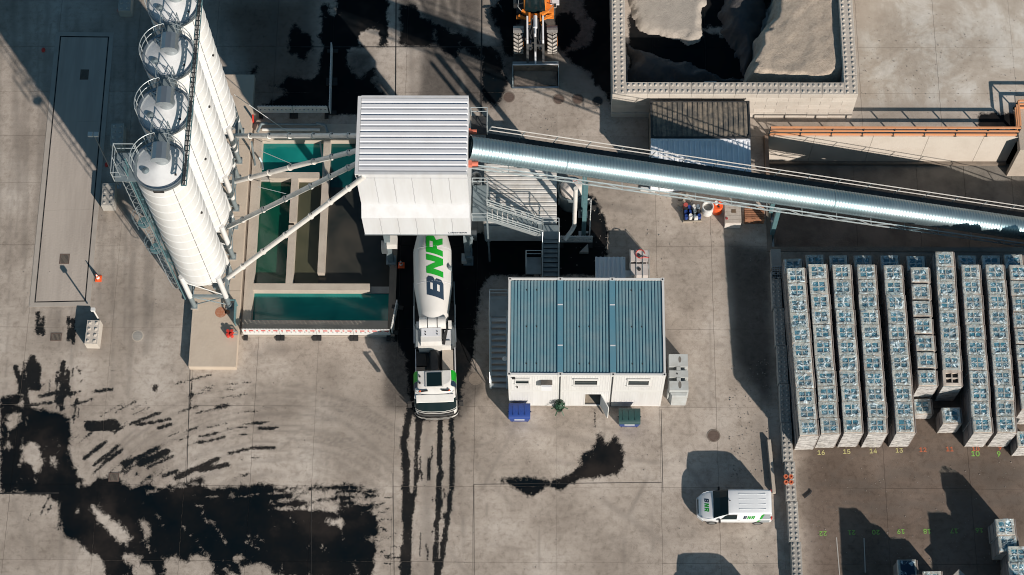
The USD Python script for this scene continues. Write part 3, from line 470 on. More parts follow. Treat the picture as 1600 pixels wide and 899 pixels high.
# weighbridge: deck, kerb frame and the open gap between them
q = [at(*p) for p in ((95,57.5),(169.5,58.5),(133,470.5),(55,472))]
wb = thing('weighbridge', 'long narrow weighbridge deck flush in the yard left of the silos', 'weighbridge')
Q = np.array([p[:2] for p in q]); cc = Q.mean(0)
outer = Polygon(Q).buffer(.34, join_style=2); mid = Polygon(Q).buffer(.05, join_style=2); inner = Polygon(Q).buffer(-.03, join_style=2)
DECKK = mat('weigh_kerb', (0.36, 0.325, 0.29), 0.85, dirt=0.5, dirtcol=(0.24, 0.21, 0.185), scale=1.2)
obj('kerb_frame', MB().prism(outer.difference(mid), .004, .022), DECKK, wb)
obj('gap', MB().prism(mid.difference(inner), .004, .009), BLACK, wb)
L_ = Q[3] - Q[0]
def deck_mesh(k0, k1):
    P = [Q[0] + (Q[3] - Q[0]) * k0, Q[1] + (Q[2] - Q[1]) * k0, Q[1] + (Q[2] - Q[1]) * k1, Q[0] + (Q[3] - Q[0]) * k1]
    return Polygon(P).intersection(inner).buffer(-.004, join_style=2)
DECK = mat('weigh_deck', (0.40, 0.352, 0.31), 0.85, dirt=0.8, dirtcol=(0.25, 0.215, 0.19), scale=0.9, bump=.2, streak=True)
for k in range(3): obj('deck_slab', MB().prism(deck_mesh(k / 3, (k + 1) / 3), .005, .018), DECK, wb)

# painted row numbers
WORD = {'8':'eight','9':'nine','10':'ten','11':'eleven','12':'twelve','13':'thirteen','14':'fourteen','15':'fifteen','16':'sixteen','17':'seventeen','18':'eighteen','19':'nineteen','20':'twenty','21':'twenty-one','22':'twenty-two'}
def number(txt, px, hgt, m, lab, flip=False, dz=.004):
    c = at(*px); t = meshkit.text_mesh(txt, hgt, .003, bold=True); t.apply_translation([-t.bounds[:, 0].mean(), -t.bounds[:, 1].mean(), 0])
    if flip: t.apply_transform(trimesh.transformations.rotation_matrix(math.pi, [0, 0, 1]))
    t.apply_translation([c[0], c[1], dz + .004])
    lab = ' '.join(WORD.get(w, w) for w in lab.split())
    obj('painted_number', t, m, None, label=lab, cat='ground number')
for txt, px, m, lab in [('16',(1283,707.5),YELL,'pale yellow number 16 painted below the pallet rows'),('15',(1323,706),YELL,'pale yellow number 15 painted below the pallet rows'),('14',(1364.5,705),YELL,'pale yellow number 14 painted below the pallet rows'),('13',(1405,704),YELL,'pale yellow number 13 painted below the pallet rows'),
    ('12',(1442,703),PORG,'orange number 12 painted on the yard'),('11',(1484,702),PORG,'orange number 11 painted on the yard'),('10',(1524.5,701.5),PORG,'orange number 10 painted above the green one'),('9',(1562.5,700),PORG,'orange number 9 painted above the green one'),('10',(1524,709),LIME,'green number 10 painted beneath the orange one'),('9',(1560.5,709.5),LIME,'green number 9 painted beneath the orange one'),('8',(1600,707),PORG,'orange number 8 at the picture edge')]:
    number(txt, px, .27 if m is not LIME else .31, m, lab)
for txt, px in [('22',(1286,834)),('21',(1330.5,832.5)),('20',(1368.5,832)),('19',(1407.5,831)),('18',(1448.5,830.5)),('17',(1490.5,830)),('16',(1530,829))]:
    number(txt, px, .27, LIME, f'upside-down green number {txt} painted on the lower yard', True)
WLINE = mat('line_worn', (0.42, 0.40, 0.37), .8)
for (a, b, lab) in [((1307,840),(1312,899),'worn white bay line left of the upside-down 21'),((1350,841),(1352,895),'worn white bay line between the upside-down 21 and 20')]:
    p, q2 = at(*a), at(*b); obj('bay_line', MB().bar([p[0], p[1], .008], [q2[0], q2[1], .008], .05, .004), WLINE, None, label=lab, cat='painted line')

# ================================================================== settling basin
bas = thing('settling_basin', 'concrete settling basin with several water chambers between silos and tower', 'basin')
x0, x1, y0, y1 = POOL; ix0, ix1, iy0, iy1 = -15.93, -7.55, -2.24, 10.05; T = .10
obj('rim_wall', MB().bx(x0, ix0, y0, y1, -2.4, T), CONC, bas)
obj('rim_wall', MB().bx(ix1, x1, y0, y1, -2.4, T), CONCD, bas)
obj('rim_wall', MB().bx(ix0, ix1, y0, iy0, -2.4, T), CONC, bas)
obj('rim_wall', MB().bx(ix0, ix1, iy1, y1, -2.4, T), CONC, bas)
obj('basin_floor', MB().bx(ix0, ix1, iy0, iy1, -2.4, -2.2), CONCD, bas)
for (a0, a1, b0, b1) in [(-15.35, -12.2, 7.35, 7.78), (-13.95, -13.52, 4.35, 7.345), (-13.95, -13.52, .24, 4.15), (-12.02, -11.6, .95, 7.345), (-12.02, -11.6, 7.35, 10.045), (-15.925, -8.75, -.20, .235)]:
    obj('partition_wall', MB().bx(a0, a1, b0, b1, -2.2, -.02), CONC, bas)
obj('overflow_sill', MB().bx(-8.75, ix1, -.2, .235, -2.2, -.52), CONCG, bas)
obj('overflow_sill', MB().bx(ix0, -15.35, 7.4, 7.74, -2.2, -.45), CONCG, bas)
b = MB()
for k in range(9): pass
WL = -.62
for nm, r, m in [('water', (ix0, -12.02, 7.75, iy1), W_TEAL), ('water', (-11.6, ix1, 7.0, iy1), W_DEEP), ('water', (ix0, -13.95, .235, 7.38), W_GREEN), ('water', (-13.52, -12.02, .235, 7.38), W_MUD), ('water', (-12.02, ix1, .235, 7.0), W_BROWN), ('water', (ix0, ix1, iy0, -.2), W_TEAL)]:
    V = MB().add([[r[0], r[2], WL], [r[1], r[2], WL], [r[1], r[3], WL], [r[0], r[3], WL]], [[0, 1, 2, 3]])
    obj(nm, V, m, kind='structure')
# drain channel and silo plinth
SX, SY0, SDY = -18.27, -0.5, 3.25; FZ = .55
obj('drain_channel', MB().bx(-16.58, POOL[0] - .005, -2.6, 10.6, -.02, .035), CONCD, kind='structure')
fd = thing('silo_plinth', 'long raised concrete plinth carrying the four silos', 'plinth')
for k in range(4):
    yy0 = -5.42 + k * 4.95; obj('plinth_section', MB().bx(-19.46, -16.6, yy0 + .01, yy0 + 4.94, -.04, FZ), FDN, fd)
ST = mat('rust_stain', (0.36, 0.14, 0.07), .85, dirt=.8, dirtcol=(.44, .33, .26), scale=6)
for p, w in [((345, 488), .35), ((355.5, 488), .16)]:
    c = at(*p, FZ); obj('rust_patch', MB().prism(Point_b if False else shapely.Point(c[0], c[1]).buffer(w, 5), FZ, FZ + .004), ST, fd)
for k in range(4):
    for dx in (-1, 1):
        for dy in (-1, 1): obj('foot_pad', MB().cb(SX + dx * 1.08, SY0 + k * SDY + dy * 1.02, FZ, .42, .42, .07), CONCG, fd)
c = at(360, 523, FZ)
t = thing('valve_stand', 'red pipe couplings on a stand at the lower right of the silo plinth', 'valve', (c[0], c[1], FZ))
for dx in (-.12, .12):
    for dy in (-.12, .12): obj('coupling', MB().tube([dx, dy, 0], [dx, dy, .35], .10, 10), RED, t)
obj('pipe', MB().path([[.1, .1, .3], [.45, .1, .3], [.45, .1, 0]], .04), STEEL, t); obj('pipe', MB().path([[.1, -.1, .3], [.5, -.1, .3]], .04), STEEL, t)
c = at(368, 497, 0)
t = thing('filling_rack', 'teal steel filling pipe rack at the corner of the silo plinth', 'rack', (c[0], c[1], 0))
obj('post', MB().tube([-.25, .6, 0], [-.25, .6, 1.5], .05), TEAL, t); obj('post', MB().tube([.15, .6, 0], [.15, .6, 1.5], .05), TEAL, t); obj('post', MB().tube([.15, -.7, 0], [.15, -.7, 1.3], .05), TEAL, t)
obj('rail', MB().path([[-.25, .6, 1.5], [.15, .6, 1.5], [.15, -.7, 1.3]], .05), TEAL, t); obj('back_plate', MB().bx(.1, .13, -.65, .55, .3, 1.1), TEAL, t)

# ================================================================== silos
R, ZB, ZT = 1.43, 4.95, 18.55
def silo(k):
    labs = ['nearest white cement silo with a caged ladder on its side', 'second white cement silo from the front of the row', 'third white cement silo from the front of the row', 'farthest white cement silo cut by the upper picture edge']
    t = thing('cement_silo', labs[k], 'silo', (SX, SY0 + k * SDY, 0), group='row of four white cement silos')
    obj('shell', MB().lathe([(R, ZB), (R, ZT)], n=56), SILO, t, smooth=30)
    for j in range(13):
        z = ZB + .45 + j * 1.02
        prof = [(R - .004, z - .05), (R + .035, z - .025), (R + .035, z + .025), (R - .004, z + .05)]
        m = MB().lathe(prof, n=48); v = m.v[0]; v[:, 2] += .06 * v[:, 0]     # the welded seams climb a little
        obj('weld_seam', m, SILO, t, smooth=60)
    obj('roof_plate', MB().lathe([(.001, ZT + .34), (R * .5, ZT + .20), (R - .03, ZT - .06)], n=48), SILOTOP, t, smooth=30)
    obj('roof_rim', MB().lathe([(R - .10, ZT - .10), (R - .10, ZT + .05), (R + .05, ZT + .05), (R + .05, ZT - .12), (R, ZT - .12)], n=48), STEEL, t, smooth=30)
    fx, fy = .13, .32
    flt = obj('dust_filter', MB().lathe([(.44, ZT + .05), (.44, ZT + .75)], (fx, fy, 0), 24), STEEL, t, smooth=30)
    hood = MB(); n = 9
    pr = [(-.46, .05), (-.46, .30), (-.36, .46), (-.15, .56), (.15, .56), (.36, .46), (.46, .30), (.46, .05)]
    for (a, h1), (b2, h2) in zip(pr[:-1], pr[1:]):
        hood.add([[fx + a, fy - .46, ZT + .7 + h1], [fx + a, fy + .5, ZT + .7 + h1], [fx + b2, fy + .5, ZT + .7 + h2], [fx + b2, fy - .46, ZT + .7 + h2]], [[0, 3, 2, 1]])
    for yy in (-.46, .5): hood.add([[fx + a, fy + yy, ZT + .7 + h] for a, h in pr], [[0, i, i + 1] for i in range(1, 7)])
    obj('filter_hood', hood, STEEL, flt)
    vv = MB(); vv.path([[-.75 + .02, .78, ZT], [-.75, .78, ZT + .45], [-.62, .72, ZT + .62], [-.45, .6, ZT + .62], [-.36, .5, ZT + .45], [-.36, .48, ZT]], .07, 8); obj('vent_pipe', vv, STEEL, t)
    obj('relief_valve', MB().lathe([(.16, ZT), (.16, ZT + .22), (.2, ZT + .22), (.001, ZT + .30)], (-.72, -.38, 0), 16), STEELD, t, smooth=30)
    obj('inspection_hatch', MB().lathe([(.30, ZT), (.30, ZT + .12), (.001, ZT + .14)], (.72, .66, 0), 20), SILOTOP, t, smooth=30)
    obj('lifting_eye', MB().cb(.86, -.56, ZT, .1, .1, .12), BLACK, t)
    for (a0, a1) in ((100, 196), (352, 440)):     # guard rails round part of the rim
        g = MB(); A = np.radians(np.linspace(a0, a1, 9)); rr = R + .02
        for h in (.55, 1.05): g.path([[rr * math.cos(a), rr * math.sin(a), ZT + h] for a in A], .022, 5)
        for a in A[::2]: g.tube([rr * math.cos(a), rr * math.sin(a), ZT], [rr * math.cos(a), rr * math.sin(a), ZT + 1.05], .022, 5)
        obj('guard_rail', g, RAILM, t)
    g = MB(); A = np.radians(np.linspace(198, 350, 13))
    g.path([[R * math.cos(a), R * math.sin(a), ZT + .12] for a in A], .018, 5); obj('toe_rail', g, STEELD, t)
    if k < 3:
        gw = obj('gangway', MB().bx(-.45, .40, R - .25, SDY - R + .25, ZT + .02, ZT + .07), STEELD, t)
        for sx in (-.45, .40):
            g = MB(); g.path([[sx, R - .3, ZT + 1.0], [sx, SDY - R + .3, ZT + 1.0]], .025, 5); g.path([[sx, R - .3, ZT + .55], [sx, SDY - R + .3, ZT + .55]], .02, 5)
            for yy in (R - .3, SDY / 2, SDY - R + .3): g.tube([sx, yy, ZT], [sx, yy, ZT + 1.0], .025, 5)
            obj('gangway_rail', g, STEELD, gw)
    obj('discharge_cone', MB().lathe([(R, ZB), (.22, 2.35), (.22, 2.0)], n=32), SILO, t, smooth=30)
    for dx in (-1, 1):
        for dy in (-1, 1):
            lx, ly = dx * 1.08, dy * 1.02
            lg = obj('leg', MB().tube([lx, ly, FZ + .07], [lx, ly, 2.2], .15, 10).cb(lx, ly, FZ + .07, .34, .34, .03), STEELD, t, smooth=40)
            obj('leg_sleeve', MB().tube([lx, ly, 2.2], [lx, ly, 5.4], .16, 10), SILO, lg, smooth=40)
    for (a, b2) in (((-1.08, -1.02), (1.08, -1.02)), ((1.08, -1.02), (1.08, 1.02)), ((-1.08, -1.02), (-1.08, 1.02)), ((-1.08, 1.02), (1.08, 1.02))):
        obj('cross_beam', MB().bar([*a, 2.3], [*b2, 2.3], .14, .2), STEELD, t)
        obj('ring_beam', MB().bar([*a, 4.6], [*b2, 4.6], .10, .12), SILO, t)
        br = MB(); br.tube([*a, 2.2], [*b2, .8], .035, 5); br.tube([*b2, 2.2], [*a, .8], .035, 5); obj('brace', br, STEELD, t)
        br = MB(); br.tube([*a, 4.5], [*b2, 2.4], .03, 5); obj('upper_brace', br, SILO, t)
    ca = math.radians(300 if k == 0 else 318)
    obj('cable', MB().tube([(R + .02) * math.cos(ca), (R + .02) * math.sin(ca), ZB], [(R + .02) * math.cos(ca), (R + .02) * math.sin(ca), ZT], .013, 5), CHASS, t)
    obj('level_sensor', MB().tube([(R) * math.cos(-.35), R * math.sin(-.35), 13.6], [(R + .12) * math.cos(-.35), (R + .12) * math.sin(-.35), 13.6], .07, 10), BLACK, t)
    if k == 0:
        obj('name_plate', MB().bx(-.28, .28, -R - .05, -R - .02, ZT - .22, ZT + .02), BLACK, t)
        lx, ly = -1.66, -.35
        ld = MB()
        for sx in (-.24, .24): ld.bar([lx - .0, ly + sx, .6], [lx, ly + sx, ZT + 1.1], .06, .05)
        lad = obj('ladder', ld, TEAL, t)
        rg = MB()
        for z in np.arange(.9, ZT + 1, .3): rg.tube([lx, ly - .24, z], [lx, ly + .24, z], .015, 4)
        obj('rungs', rg, TEAL, lad, kind='stuff')
        cg = MB(); A = np.radians(np.linspace(90, 270, 9)); rr = .42
        def ringpt(a, z): return [lx + rr * 1.35 * math.cos(a), ly + rr * math.sin(a), z]
        for z in np.arange(2.8, ZT + .9, .9): cg.path([ringpt(a, z) for a in A], .014, 4)
        for a in A[::2]: cg.tube(ringpt(a, 2.8), ringpt(a, ZT + .9), .013, 4)
        obj('safety_cage', cg, RAILM, lad)
        tp = MB(); tp.bx(-2.35, -1.2, -.9, .75, ZT - .05, ZT); obj('top_platform', tp, STEELD, t)
        g = MB()
        for h in (.55, 1.1): g.path([[-1.3, .75, ZT + h], [-2.35, .75, ZT + h], [-2.35, -.9, ZT + h], [-1.9, -.9, ZT + h]], .024, 5)
        for p in ([-1.3, .75], [-2.35, .75], [-2.35, 0], [-2.35, -.9]): g.tube([*p, ZT], [*p, ZT + 1.1], .024, 5)
        obj('platform_rail', g, RAILM, t)
        for z in (8.6, 12.3):
            pf = obj('rest_platform', MB().lathe([(.001, z), (.34, z), (.34, z - .06), (.001, z - .06)], (lx - .35, ly - .2, 0), 14), TEAL, t)
            bk = MB(); A8 = np.arange(13) * math.pi / 6
            for hh in (.5, 1.0): bk.path([[lx - .35 + .5 * math.cos(a), ly - .2 + .5 * math.sin(a), z + hh] for a in A8], .02, 4)
            for a in A8[:-1:2]: bk.tube([lx - .35 + .5 * math.cos(a), ly - .2 + .5 * math.sin(a), z], [lx - .35 + .5 * math.cos(a), ly - .2 + .5 * math.sin(a), z + 1.0], .02, 4)
            obj('basket_rail', bk, STEELD, pf)
        for z in np.arange(3, ZT, 3.0): obj('ladder_bracket', MB().bar([lx, ly, z], [-R * .97, ly, z], .06, .06), TEAL, t)
    return t
for k in range(4): silo(k)
p0, p1 = at(287, 290, ZT + .75), at(316, -40, ZT + .75)
cl = thing('cable_ladder', 'dark green cable ladder running over the tops of all silos', 'cable ladder')
for s in (-.13, .13): obj('stringer', MB().bar(p0 + [s, 0, 0], p1 + [s, 0, 0], .05, .08), TEAL, cl)
rg = MB(); n = 44
for k in range(n + 1): q3 = p0 + (p1 - p0) * k / n; rg.bar(q3 + [-.13, 0, 0], q3 + [.13, 0, 0], .05, .05)
obj('rungs', rg, TEAL, cl, kind='stuff'); cb = MB()
for s in (-.06, .0, .05): cb.path([p0 + [s, 0, .07], (p0 + p1) / 2 + [s + .03, 0, .08], p1 + [s, 0, .07]], .025, 5)
obj('cables', cb, CHASS, cl)
for k in range(4):
    zz = p0 + (p1 - p0) * (k * .27 + .06); obj('stand', MB().tube([zz[0], zz[1], ZT], zz, .03, 5), TEAL, cl)

# cement screw conveyors from the silo outlets to the tower
TZ0, TZT = 5.45, 12.2
for k, (pa, pb) in enumerate([((352, 437), (560, 283)), ((352, 357), (560, 254.5)), ((366, 284), (560, 235)), ((366, 212.5), (560, 212))]):
    za, zb = 2.1, 11.75
    A, B = at(*pa, za), at(*pb, zb); A[2], B[2] = za, zb
    lab = ['lowest white cement pipe sloping up to the tower', 'second lowest white cement pipe sloping up to the tower', 'second highest white cement pipe sloping up to the tower', 'topmost white cement pipe running level to the tower'][k]
    t = thing('cement_pipe', lab, 'pipe', group='white cement pipes between silos and tower')
    d = B - A; L = np.linalg.norm(d); d /= L; B2 = B + d * .5
    obj('tube', MB().tube(A - d * .6, B2, .15, 14), PIPEW, t, smooth=40)
    for f in (.14, .30, .47, .66, .80, .93):
        c = A + d * L * f; obj('flange', MB().tube(c - d * .035, c + d * .035, .20, 14), PIPEW, t, smooth=40)
        up = np.array([0, 0, 1.0]); obj('hanger_bearing', MB().tube(c + up * .1 + d * .1, c + up * .24 + d * .1, .05, 8), CHASS, t)
    obj('motor', MB().tube(A - d * .6, A - d * 1.1, .18, 12), STEELD, t, smooth=40)
for (a, za, b2, zb, lab) in [((366,148),4.5,(455,210),1.0,'thin guy wire from the far silo to the basin'),((405,235),1.2,(455,256),1.0,'thin line strung over the teal upper basin'),((403,292),.6,(447,303),.5,'thin line strung across the dark green basin chamber')]:
    obj('guy_wire', MB().tube(at(*a, za), at(*b2, zb), .02, 5), RAILM, label=lab, cat='wire')
# pipes over the north rim and little swing frames on the basin
t = thing('slurry_pipe', 'pale slurry pipe with dark bends lying on the upper basin rim', 'pipe')
obj('tube', MB().tube(at(410, 202.5, .3), at(500, 203, .3), .10, 10), PIPEW, t, smooth=40)
obj('upper_tube', MB().tube(at(415, 194, .35), at(495, 195, .35), .06, 8), STEELD, t)
for (a, b2, c3) in (((402,207),(408,194),(418,193)),((512,207),(508,196),(494,193))): obj('bend', MB().path([at(*a, .35), at(*b2, .4), at(*c3, .4)], .09, 8), STEELD, t)
for (a, za, b2, zb, lab) in [((393,222),2.0,(397,248),.1,'grey swing arm leaning on the basin rim near the silos'),((500,222),2.2,(507,268),.2,'grey pump lance standing on the partition wall of the basin'),((405,246),.4,(409,254),.1,'short grey outlet pipe on the upper basin corner')]:
    obj('pump_lance', MB().bar(at(*a, za), at(*b2, zb), .10, .10).tube(at(*b2, zb), at(*b2, zb) + [.1, -.5, 0], .07, 8), STEELD, label=lab, cat='pipe')

# ================================================================== mixing tower
tw = thing('mixing_tower', 'white mixing tower with ribbed roof standing over the mixer truck', 'tower')
X0, X1, YF0, YF1, YB = -8.63, -2.36, 1.25, 1.93, 6.82; ZS0, ZS1 = 7.82, 8.38
obj('roof_deck', MB().bx(X0, X1, YF1, YB, TZT - .25, TZT - .02), CLADG, tw)
n = 13
for k in range(n):
    a, b2 = YF1 + .18 + (YB - YF1 - .25) * k / n, YF1 + .18 + (YB - YF1 - .25) * (k + 1) / n; w = b2 - a
    v = []
    for x in (X0 + .18, X1 - .02): v += [[x, a + .01, TZT - .02], [x, a + .10 * w, TZT + .0], [x, a + .28 * w, TZT + .09], [x, b2 - .16 * w, TZT + .09], [x, b2 - .06 * w, TZT - .0], [x, b2 - .005, TZT - .02]]
    f = [[i, i + 1, i + 7, i + 6] for i in range(5)]
    obj('roof_panel', MB().add(v, f).add(v, [[0, 1, 2, 3], [0, 3, 4, 5], [6, 9, 8, 7], [6, 11, 10, 9]]), CLADG, tw)
obj('verge_trim', MB().bx(X0 - .03, X0 + .16, YF1, YB, TZT - .3, TZT + .13), CLADW, tw)
obj('ridge_trim', MB().bx(X0 + .163, X1, YF1 - .02, YF1 + .17, TZT - .3, TZT + .12), CLADW, tw)
obj('rear_trim', MB().bx(X0 + .163, X1, YB - .06, YB + .05, TZT - .4, TZT + .10), CLADW, tw)
np6 = 6
for k in range(np6):
    a, b2 = X0 + (X1 - X0) * k / np6, X0 + (X1 - X0) * (k + 1) / np6
    obj('upper_panel', MB().bx(a + .008, b2 - .008, YF1 - .06, YF1 + .04, ZS1, TZT - .32), CLADW, tw)
    obj('lower_panel', MB().bx(a + .008, b2 - .008, YF0 - .06, YF0 + .04, TZ0, ZS0), CLADW, tw)
obj('skirt_roof', MB().hexa([[X0, YF0 - .06, ZS0], [X1, YF0 - .06, ZS0], [X1, YF1, ZS1 - .08], [X0, YF1, ZS1 - .08]], [[X0, YF0 - .06, ZS0 + .06], [X1, YF0 - .06, ZS0 + .06], [X1, YF1, ZS1], [X0, YF1, ZS1]]), CLADW, tw)
obj('drip_edge', MB().bx(X0 - .02, X1 + .02, YF0 - .10, YF0 - .02, TZ0 - .05, TZ0 + .05), STEEL, tw)
obj('inner_wall', MB().bx(X0 + .1, X1 - .1, YF1 + .05, YF1 + .1, TZ0, TZT - .3), CLADG, tw)
for xa, xb in ((X0, X0 + .08), (X1 - .08, X1)):
    obj('side_wall', MB().bx(xa, xb, YF1 + .042, YB, TZ0, TZT - .26), CLADW, tw)
    obj('lower_side_wall', MB().bx(xa, xb, YF0 + .042, YF1 + .04, TZ0, ZS0), CLADW, tw)
obj('rear_wall', MB().bx(X0 + .083, X1 - .083, YB - .08, YB, TZ0, TZT - .26), CLADW, tw)
obj('floor_deck', MB().bx(X0 + .1, X1 - .1, YF0 + .05, YB - .1, TZ0 + .05, TZ0 + .2), STEELD, tw)
for lx in (X0 + 1.15, X1 - .35):
    for ly in (YF0 + .5, YB - .4):
        lg = obj('leg', MB().bar([lx, ly, -.3 if lx > -7 else -2.2], [lx, ly, TZ0 + .05], .34, .34), STEELD, tw); obj('base_plate', MB().cb(lx, ly, .0 if lx > -7 else .1, .6, .6, .05), STEELD, lg)
    obj('leg_beam', MB().bar([lx, YF0 + .5, TZ0 - .3], [lx, YB - .4, TZ0 - .3], .25, .3), STEELD, tw)
obj('mixer_hopper', MB().lathe([(1.1, TZ0 + .1), (.45, TZ0 - .55), (.45, TZ0 - .75)], (-5.2, 4.4, 0), 20), STEEL, tw, smooth=30)
for (p, z, w, d, h, m, nm) in [((612, 374), 3.3, .6, .7, .7, PIPEW, 'switch_box'), ((600, 382), 3.0, .35, .5, .9, STEEL, 'pipe_box'), ((738, 365), 3.3, .5, .4, .6, STEEL, 'service_box'), ((733, 395), 1.2, .35, .7, .7, STEELD, 'pump'), ((725, 402), .8, .3, .5, .5, PIPEW, 'pump_tank')]:
    c = at(*p, z); obj(nm, MB().cb(c[0], c[1], z - h, w, d, h), m, tw)
obj('pump_leg', MB().bar(at(733, 392, 1.0), at(737, 372, 5.2), .16, .16), STEELD, tw)
tx = meshkit.text_mesh('LIEBHERR', .17, .004, bold=True); tx.apply_transform(trimesh.transformations.rotation_matrix(math.pi / 2, [1, 0, 0])); tx.apply_translation([X1 - 1.35 , YF0 - .066, TZ0 + .22]); obj('name_lettering', tx, NAVY, tw)
MOTR = mat('motor_red', (.50, .13, .08), .5, dirt=.4, dirtcol=(.3, .14, .1), scale=3)
for (p, z) in (((739, 206), 11.0), ((741, 256), 10.8)):
    c = at(*p, z); t = thing('drive_motor', 'orange belt drive motor ' + ('above' if p[1] < 230 else 'below') + ' the conveyor head at the tower wall', 'motor')
    obj('housing', MB().tube(c + [-.2, 0, 0], c + [.22, 0, 0], .15, 12), MOTR, t, smooth=40); obj('gearbox', MB().cb(c[0] - .25, c[1], c[2] - .2, .25, .3, .35), MOTR, t)

# ================================================================== plastic barriers
def barrier(name, lab, a, b, group, red=False):
    """One free-standing plastic barrier panel from ground point a to ground point b."""
    a, b = np.asarray(a, float), np.asarray(b, float); L = np.hypot(*(b - a)[:2]) - .03; rz = math.atan2(b[1] - a[1], b[0] - a[0])
    t = thing(name, lab, 'barrier', ((a[0] + b[0]) / 2, (a[1] + b[1]) / 2, 0), rz, group)
    P = sbox(-L / 2, .18, L / 2, 1.05)
    nh = 8; holes = [sbox(x - .045, .50, x + .045, .72) for x in [(-L / 2 + L * (k + .6) / (nh + .2)) for k in range(nh)] if True]
    holes = holes[:4] + holes[4:]; P = P.difference(shapely.union_all(holes))
    teeth = [sbox(x - .04, 1.05, x + .04, 1.09) for x in np.linspace(-L / 2 + .1, L / 2 - .1, 12)]
    P = P.union(shapely.union_all(teeth))
    ex = trimesh.creation.extrude_polygon(P, .06, engine='earcut'); ex.apply_transform(trimesh.transformations.rotation_matrix(math.pi / 2, [1, 0, 0])); ex.apply_translation([0, .03, 0])
    obj('panel', MB().tri(ex), WHITE, t)
    if red:
        for k in range(6):
            x = -L / 2 + L * (k + .5) / 6; w = .26 if k % 2 else .10
            obj('reflector', MB().bx(x - w / 2, x + w / 2, -.045, -.031, .82, .97), RED, t)
        obj('lettering_plate', MB().bx(-.14, .14, -.04, -.031, .55, .59), CLADG, t)
    for x in (-L / 2 + .12, L / 2 - .12): obj('foot', MB().cb(x, 0, 0, .25, .70, .12), BLACK, t)
A, B = at(381, 524), at(611, 524); B[1] = A[1]
for k in range(4): barrier('plastic_barrier', ['leftmost red and white barrier below the teal basin','second red and white barrier from the left below the basin','third red and white barrier from the left below the basin','rightmost red and white barrier below the basin'][k], A + (B - A) * k / 4, A + (B - A) * (k + 1) / 4, 'red and white barriers along the basin', True)
barrier('plastic_barrier', 'white barrier seen edge-on at the lower right corner of the basin', at(613, 523), at(622, 478), None)
A, B = at(405, 178), at(514, 178); B[1] = A[1]
for k in range(2): barrier('plastic_barrier', ['left white slotted barrier behind the basin','right white slotted barrier behind the basin'][k], A + (B - A) * k / 2, A + (B - A) * (k + 1) / 2, 'white barriers behind the basin')
A, B = at(517, 180), at(520, 78)
for k in range(2): barrier('plastic_barrier', ['lower of two white barriers seen edge-on above the basin','upper of two white barriers seen edge-on above the basin'][k], A + (B - A) * k / 2, A + (B - A) * (k + 1) / 2, 'edge-on barriers above the basin')
barrier('plastic_barrier', 'pale slotted barrier behind the downpipe right of the ribbed shed', at(872, 322), at(922, 322), 'pale barriers by the conveyor leg')
barrier('plastic_barrier', 'pale slotted barrier at the dark wet corner right of the stairs', at(874, 380), at(926, 380), 'pale barriers by the conveyor leg')
barrier('plastic_barrier', 'pale barrier seen edge-on right of the conveyor leg', at(921, 372), at(923, 322), 'pale barriers by the conveyor leg')

# ================================================================== stud-topped concrete blocks
def stud_block(sx, sy, sz, nx, ny, j=0.0, studs=True):
    b = MB(); c = .018
    lo = [[-sx / 2, -sy / 2, 0], [sx / 2, -sy / 2, 0], [sx / 2, sy / 2, 0], [-sx / 2, sy / 2, 0]]
    m_ = [[x, y, sz - c] for x, y, _ in lo]; hi = [[x - math.copysign(c, x), y - math.copysign(c, y), sz] for x, y, _ in lo]
    b.hexa(lo, m_); b.hexa(m_, hi)
    if studs:
        for i in range(nx):
            for k in range(ny):
                x, y = -sx / 2 + sx * (i + .5) / nx, -sy / 2 + sy * (k + .5) / ny; r = min(sx / nx, sy / ny) * .23; h = .06
                b.hexa([[x - r, y - r, sz], [x + r, y - r, sz], [x + r, y + r, sz], [x - r, y + r, sz]], [[x - r * .55, y - r * .55, sz + h], [x + r * .55, y - r * .55, sz + h], [x + r * .55, y + r * .55, sz + h], [x - r * .55, y + r * .55, sz + h]])
    return b
WH = 3.0; NC = 6; CH = WH / NC
FL, FR = at(957, 149, WH), at(1341, 146, WH); yF = (FL[1] + FR[1]) / 2; BD = .84
bw = thing('block_wall', 'long front wall of the stud-topped block bays, joints showing', 'block wall', group='stud-topped walls of the material bays')
LB = (FR[0] - FL[0] - 2 * BD) / 10
for c in range(NC):
    off = (LB / 2 if c % 2 == 0 else 0)
    xs = sorted({FL[0] if c % 2 == 0 else FL[0] + 0.0, FR[0]} | {FL[0] + BD + off + LB * k for k in range(-1, 12) if FL[0] + .3 < FL[0] + BD + off + LB * k < FR[0] - .3})
    if c == NC - 1: xs = [FL[0] + BD + LB * k for k in range(11)]
    for a, b2 in zip(xs[:-1], xs[1:]):
        w = b2 - a - .014; jy = RNG.uniform(-.008, .008)
        m = stud_block(w, BD - (0 if c else -.10), CH - .008, 4, 2, studs=(c == NC - 1)).move(t=((a + b2) / 2, yF + BD / 2 + jy - (.05 if c == 0 else 0), c * CH))
        obj('block', m, BLOCKM, bw)
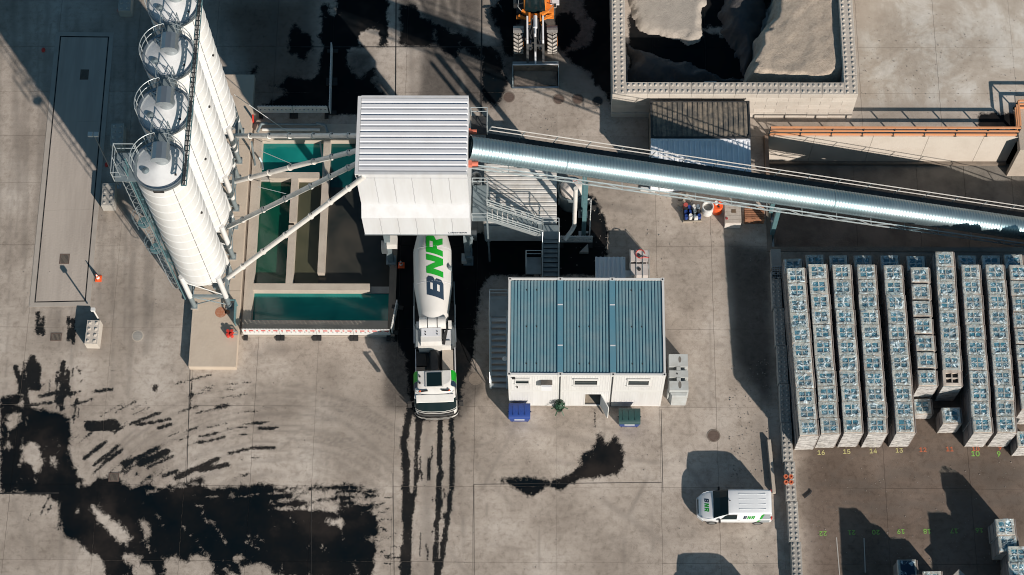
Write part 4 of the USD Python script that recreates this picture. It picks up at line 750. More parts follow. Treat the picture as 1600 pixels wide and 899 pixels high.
for (xc, lab) in ((FL[0] + BD / 2, 'left side wall of stud-topped blocks beside the loader'), (FR[0] - BD / 2, 'right side wall of stud-topped blocks beside the pale sandy yard')):
    w2 = thing('block_wall', lab, 'block wall', group='stud-topped walls of the material bays')
    for c in range(NC):
        y = yF if (c == NC - 1) else yF + BD + .006; k = 0
        if c % 2 == 0 and c < NC - 1: y0_ = y; obj('block', stud_block(BD, LB / 2 - .012, CH - .008, 2, 2, studs=False).move(t=(xc, y + LB / 4, c * CH)), BLOCKM, w2); y += LB / 2
        while y < 24:
            obj('block', stud_block(BD, LB - .014, CH - .008, 2, 4, studs=(c == NC - 1)).move(t=(xc + RNG.uniform(-.008, .008), y + LB / 2, c * CH)), BLOCKM, w2); y += LB
# low single-course wall beside the pallet yard
lw = thing('low_block_wall', 'low stud-topped wall of long blocks between yard and pallet rows', 'block wall')
Wa, Wb = at(1212.5, 447, .62), at(1245, 899, .62); nW = 9
for k in range(nW + 1):
    y = Wa[1] + 1.0 - k * 2.42; x = Wa[0] + (Wb[0] - Wa[0]) * (Wa[1] - y) / (Wa[1] - Wb[1])
    if k == 0: continue
    obj('block', stud_block(.60, 2.40, .62, 2, 8).move(t=(x + RNG.uniform(-.03, .03), y + 1.2, 0)), CONCG, lw)
c = at(1212, 433, 0); t = thing('wire_crate', 'wire mesh crate at the shaded upper end of the low wall', 'crate', (c[0], c[1], 0))
obj('base', MB().cb(0, 0, 0, .6, .75, .62), CONCD, t); g = MB()
for x in np.linspace(-.28, .28, 5): g.bar([x, -.36, .85], [x, .36, .85], .02, .02)
for y in np.linspace(-.36, .36, 6): g.bar([-.28, y, .87], [.28, y, .87], .02, .02)
for x in (-.28, .28):
    for y in (-.36, .36): g.bar([x, y, .62], [x, y, .88], .03, .03)
obj('mesh', g, STEEL, t, kind='stuff')
obj('wall_stub', MB().bx(c[0] - .3, c[0] + .3, c[1] + .4, c[1] + 1.6, 0, .62), CONCG, None, label='dark plain block ending the low wall near the pit', cat='block')
c = at(1231.5, 750, .62 + .13); t = thing('orange_module', 'orange plastic spacer rings lying on the low block wall', 'plastic spacers', (c[0], c[1], .76))
for i in (-1, 1):
    for j in (-1, 1):
        obj('ring', MB().lathe([(.07, 0), (.07, .16), (.125, .16), (.125, 0)], (i * .15, j * .17, 0), 12), PORG, t); obj('bar', MB().cb(i * .15, j * .17, .02, .26, .07, .1), ORED, t)
# loose big blocks in the yard
for (p, z, rz, m, lab) in [((187,219),.8,.03,CONCG,'big grey stud block in the silo shade, nearer the far silos'),((173,312),.8,.02,CONCG,'big stud block in the shade beside the caged ladder'),((199,10),.8,.0,CONCG,'big stud block in the shade at the upper picture edge'),((148.5,526),.8,-.03,BLOCKM,'big sunlit stud block left of the silo plinth')]:
    c = at(*p); obj('stud_block', stud_block(.80, 1.55, z, 2, 4).move(R=[[math.cos(rz), -math.sin(rz), 0], [math.sin(rz), math.cos(rz), 0], [0, 0, 1]], t=(c[0], c[1], 0)), m, None, label=lab, cat='concrete block')
# lamp post and marker post on two of them
c = at(186, 292, .8); t = thing('lamp_post', 'thin lamp post with white floodlight head on a shaded block', 'lamp', (c[0], c[1], .8))
def z_at(p, px):   # height above point p that shows at picture row px
    return min(np.arange(0, 20, .02), key=lambda z: abs(image_of([p[0], p[1], z])[1] - px))
hz = z_at(c, 211) - .8
obj('pole', MB().tube([0, 0, 0], [0, 0, hz], .045, 8, r2=.03), STEELD, t); obj('base_plate', MB().cb(0, 0, 0, .25, .25, .02), STEEL, t)
for s in (-.2, .14): obj('floodlight', MB().bx(s - .14, s + .14, -.15, .12, hz, hz + .16), WHITE, t)
c = at(153, 497, .8); t = thing('camera_post', 'short post with white camera box on the sunlit block', 'post', (c[0], c[1], .8))
obj('pole', MB().tube([0, 0, 0], [0, 0, 1.35], .05, 8), PIPEW, t); obj('camera_box', MB().bx(-.12, .12, -.1, .1, 1.3, 1.5), WHITE, t)
def cone(p, lab):
    c = at(*p); t = thing('traffic_cone', lab, 'traffic cone', (c[0], c[1], 0))
    obj('base', MB().cb(0, 0, 0, .40, .40, .05), ORED, t)
    for k in range(4): obj('band', MB().lathe([(.15 - .03 * k, .05 + .17 * k), (.12 - .03 * k, .05 + .17 * (k + 1))], n=14), (ORED, WHITE, ORED, WHITE)[k], t, smooth=40)
    obj('tip', MB().lathe([(.03, .73), (.02, .78), (.001, .78)], n=10), ORED, t)
cone((154, 436), 'orange and white traffic cone standing in the sun beside the weighbridge'); cone((627, 415), 'orange and white traffic cone in the shade beside the mixer truck')
for (p, lab) in [((68, 79), 'faded red lump on the shaded weighbridge edge'), ((167, 258), 'small red scrap in the shade near the ladder'), ((187, 17), 'red and white hand tool leaning on the topmost block')]:
    c = at(*p); obj('scrap', MB().tri(trimesh.creation.icosphere(1, .13)).move(R=np.diag([1, 1.4, .6]), t=(c[0], c[1], .06)), RED, None, label=lab, cat='scrap')
obj('red_stake', MB().bar(at(396, 192, 0), at(395, 180, 1.1), .1, .1), RED, None, label='thin red stake at the corner of the plinth and basin', cat='stake')

# ================================================================== sand and gravel in the bays
def heap(name, poly_px, zref, hmax, m, lab, cat, edge=.9, seed=1, rough=.25, cell=.12, tilt=None):
    P = Polygon([tuple(at(x, y, zref)[:2]) for x, y in poly_px]).buffer(0); x0, y0, x1, y1 = P.bounds
    X = np.arange(x0 - .3, x1 + .3, cell); Y = np.arange(y0 - .3, y1 + .3, cell); XX, YY = np.meshgrid(X, Y, indexing='ij')
    nz = meshkit.fbm(np.stack([XX * .9, YY * .9, XX * 0 + seed], -1), 5, seed) - .5
    Xw, Yw = XX + nz * 1.3, YY + (meshkit.fbm(np.stack([XX * .9, YY * .9, XX * 0 + seed + 5], -1), 4, seed + 3) - .5) * .9
    pts = shapely.points(Xw.ravel(), Yw.ravel()); dist = np.where(shapely.contains(P, pts), shapely.distance(P.exterior, pts), -shapely.distance(P.exterior, pts)).reshape(XX.shape)
    k = np.clip(dist / edge, 0, 1); H = hmax * k * (2 - k) + rough * nz * np.clip(dist / edge, 0, 1)
    if tilt is not None: H = H * np.clip(tilt(XX, YY), .1, 1.5)
    H = np.where(dist <= 0, -.12, H)
    i, j = np.meshgrid(np.arange(len(X) - 1), np.arange(len(Y) - 1), indexing='ij'); n = len(Y)
    q = np.stack([i * n + j, (i + 1) * n + j, (i + 1) * n + j + 1, i * n + j + 1], -1).reshape(-1, 4)
    V = np.stack([XX, YY, H], -1).reshape(-1, 3); q = q[(V[q][:, :, 2] > -.11).any(1)]
    u, inv = np.unique(q, return_inverse=True)
    obj(name, MB().add(V[u], inv.reshape(-1, 4)), m, None, smooth=True, label=lab, cat=cat)
heap('sand_heap', [(1166,135),(1172,100),(1176,72),(1192,32),(1206,0),(1218,-60),(1330,-60),(1332,110),(1328,134),(1290,139),(1230,138)], 1.6, 2.6, SANDM, 'big tan sand heap in the right-hand bay', 'sand heap', edge=.75, seed=3, rough=.25)
heap('sand_heap', [(980,-60),(983,25),(1000,44),(1030,48),(1060,55),(1085,64),(1096,62),(1102,20),(1098,-60)], .3, .35, SANDG, 'pale flat sand heap in the upper left of the bay', 'sand heap', edge=.6, seed=9, rough=.08)
heap('gravel_heap', [(981,60),(1005,72),(1060,92),(1120,112),(1165,128),(981,128)], .5, .9, SANDW, 'dark wet gravel heap behind the front bay wall', 'gravel heap', edge=1.5, seed=5, rough=.5)
heap('gravel_heap', [(1120,-50),(1125,20),(1140,70),(1160,110),(1176,118),(1192,60),(1205,-50)], .5, 1.0, SANDW, 'dark wet gravel heap at the foot of the tan sand', 'gravel heap', edge=1.4, seed=8, rough=.5)
c = at(1109, 120, .9); obj('divider_slab', stud_block(.75, .85, 1.3, 2, 2, studs=False).move(t=(c[0], yF + BD + .55, 0)), CONCG, None, label='smooth upright block against the inside of the front bay wall', cat='concrete block')

# ================================================================== pit with retaining wall
pit = thing('pit', kind='structure')
obj('pit_floor', MB().bx(PIT_X0, 60, PIT_Y0, PIT_Y1, PIT_Z - .2, PIT_Z), PITF, pit)
for k in range(5):   # floor slabs
    xs = [at(p, 300, PIT_Z)[0] for p in (1205, 1335, 1434, 1508, 1582)] + [45]
    obj('floor_slab', MB().bx(xs[k] + .015, xs[k + 1] - .015, PIT_Y0 + .01, PIT_Y1 - .02, PIT_Z, PIT_Z + .03), PITF, pit)
obj('south_wall', MB().bx(PIT_X0 - .3, 60, PIT_Y0 - .3, PIT_Y0, PIT_Z, .06), CONCD, pit); obj('west_wall', MB().bx(PIT_X0 - .3, PIT_X0, PIT_Y0, PIT_Y1 + .02, PIT_Z, .06), CONCD, pit)
XE = at(1592, 220, 0)[0]
rw = thing('retaining_wall', 'sunlit concrete retaining wall below the orange handrail', 'wall')
xj = [PIT_X0] + [at(p, 222, 0)[0] for p in (1274, 1365, 1452, 1538)] + [XE]
for a, b2 in zip(xj[:-1], xj[1:]): obj('wall_panel', MB().bx(a + .012, b2 - .012, PIT_Y1, PIT_Y1 + .3, PIT_Z, .05), WALLC, rw)
obj('footing', MB().bx(PIT_X0, XE, PIT_Y1 - .18, PIT_Y1 - .002, PIT_Z, PIT_Z + .35), CONCD, rw)
r2 = thing('retaining_wall', 'short return wall with orange rails at the right picture edge', 'wall')
obj('wall_panel', MB().bx(XE + .02, 40, PIT_Y1 - .9, PIT_Y1 + 3, -.6, .04), CONC, r2); obj('wall_panel', MB().bx(XE + .02, 40, PIT_Y1 - .9, PIT_Y1 - .6, PIT_Z, -.605), CONC, r2)
def handrail(name, pts, lab, m, post_m, step=1.95, rails=((1.1, .05), (.62, .05)), toe=True):
    t = thing(name, lab, 'handrail')
    for a, b2 in zip(pts[:-1], pts[1:]):
        a, b2 = np.asarray(a, float), np.asarray(b2, float); d = b2 - a; L = np.linalg.norm(d); n = max(1, round(L / step))
        for h, w in rails: obj('rail', MB().bar(a + [0, 0, h], b2 + [0, 0, h], w * 2, w * 2), m, t)
        if toe: obj('toe_board', MB().bar(a + [0, 0, .12], b2 + [0, 0, .12], .06, .2), m, t)
        for k in range(n + 1): q = a + d * k / n; obj('post', MB().bar(q, q + [0, 0, 1.1], .07, .07).cb(q[0], q[1], q[2], .16, .2, .03), post_m, t)
handrail('handrail', [(PIT_X0 + .1, PIT_Y1 + .1, .05), (XE - .1, PIT_Y1 + .1, .05)], 'long orange handrail with dark posts along the retaining wall', RAILO, CHASS)
handrail('handrail', [(XE - .1, PIT_Y1 + .25, .05), (XE - .1, PIT_Y1 + 2.0, .05), (40, PIT_Y1 + 2.0, .05)], 'orange handrail turning the corner at the right picture edge', RAILO, CHASS)
obj('kerb_beam', MB().bar([PIT_X0 - .12, PIT_Y1 - .1, .3], [PIT_X0 - .12, PIT_Y0 + 4.6, .3], .22, .46), mat('beam_brown', (.20, .14, .105), .8, dirt=.6, dirtcol=(.30, .18, .11), scale=2), None, label='brown kerb beam running down from the end of the orange rail', cat='kerb')

# ================================================================== belt conveyor under its corrugated cover
CA, CBp = at(733, 231.5, 11.2), at(1600, 357.5, -1.5)
CBp = CA + (CBp - CA) * 1.10
cdir = (CBp - CA) / np.linalg.norm(CBp - CA); clen = np.linalg.norm(CBp - CA)
cside = np.cross([0, 0, 1.0], cdir); cside /= np.linalg.norm(cside); cup = np.cross(cdir, cside)      # cside points north
def cv(s, lat, up): return CA + cdir * s + cside * lat + cup * up
bc = thing('belt_conveyor', 'long sloping belt conveyor under a corrugated round metal cover', 'conveyor')
CRAD, PITCHC = .70, .20
nsec = 7; nang = 30
for k in range(nsec):
    s0, s1 = clen * k / nsec + .004, clen * (k + 1) / nsec - .004; n = int((s1 - s0) / PITCHC * 4); ss = np.linspace(s0, s1, n + 1)
    ph = ss / PITCHC * 2 * math.pi; rad = CRAD + .012 * np.sin(ph); th = np.arange(nang) * 2 * math.pi / nang
    V = (CA + ss[:, None, None] * cdir + rad[:, None, None] * (np.cos(th)[None, :, None] * cside + np.sin(th)[None, :, None] * cup)).reshape(-1, 3)
    i, j = np.meshgrid(np.arange(n), np.arange(nang), indexing='ij'); j2 = (j + 1) % nang
    obj('cover_section', MB().add(V, np.stack([i * nang + j, i * nang + j2, (i + 1) * nang + j2, (i + 1) * nang + j], -1).reshape(-1, 4)), TUBE, bc, smooth=True)
for lat, up in ((-.86, -.32), (.86, -.32), (-.86, -.78), (.86, -.78)): obj('truss_chord', MB().bar(cv(.3, lat, up), cv(clen, lat, up), .06, .06), RAILM, bc)
nb = 34
for lat in (-.86, .86):
    for k in range(nb):
        s0, s1 = .3 + (clen - .3) * k / nb, .3 + (clen - .3) * (k + 1) / nb
        obj('truss_diagonal', MB().bar(cv(s0, lat, -.32 if k % 2 else -.78), cv(s1, lat, -.78 if k % 2 else -.32), .04, .04), RAILM, bc)
for k in range(0, nb, 2):
    s0 = .3 + (clen - .3) * k / nb; obj('cross_member', MB().bar(cv(s0, -.86, -.78), cv(s0, .86, -.78), .05, .05), RAILM, bc)
obj('walkway', MB().bar(cv(1.2, 1.14, -.55), cv(clen, 1.14, -.55), .5, .05), CHASS, bc)
for up in (.45, .0): obj('walkway_rail', MB().bar(cv(1.2, 1.32, up), cv(clen, 1.32, up), .04, .04), PIPEW, bc)
for k in range(20):
    s0 = 1.2 + (clen - 1.5) * k / 19; obj('rail_post', MB().bar(cv(s0, 1.32, -.55), cv(s0, 1.32, .45), .04, .04), STEELD, bc)
def s_of(px): return min(np.arange(0, clen, .05), key=lambda s: abs(image_of(cv(s, -.8, -.8))[0] - px))
for px, zf in ((916, 0.0), (1216, -1.6)):
    s0 = s_of(px)
    for lat in (-.75, .75):
        p = cv(s0, lat, -.8); lg = obj('support_leg', MB().bar(p, [p[0], p[1], zf], .26, .26), TEAL, bc); obj('foot', MB().cb(p[0], p[1], zf, .6, .6, .06), STEEL, lg)
    p, q3 = cv(s0, -.75, -.8), cv(s0, .75, -.8)
    obj('leg_brace', MB().bar([p[0], p[1], (p[2] + zf) / 2 + .6], [q3[0], q3[1], zf + .4], .09, .09), PIPEW, bc)
p = cv(s_of(1216), 0, -1.25); obj('pier', MB().cb(p[0], p[1], PIT_Z, 1.2, 2.4, -1.6 - PIT_Z), CONCD, pit)
p = cv(s_of(903), -1.0, -1.2); t = thing('downpipe', 'pale downpipe with an elbow beside the conveyor leg', 'pipe')
obj('tube', MB().tube(p, [p[0], p[1], 2.2], .13, 10), PIPEW, t, smooth=40); obj('elbow', MB().path([[p[0], p[1], 2.2], [p[0] - .15, p[1] - .2, 1.9], [p[0] - .6, p[1] - .75, 1.7]], .13, 10), PIPEW, t, smooth=40)

# ================================================================== containers
def container(name, lab, c0, c1, zt, m, m2):
    """Steel box whose roof runs from c0 (lower left) to c1 (upper right)."""
    x0, y0 = c0[:2]; x1, y1 = c1[:2]; t = thing(name, lab, 'container')
    n = round((x1 - x0 - .2) / .32); V = []; F = []
    prof = []
    for k in range(n):
        a = x0 + .1 + (x1 - x0 - .2) * k / n; w = (x1 - x0 - .2) / n
        prof += [(a, 0), (a + .12 * w, .045), (a + .55 * w, .045), (a + .67 * w, 0)]
    prof.append((x1 - .1, 0))
    V = [[x, y, zt - .06 + z] for x, z in prof for y in (y0 + .08, y1 - .08)]
    obj('roof', MB().add(V, [[2 * k, 2 * k + 2, 2 * k + 3, 2 * k + 1] for k in range(len(prof) - 1)]), m, t)
    for (a, b2, nm) in (((y0, y0 + .08), None, 'top_rail'), ((y1 - .08, y1), None, 'top_rail')): obj(nm, MB().bx(x0, x1, a[0], a[1], zt - .1, zt), m2, t)
    for a in (x0, x1 - .1): obj('end_rail', MB().bx(a, a + .1, y0 + .083, y1 - .083, zt - .1, zt - .002), m2, t)
    for nm, y in (('side_wall', y0 + .02), ('side_wall', y1 - .05)):
        V = []; 
        pw = [(x, (.03 if (i // 2) % 2 else 0)) for i, x in enumerate(np.repeat(np.linspace(x0 + .05, x1 - .05, 40), 1))]
        V = [[x, y + d, z] for x, d in pw for z in (.1, zt - .1)]
        obj(nm, MB().add(V, [[2 * k, 2 * k + 2, 2 * k + 3, 2 * k + 1] for k in range(len(pw) - 1)]), m, t)
    obj('end_wall', MB().bx(x0 + .02, x0 + .06, y0 + .08, y1 - .08, .1, zt - .1), m, t); obj('end_wall', MB().bx(x1 - .06, x1 - .02, y0 + .08, y1 - .08, .1, zt - .1), m, t)
    obj('floor_frame', MB().bx(x0, x1, y0, y1, 0, .1), m2, t)
    for x in (x0 + .09, x1 - .09):
        for y in (y0 + .08, y1 - .08): obj('corner_casting', MB().cb(x, y, zt - .12, .19, .17, .135), m2, t)
    return t
c0, c1 = at(1017, 215, 2.6), at(1171, 158, 2.6); container('shipping_container', 'old weathered dark container with a blotched ribbed roof', c0, c1, 2.6, RUST, CHASS)
e1 = at(1172, 216.5, 2.6); container('shipping_container', 'pale container beneath the conveyor handrail beside the dark one', (c0[0], e1[1] - 2.44), (e1[0], e1[1] - .02), 2.58, CONTW, CONTW)

# ================================================================== ribbed shed, stairs and platforms by the tower
s0, s1 = at(756, 350, 2.65), at(870, 256, 2.65); t = thing('ribbed_shed', 'low pale shed with a ribbed roof under the conveyor', 'shed')
X0s, Y0s, X1s, Y1s = s0[0], s0[1], s1[0], s1[1]
n = 14
for k in range(n):
    a, b2 = Y0s + (Y1s - Y0s) * k / n, Y0s + (Y1s - Y0s) * (k + 1) / n; w = b2 - a
    V = [[x, y, z] for x in (X0s + .1, X1s) for y, z in ((a + .005, 2.6), (a + .1 * w, 2.6), (a + .25 * w, 2.67), (b2 - .12 * w, 2.67), (b2 - .01 * w, 2.6))]
    obj('roof_panel', MB().add(V, [[i, i + 1, i + 6, i + 5] for i in range(4)]).add(V, [[0, 1, 2, 3], [5, 8, 7, 6]]), SHEDW, t)
obj('walls', MB().bx(X0s, X1s, Y0s, Y1s, 0, 2.595), SHEDW, t); obj('roof_trim', MB().bx(X0s - .02, X0s + .095, Y0s, Y1s, 2.5, 2.69), CONCG, t); obj('gutter', MB().bx(X0s, X1s, Y0s - .08, Y0s - .003, 2.5, 2.6), STEELD, t)
c = at(763, 372, 0); obj('stub_post', MB().tube([c[0], c[1] - .1, 0], [c[0], c[1] - .1, 1.4], .05, 8).cb(c[0], c[1] - .1, 0, .3, .3, .03), RAILM, None, label='thin grey post in front of the ribbed shed', cat='post')
def rails(b, pts, m, parent, nm='handrail', hs=(1.05, .55), step=1.2):
    g = MB(); pts = [np.asarray(p, float) for p in pts]
    for a, c2 in zip(pts[:-1], pts[1:]):
        for h in hs: g.tube(a + [0, 0, h], c2 + [0, 0, h], .028, 5)
        n = max(1, round(np.linalg.norm(c2 - a) / step))
        for k in range(n + 1): q = a + (c2 - a) * k / n; g.tube(q, q + [0, 0, 1.05], .026, 5)
    obj(nm, g, m, parent)
def flight(parent, a, b2, w, n, m, sm):
    """Stair flight from low point a to high point b2 with treads as separate pieces."""
    a, b2 = np.asarray(a, float), np.asarray(b2, float); d = b2 - a; hz_ = np.array([d[0], d[1], 0]); hz_ /= np.linalg.norm(hz_); sd_ = np.array([-hz_[1], hz_[0], 0])
    for s in (-1, 1): obj('stringer', MB().bar(a + sd_ * s * w / 2, b2 + sd_ * s * w / 2, .05, .22), sm, parent)
    for k in range(n):
        q = a + d * (k + .5) / n; obj('tread', MB().bar(q - sd_ * w * .48, q + sd_ * w * .48, .24, .035), m, parent)
    return sd_
pz = 6.2; q0, q1 = at(738, 345, pz), at(762, 290, pz)
t = thing('tower_stairs', 'grey steel stairs and platforms winding down from the tower over the shed', 'stairs')
obj('platform', MB().bx(q0[0], q1[0], q0[1], q1[1], pz - .08, pz), STEELD, t)
rails(t, [(q0[0], q0[1], pz), (q1[0], q0[1], pz)], RAILM, t); rails(t, [(q1[0], q0[1] + 1.0, pz), (q1[0], q1[1], pz), (q0[0], q1[1], pz)], RAILM, t)
z2 = 3.1; e0 = at(848, 371, z2); hi = np.array([q1[0], q0[1] + .5, pz]); lo = np.array([e0[0], e0[1] + .42, z2])
sdv = flight(t, lo, hi, .85, 11, STEELD, RAILM)
for s in (-1, 1): rails(t, [lo + sdv * s * .42, hi + sdv * s * .42], RAILM, t, hs=(1.0, .66, .33))
f1 = at(873, 352, z2); obj('platform', MB().bx(e0[0], f1[0], e0[1] - .1, f1[1], z2 - .08, z2), STEELD, t)
rails(t, [(e0[0], f1[1], z2), (f1[0], f1[1], z2), (f1[0], e0[1] - .1, z2)], RAILM, t)
g0 = at(860, 432, .3); mid = ((e0[0] + f1[0]) / 2)
sdv = flight(t, np.array([mid, e0[1] - 2.9, .15]), np.array([mid, e0[1] - .1, z2]), .95, 13, STEELD, STEELD)
for s in (-.5, .5): rails(t, [(mid + s, e0[1] - 2.9, .15), (mid + s, e0[1] - .1, z2)], RAILM, t)
for (x, y) in ((e0[0], e0[1]), (f1[0], e0[1]), (f1[0], f1[1])): obj('leg', MB().bar([x, y, 0], [x, y, z2], .1, .1), STEELD, t)
for (x, y) in ((q1[0], q0[1]), (q1[0], q1[1])): obj('leg', MB().bar([x, y, 0], [x, y, pz], .1, .1), STEELD, t)
u0, u1 = at(822, 428, 1.6), at(846, 402, 1.6); obj('low_landing', MB().bx(u0[0], u1[0], u0[1], u1[1], 1.5, 1.6), STEELD, t); rails(t, [(u0[0], u0[1], 1.6), (u0[0], u1[1], 1.6), (u1[0], u1[1], 1.6)], RAILM, t)
w0, w1 = at(736, 210, 10.4), at(762, 181, 10.4); t = thing('head_platform', 'small railed platform at the conveyor head on the tower wall', 'platform')
obj('deck', MB().bx(w0[0], w1[0], w0[1], w1[1], 10.3, 10.4), CHASS, t); rails(t, [(w0[0], w1[1], 10.4), (w1[0], w1[1], 10.4), (w1[0], w0[1], 10.4)], RAILM, t)
c = at(744, 276, 6.5); obj('vent_duct', MB().lathe([(.32, 5.2), (.32, 6.5), (.28, 6.5), (.28, 5.3)], (c[0], c[1], 0), 20), STEEL, None, smooth=30, label='open round grey duct between tower and ribbed shed', cat='duct')
c = at(893, 290, 2.2); t = thing('bag_tank', 'round grey tank topped with a crumpled white bag', 'tank', (c[0], c[1], 0))
obj('tank', MB().lathe([(.85, 0), (.85, 1.7), (.75, 1.72), (.70, 1.5)], n=24), STEELD, t, smooth=30)
ic = trimesh.creation.icosphere(3, 1.0); v = ic.vertices; v = v * [0.72, .72, .5] * (1 + .35 * (meshkit.fbm(v * 2.2 + 4, 4, 2) - .5))[:, None]; obj('white_bag', MB().add(v + [0, 0, 1.75], ic.faces), BAG, t, smooth=True)
obj('strap', MB().path([[.1, .3, 2.25], [.3, .35, 2.27], [.35, .1, 2.27]], .04), RED, t)

# ================================================================== office block of stacked cabins
OX0, OX1, OY0, OY1, OZ = -.11, 8.97, -7.62, -1.57, 5.6
of = thing('office_block', 'two-storey white cabin office with a teal ribbed roof', 'office')
MW = (OX1 - OX0) / 3
for k in range(3):
    a, b2 = OX0 + MW * k, OX0 + MW * (k + 1)
    # roof: recessed ribbed sheet inside a white rim
    n = 14; x0, x1 = a + (.16 if k == 0 else .20), b2 - (.16 if k == 2 else .20); prof = []
    for j in range(n):
        s = x0 + (x1 - x0) * j / n; w = (x1 - x0) / n; prof += [(s, 0), (s + .08 * w, .05), (s + .58 * w, .05), (s + .70 * w, 0)]
    prof.append((x1, 0)); V = [[x, y, OZ - .10 + z] for x, z in prof for y in (OY0 + .22, OY1 - .20)]
    rs = obj('roof_sheet', MB().add(V, [[2 * j, 2 * j + 2, 2 * j + 3, 2 * j + 1] for j in range(len(prof) - 1)]), TEALR, of)
    for fx in (.34, .56):
        for yy in (.08, .5, .92): obj('roof_bolt', MB().lathe([(.001, OZ - .03), (.035, OZ - .03), (.035, OZ - .08)], (x0 + (x1 - x0) * fx, OY0 + .3 + 5.4 * yy, 0), 8), BLACK, rs)
    if k < 2:
        cs = obj('joint_cover', MB().bx(b2 - .17, b2 + .17, OY0 + .16, OY1 - .14, OZ - .06, OZ - .012), TEALC, of)
        for yy in (.3, .72): obj('cover_strap', MB().bx(b2 - .15, b2 + .15, OY0 + 6 * yy, OY0 + 6 * yy + .07, OZ - .011, OZ - .004), CLADG, cs)
for (x, y) in [(OX0 + MW * k + (.09 if k == 0 else -.09 if k == 3 else 0), y) for k in range(4) for y in (OY0 + .09, OY1 - .09)]:
    cc_ = obj('corner_casting', MB().cb(x, y, OZ - .12, .20 if x in (OX0 + .09, OX1 - .09) else .30, .17, .125), WHITE, of); obj('casting_hole', MB().lathe([(.001, OZ + .008), (.055, OZ + .008), (.055, OZ)], (x, y - .01, 0), 10), BLACK, cc_)
    
obj('roof_rim', MB().bx(OX0, OX0 + .13, OY0 + .185, OY1 - .185, OZ - .2, OZ - .002), WHITE, of); obj('roof_rim', MB().bx(OX1 - .13, OX1, OY0 + .185, OY1 - .185, OZ - .2, OZ - .002), WHITE, of)
obj('roof_rim', MB().bx(OX0 + .2, OX1 - .2, OY0 + .02, OY0 + .14, OZ - .2, OZ - .004), WHITE, of); obj('roof_rim', MB().bx(OX0 + .2, OX1 - .2, OY1 - .14, OY1 - .02, OZ - .2, OZ - .004), WHITE, of)
obj('gutter', MB().bx(OX0 + .2, OX1 - .2, OY0 + .143, OY0 + .2, OZ - .18, OZ - .07), CLADG, of); obj('roof_base', MB().bx(OX0 + .05, OX1 - .05, OY0 + .05, OY1 - .05, OZ - .35, OZ - .13), TEALC, of)
WALLW = mat('cabin_white', (0.60, 0.60, 0.60), 0.5, dirt=0.35, dirtcol=(0.42, 0.40, 0.37), scale=1.8, streak=True)
def wall_front(k, lv, openings):
    """Ribbed sheet wall of one cabin's front, with its openings cut out."""
    a, b2 = OX0 + MW * k + .02, OX0 + MW * (k + 1) - .02; z0, z1 = 2.8 * lv + .16, 2.8 * (lv + 1) - .18
    P = sbox(a + .13, z0, b2 - .13, z1).difference(shapely.union_all([sbox(*o) for o in openings])) if openings else sbox(a + .13, z0, b2 - .13, z1)
    ex = trimesh.creation.extrude_polygon(P, .06, engine='earcut'); ex.apply_transform(trimesh.transformations.rotation_matrix(math.pi / 2, [1, 0, 0])); ex.apply_translation([0, OY0 + .07, 0])
    w = obj('front_wall', MB().tri(ex), WALLW, of)
    g = MB()
    for x in np.arange(a + .22, b2 - .16, .15):
        segs = [(z0, z1)]
        for o in openings:
            if o[0] - .05 < x < o[2] + .05: segs = [t_ for s_ in segs for t_ in ((s_[0], min(s_[1], o[1] - .06)), (max(s_[0], o[3] + .06), s_[1])) if t_[1] - t_[0] > .05]
        for (u, v) in segs: g.bx(x - .018, x + .018, OY0 + .002, OY0 + .009, u + .01, v - .01)
    obj('sheet_ribs', g, WALLW, w, kind='stuff')
def win(x0, z0, x1, z1, sh=.0):
    f = MB()
    for (a, b2, c, d) in ((x0 - .07, x0, z0 - .07, z1 + .07), (x1, x1 + .07, z0 - .07, z1 + .07)): f.bx(a, b2, OY0 - .03, OY0 + .08, c, d)
    for (c, d) in ((z0 - .07, z0), (z1, z1 + .07)): f.bx(x0, x1, OY0 - .028, OY0 + .08, c, d)
    w = obj('window', f, WHITE, of); obj('pane', MB().bx(x0, x1, OY0 + .04, OY0 + .06, z0, z1), GLASS, w)
    obj('sill', MB().bx(x0 - .1, x1 + .1, OY0 - .10, OY0 - .031, z0 - .1, z0 - .05), WHITE, w); obj('shutter_box', MB().bx(x0 - .08, x1 + .08, OY0 - .10, OY0 - .031, z1 + .075, z1 + .28), WHITE, w)
def xof(px, py, z): return at(px, py, z)[0]
W1 = (xof(806, 597, 4.6), 4.15, xof(826, 597, 4.6), 4.85); W2 = (xof(898, 597, 4.6), 3.95, xof(933, 597, 4.6), 4.85); W3 = (xof(982, 597, 4.6), 3.95, xof(1014, 597, 4.6), 4.85)
D = (xof(914, 630, 1), .16, xof(938, 630, 1), 2.25)
wall_front(0, 1, [W1]); wall_front(1, 1, [W2]); wall_front(2, 1, [W3]); wall_front(0, 0, []); wall_front(1, 0, [D]); wall_front(2, 0, [])
for W in (W1, W2, W3): win(*W)
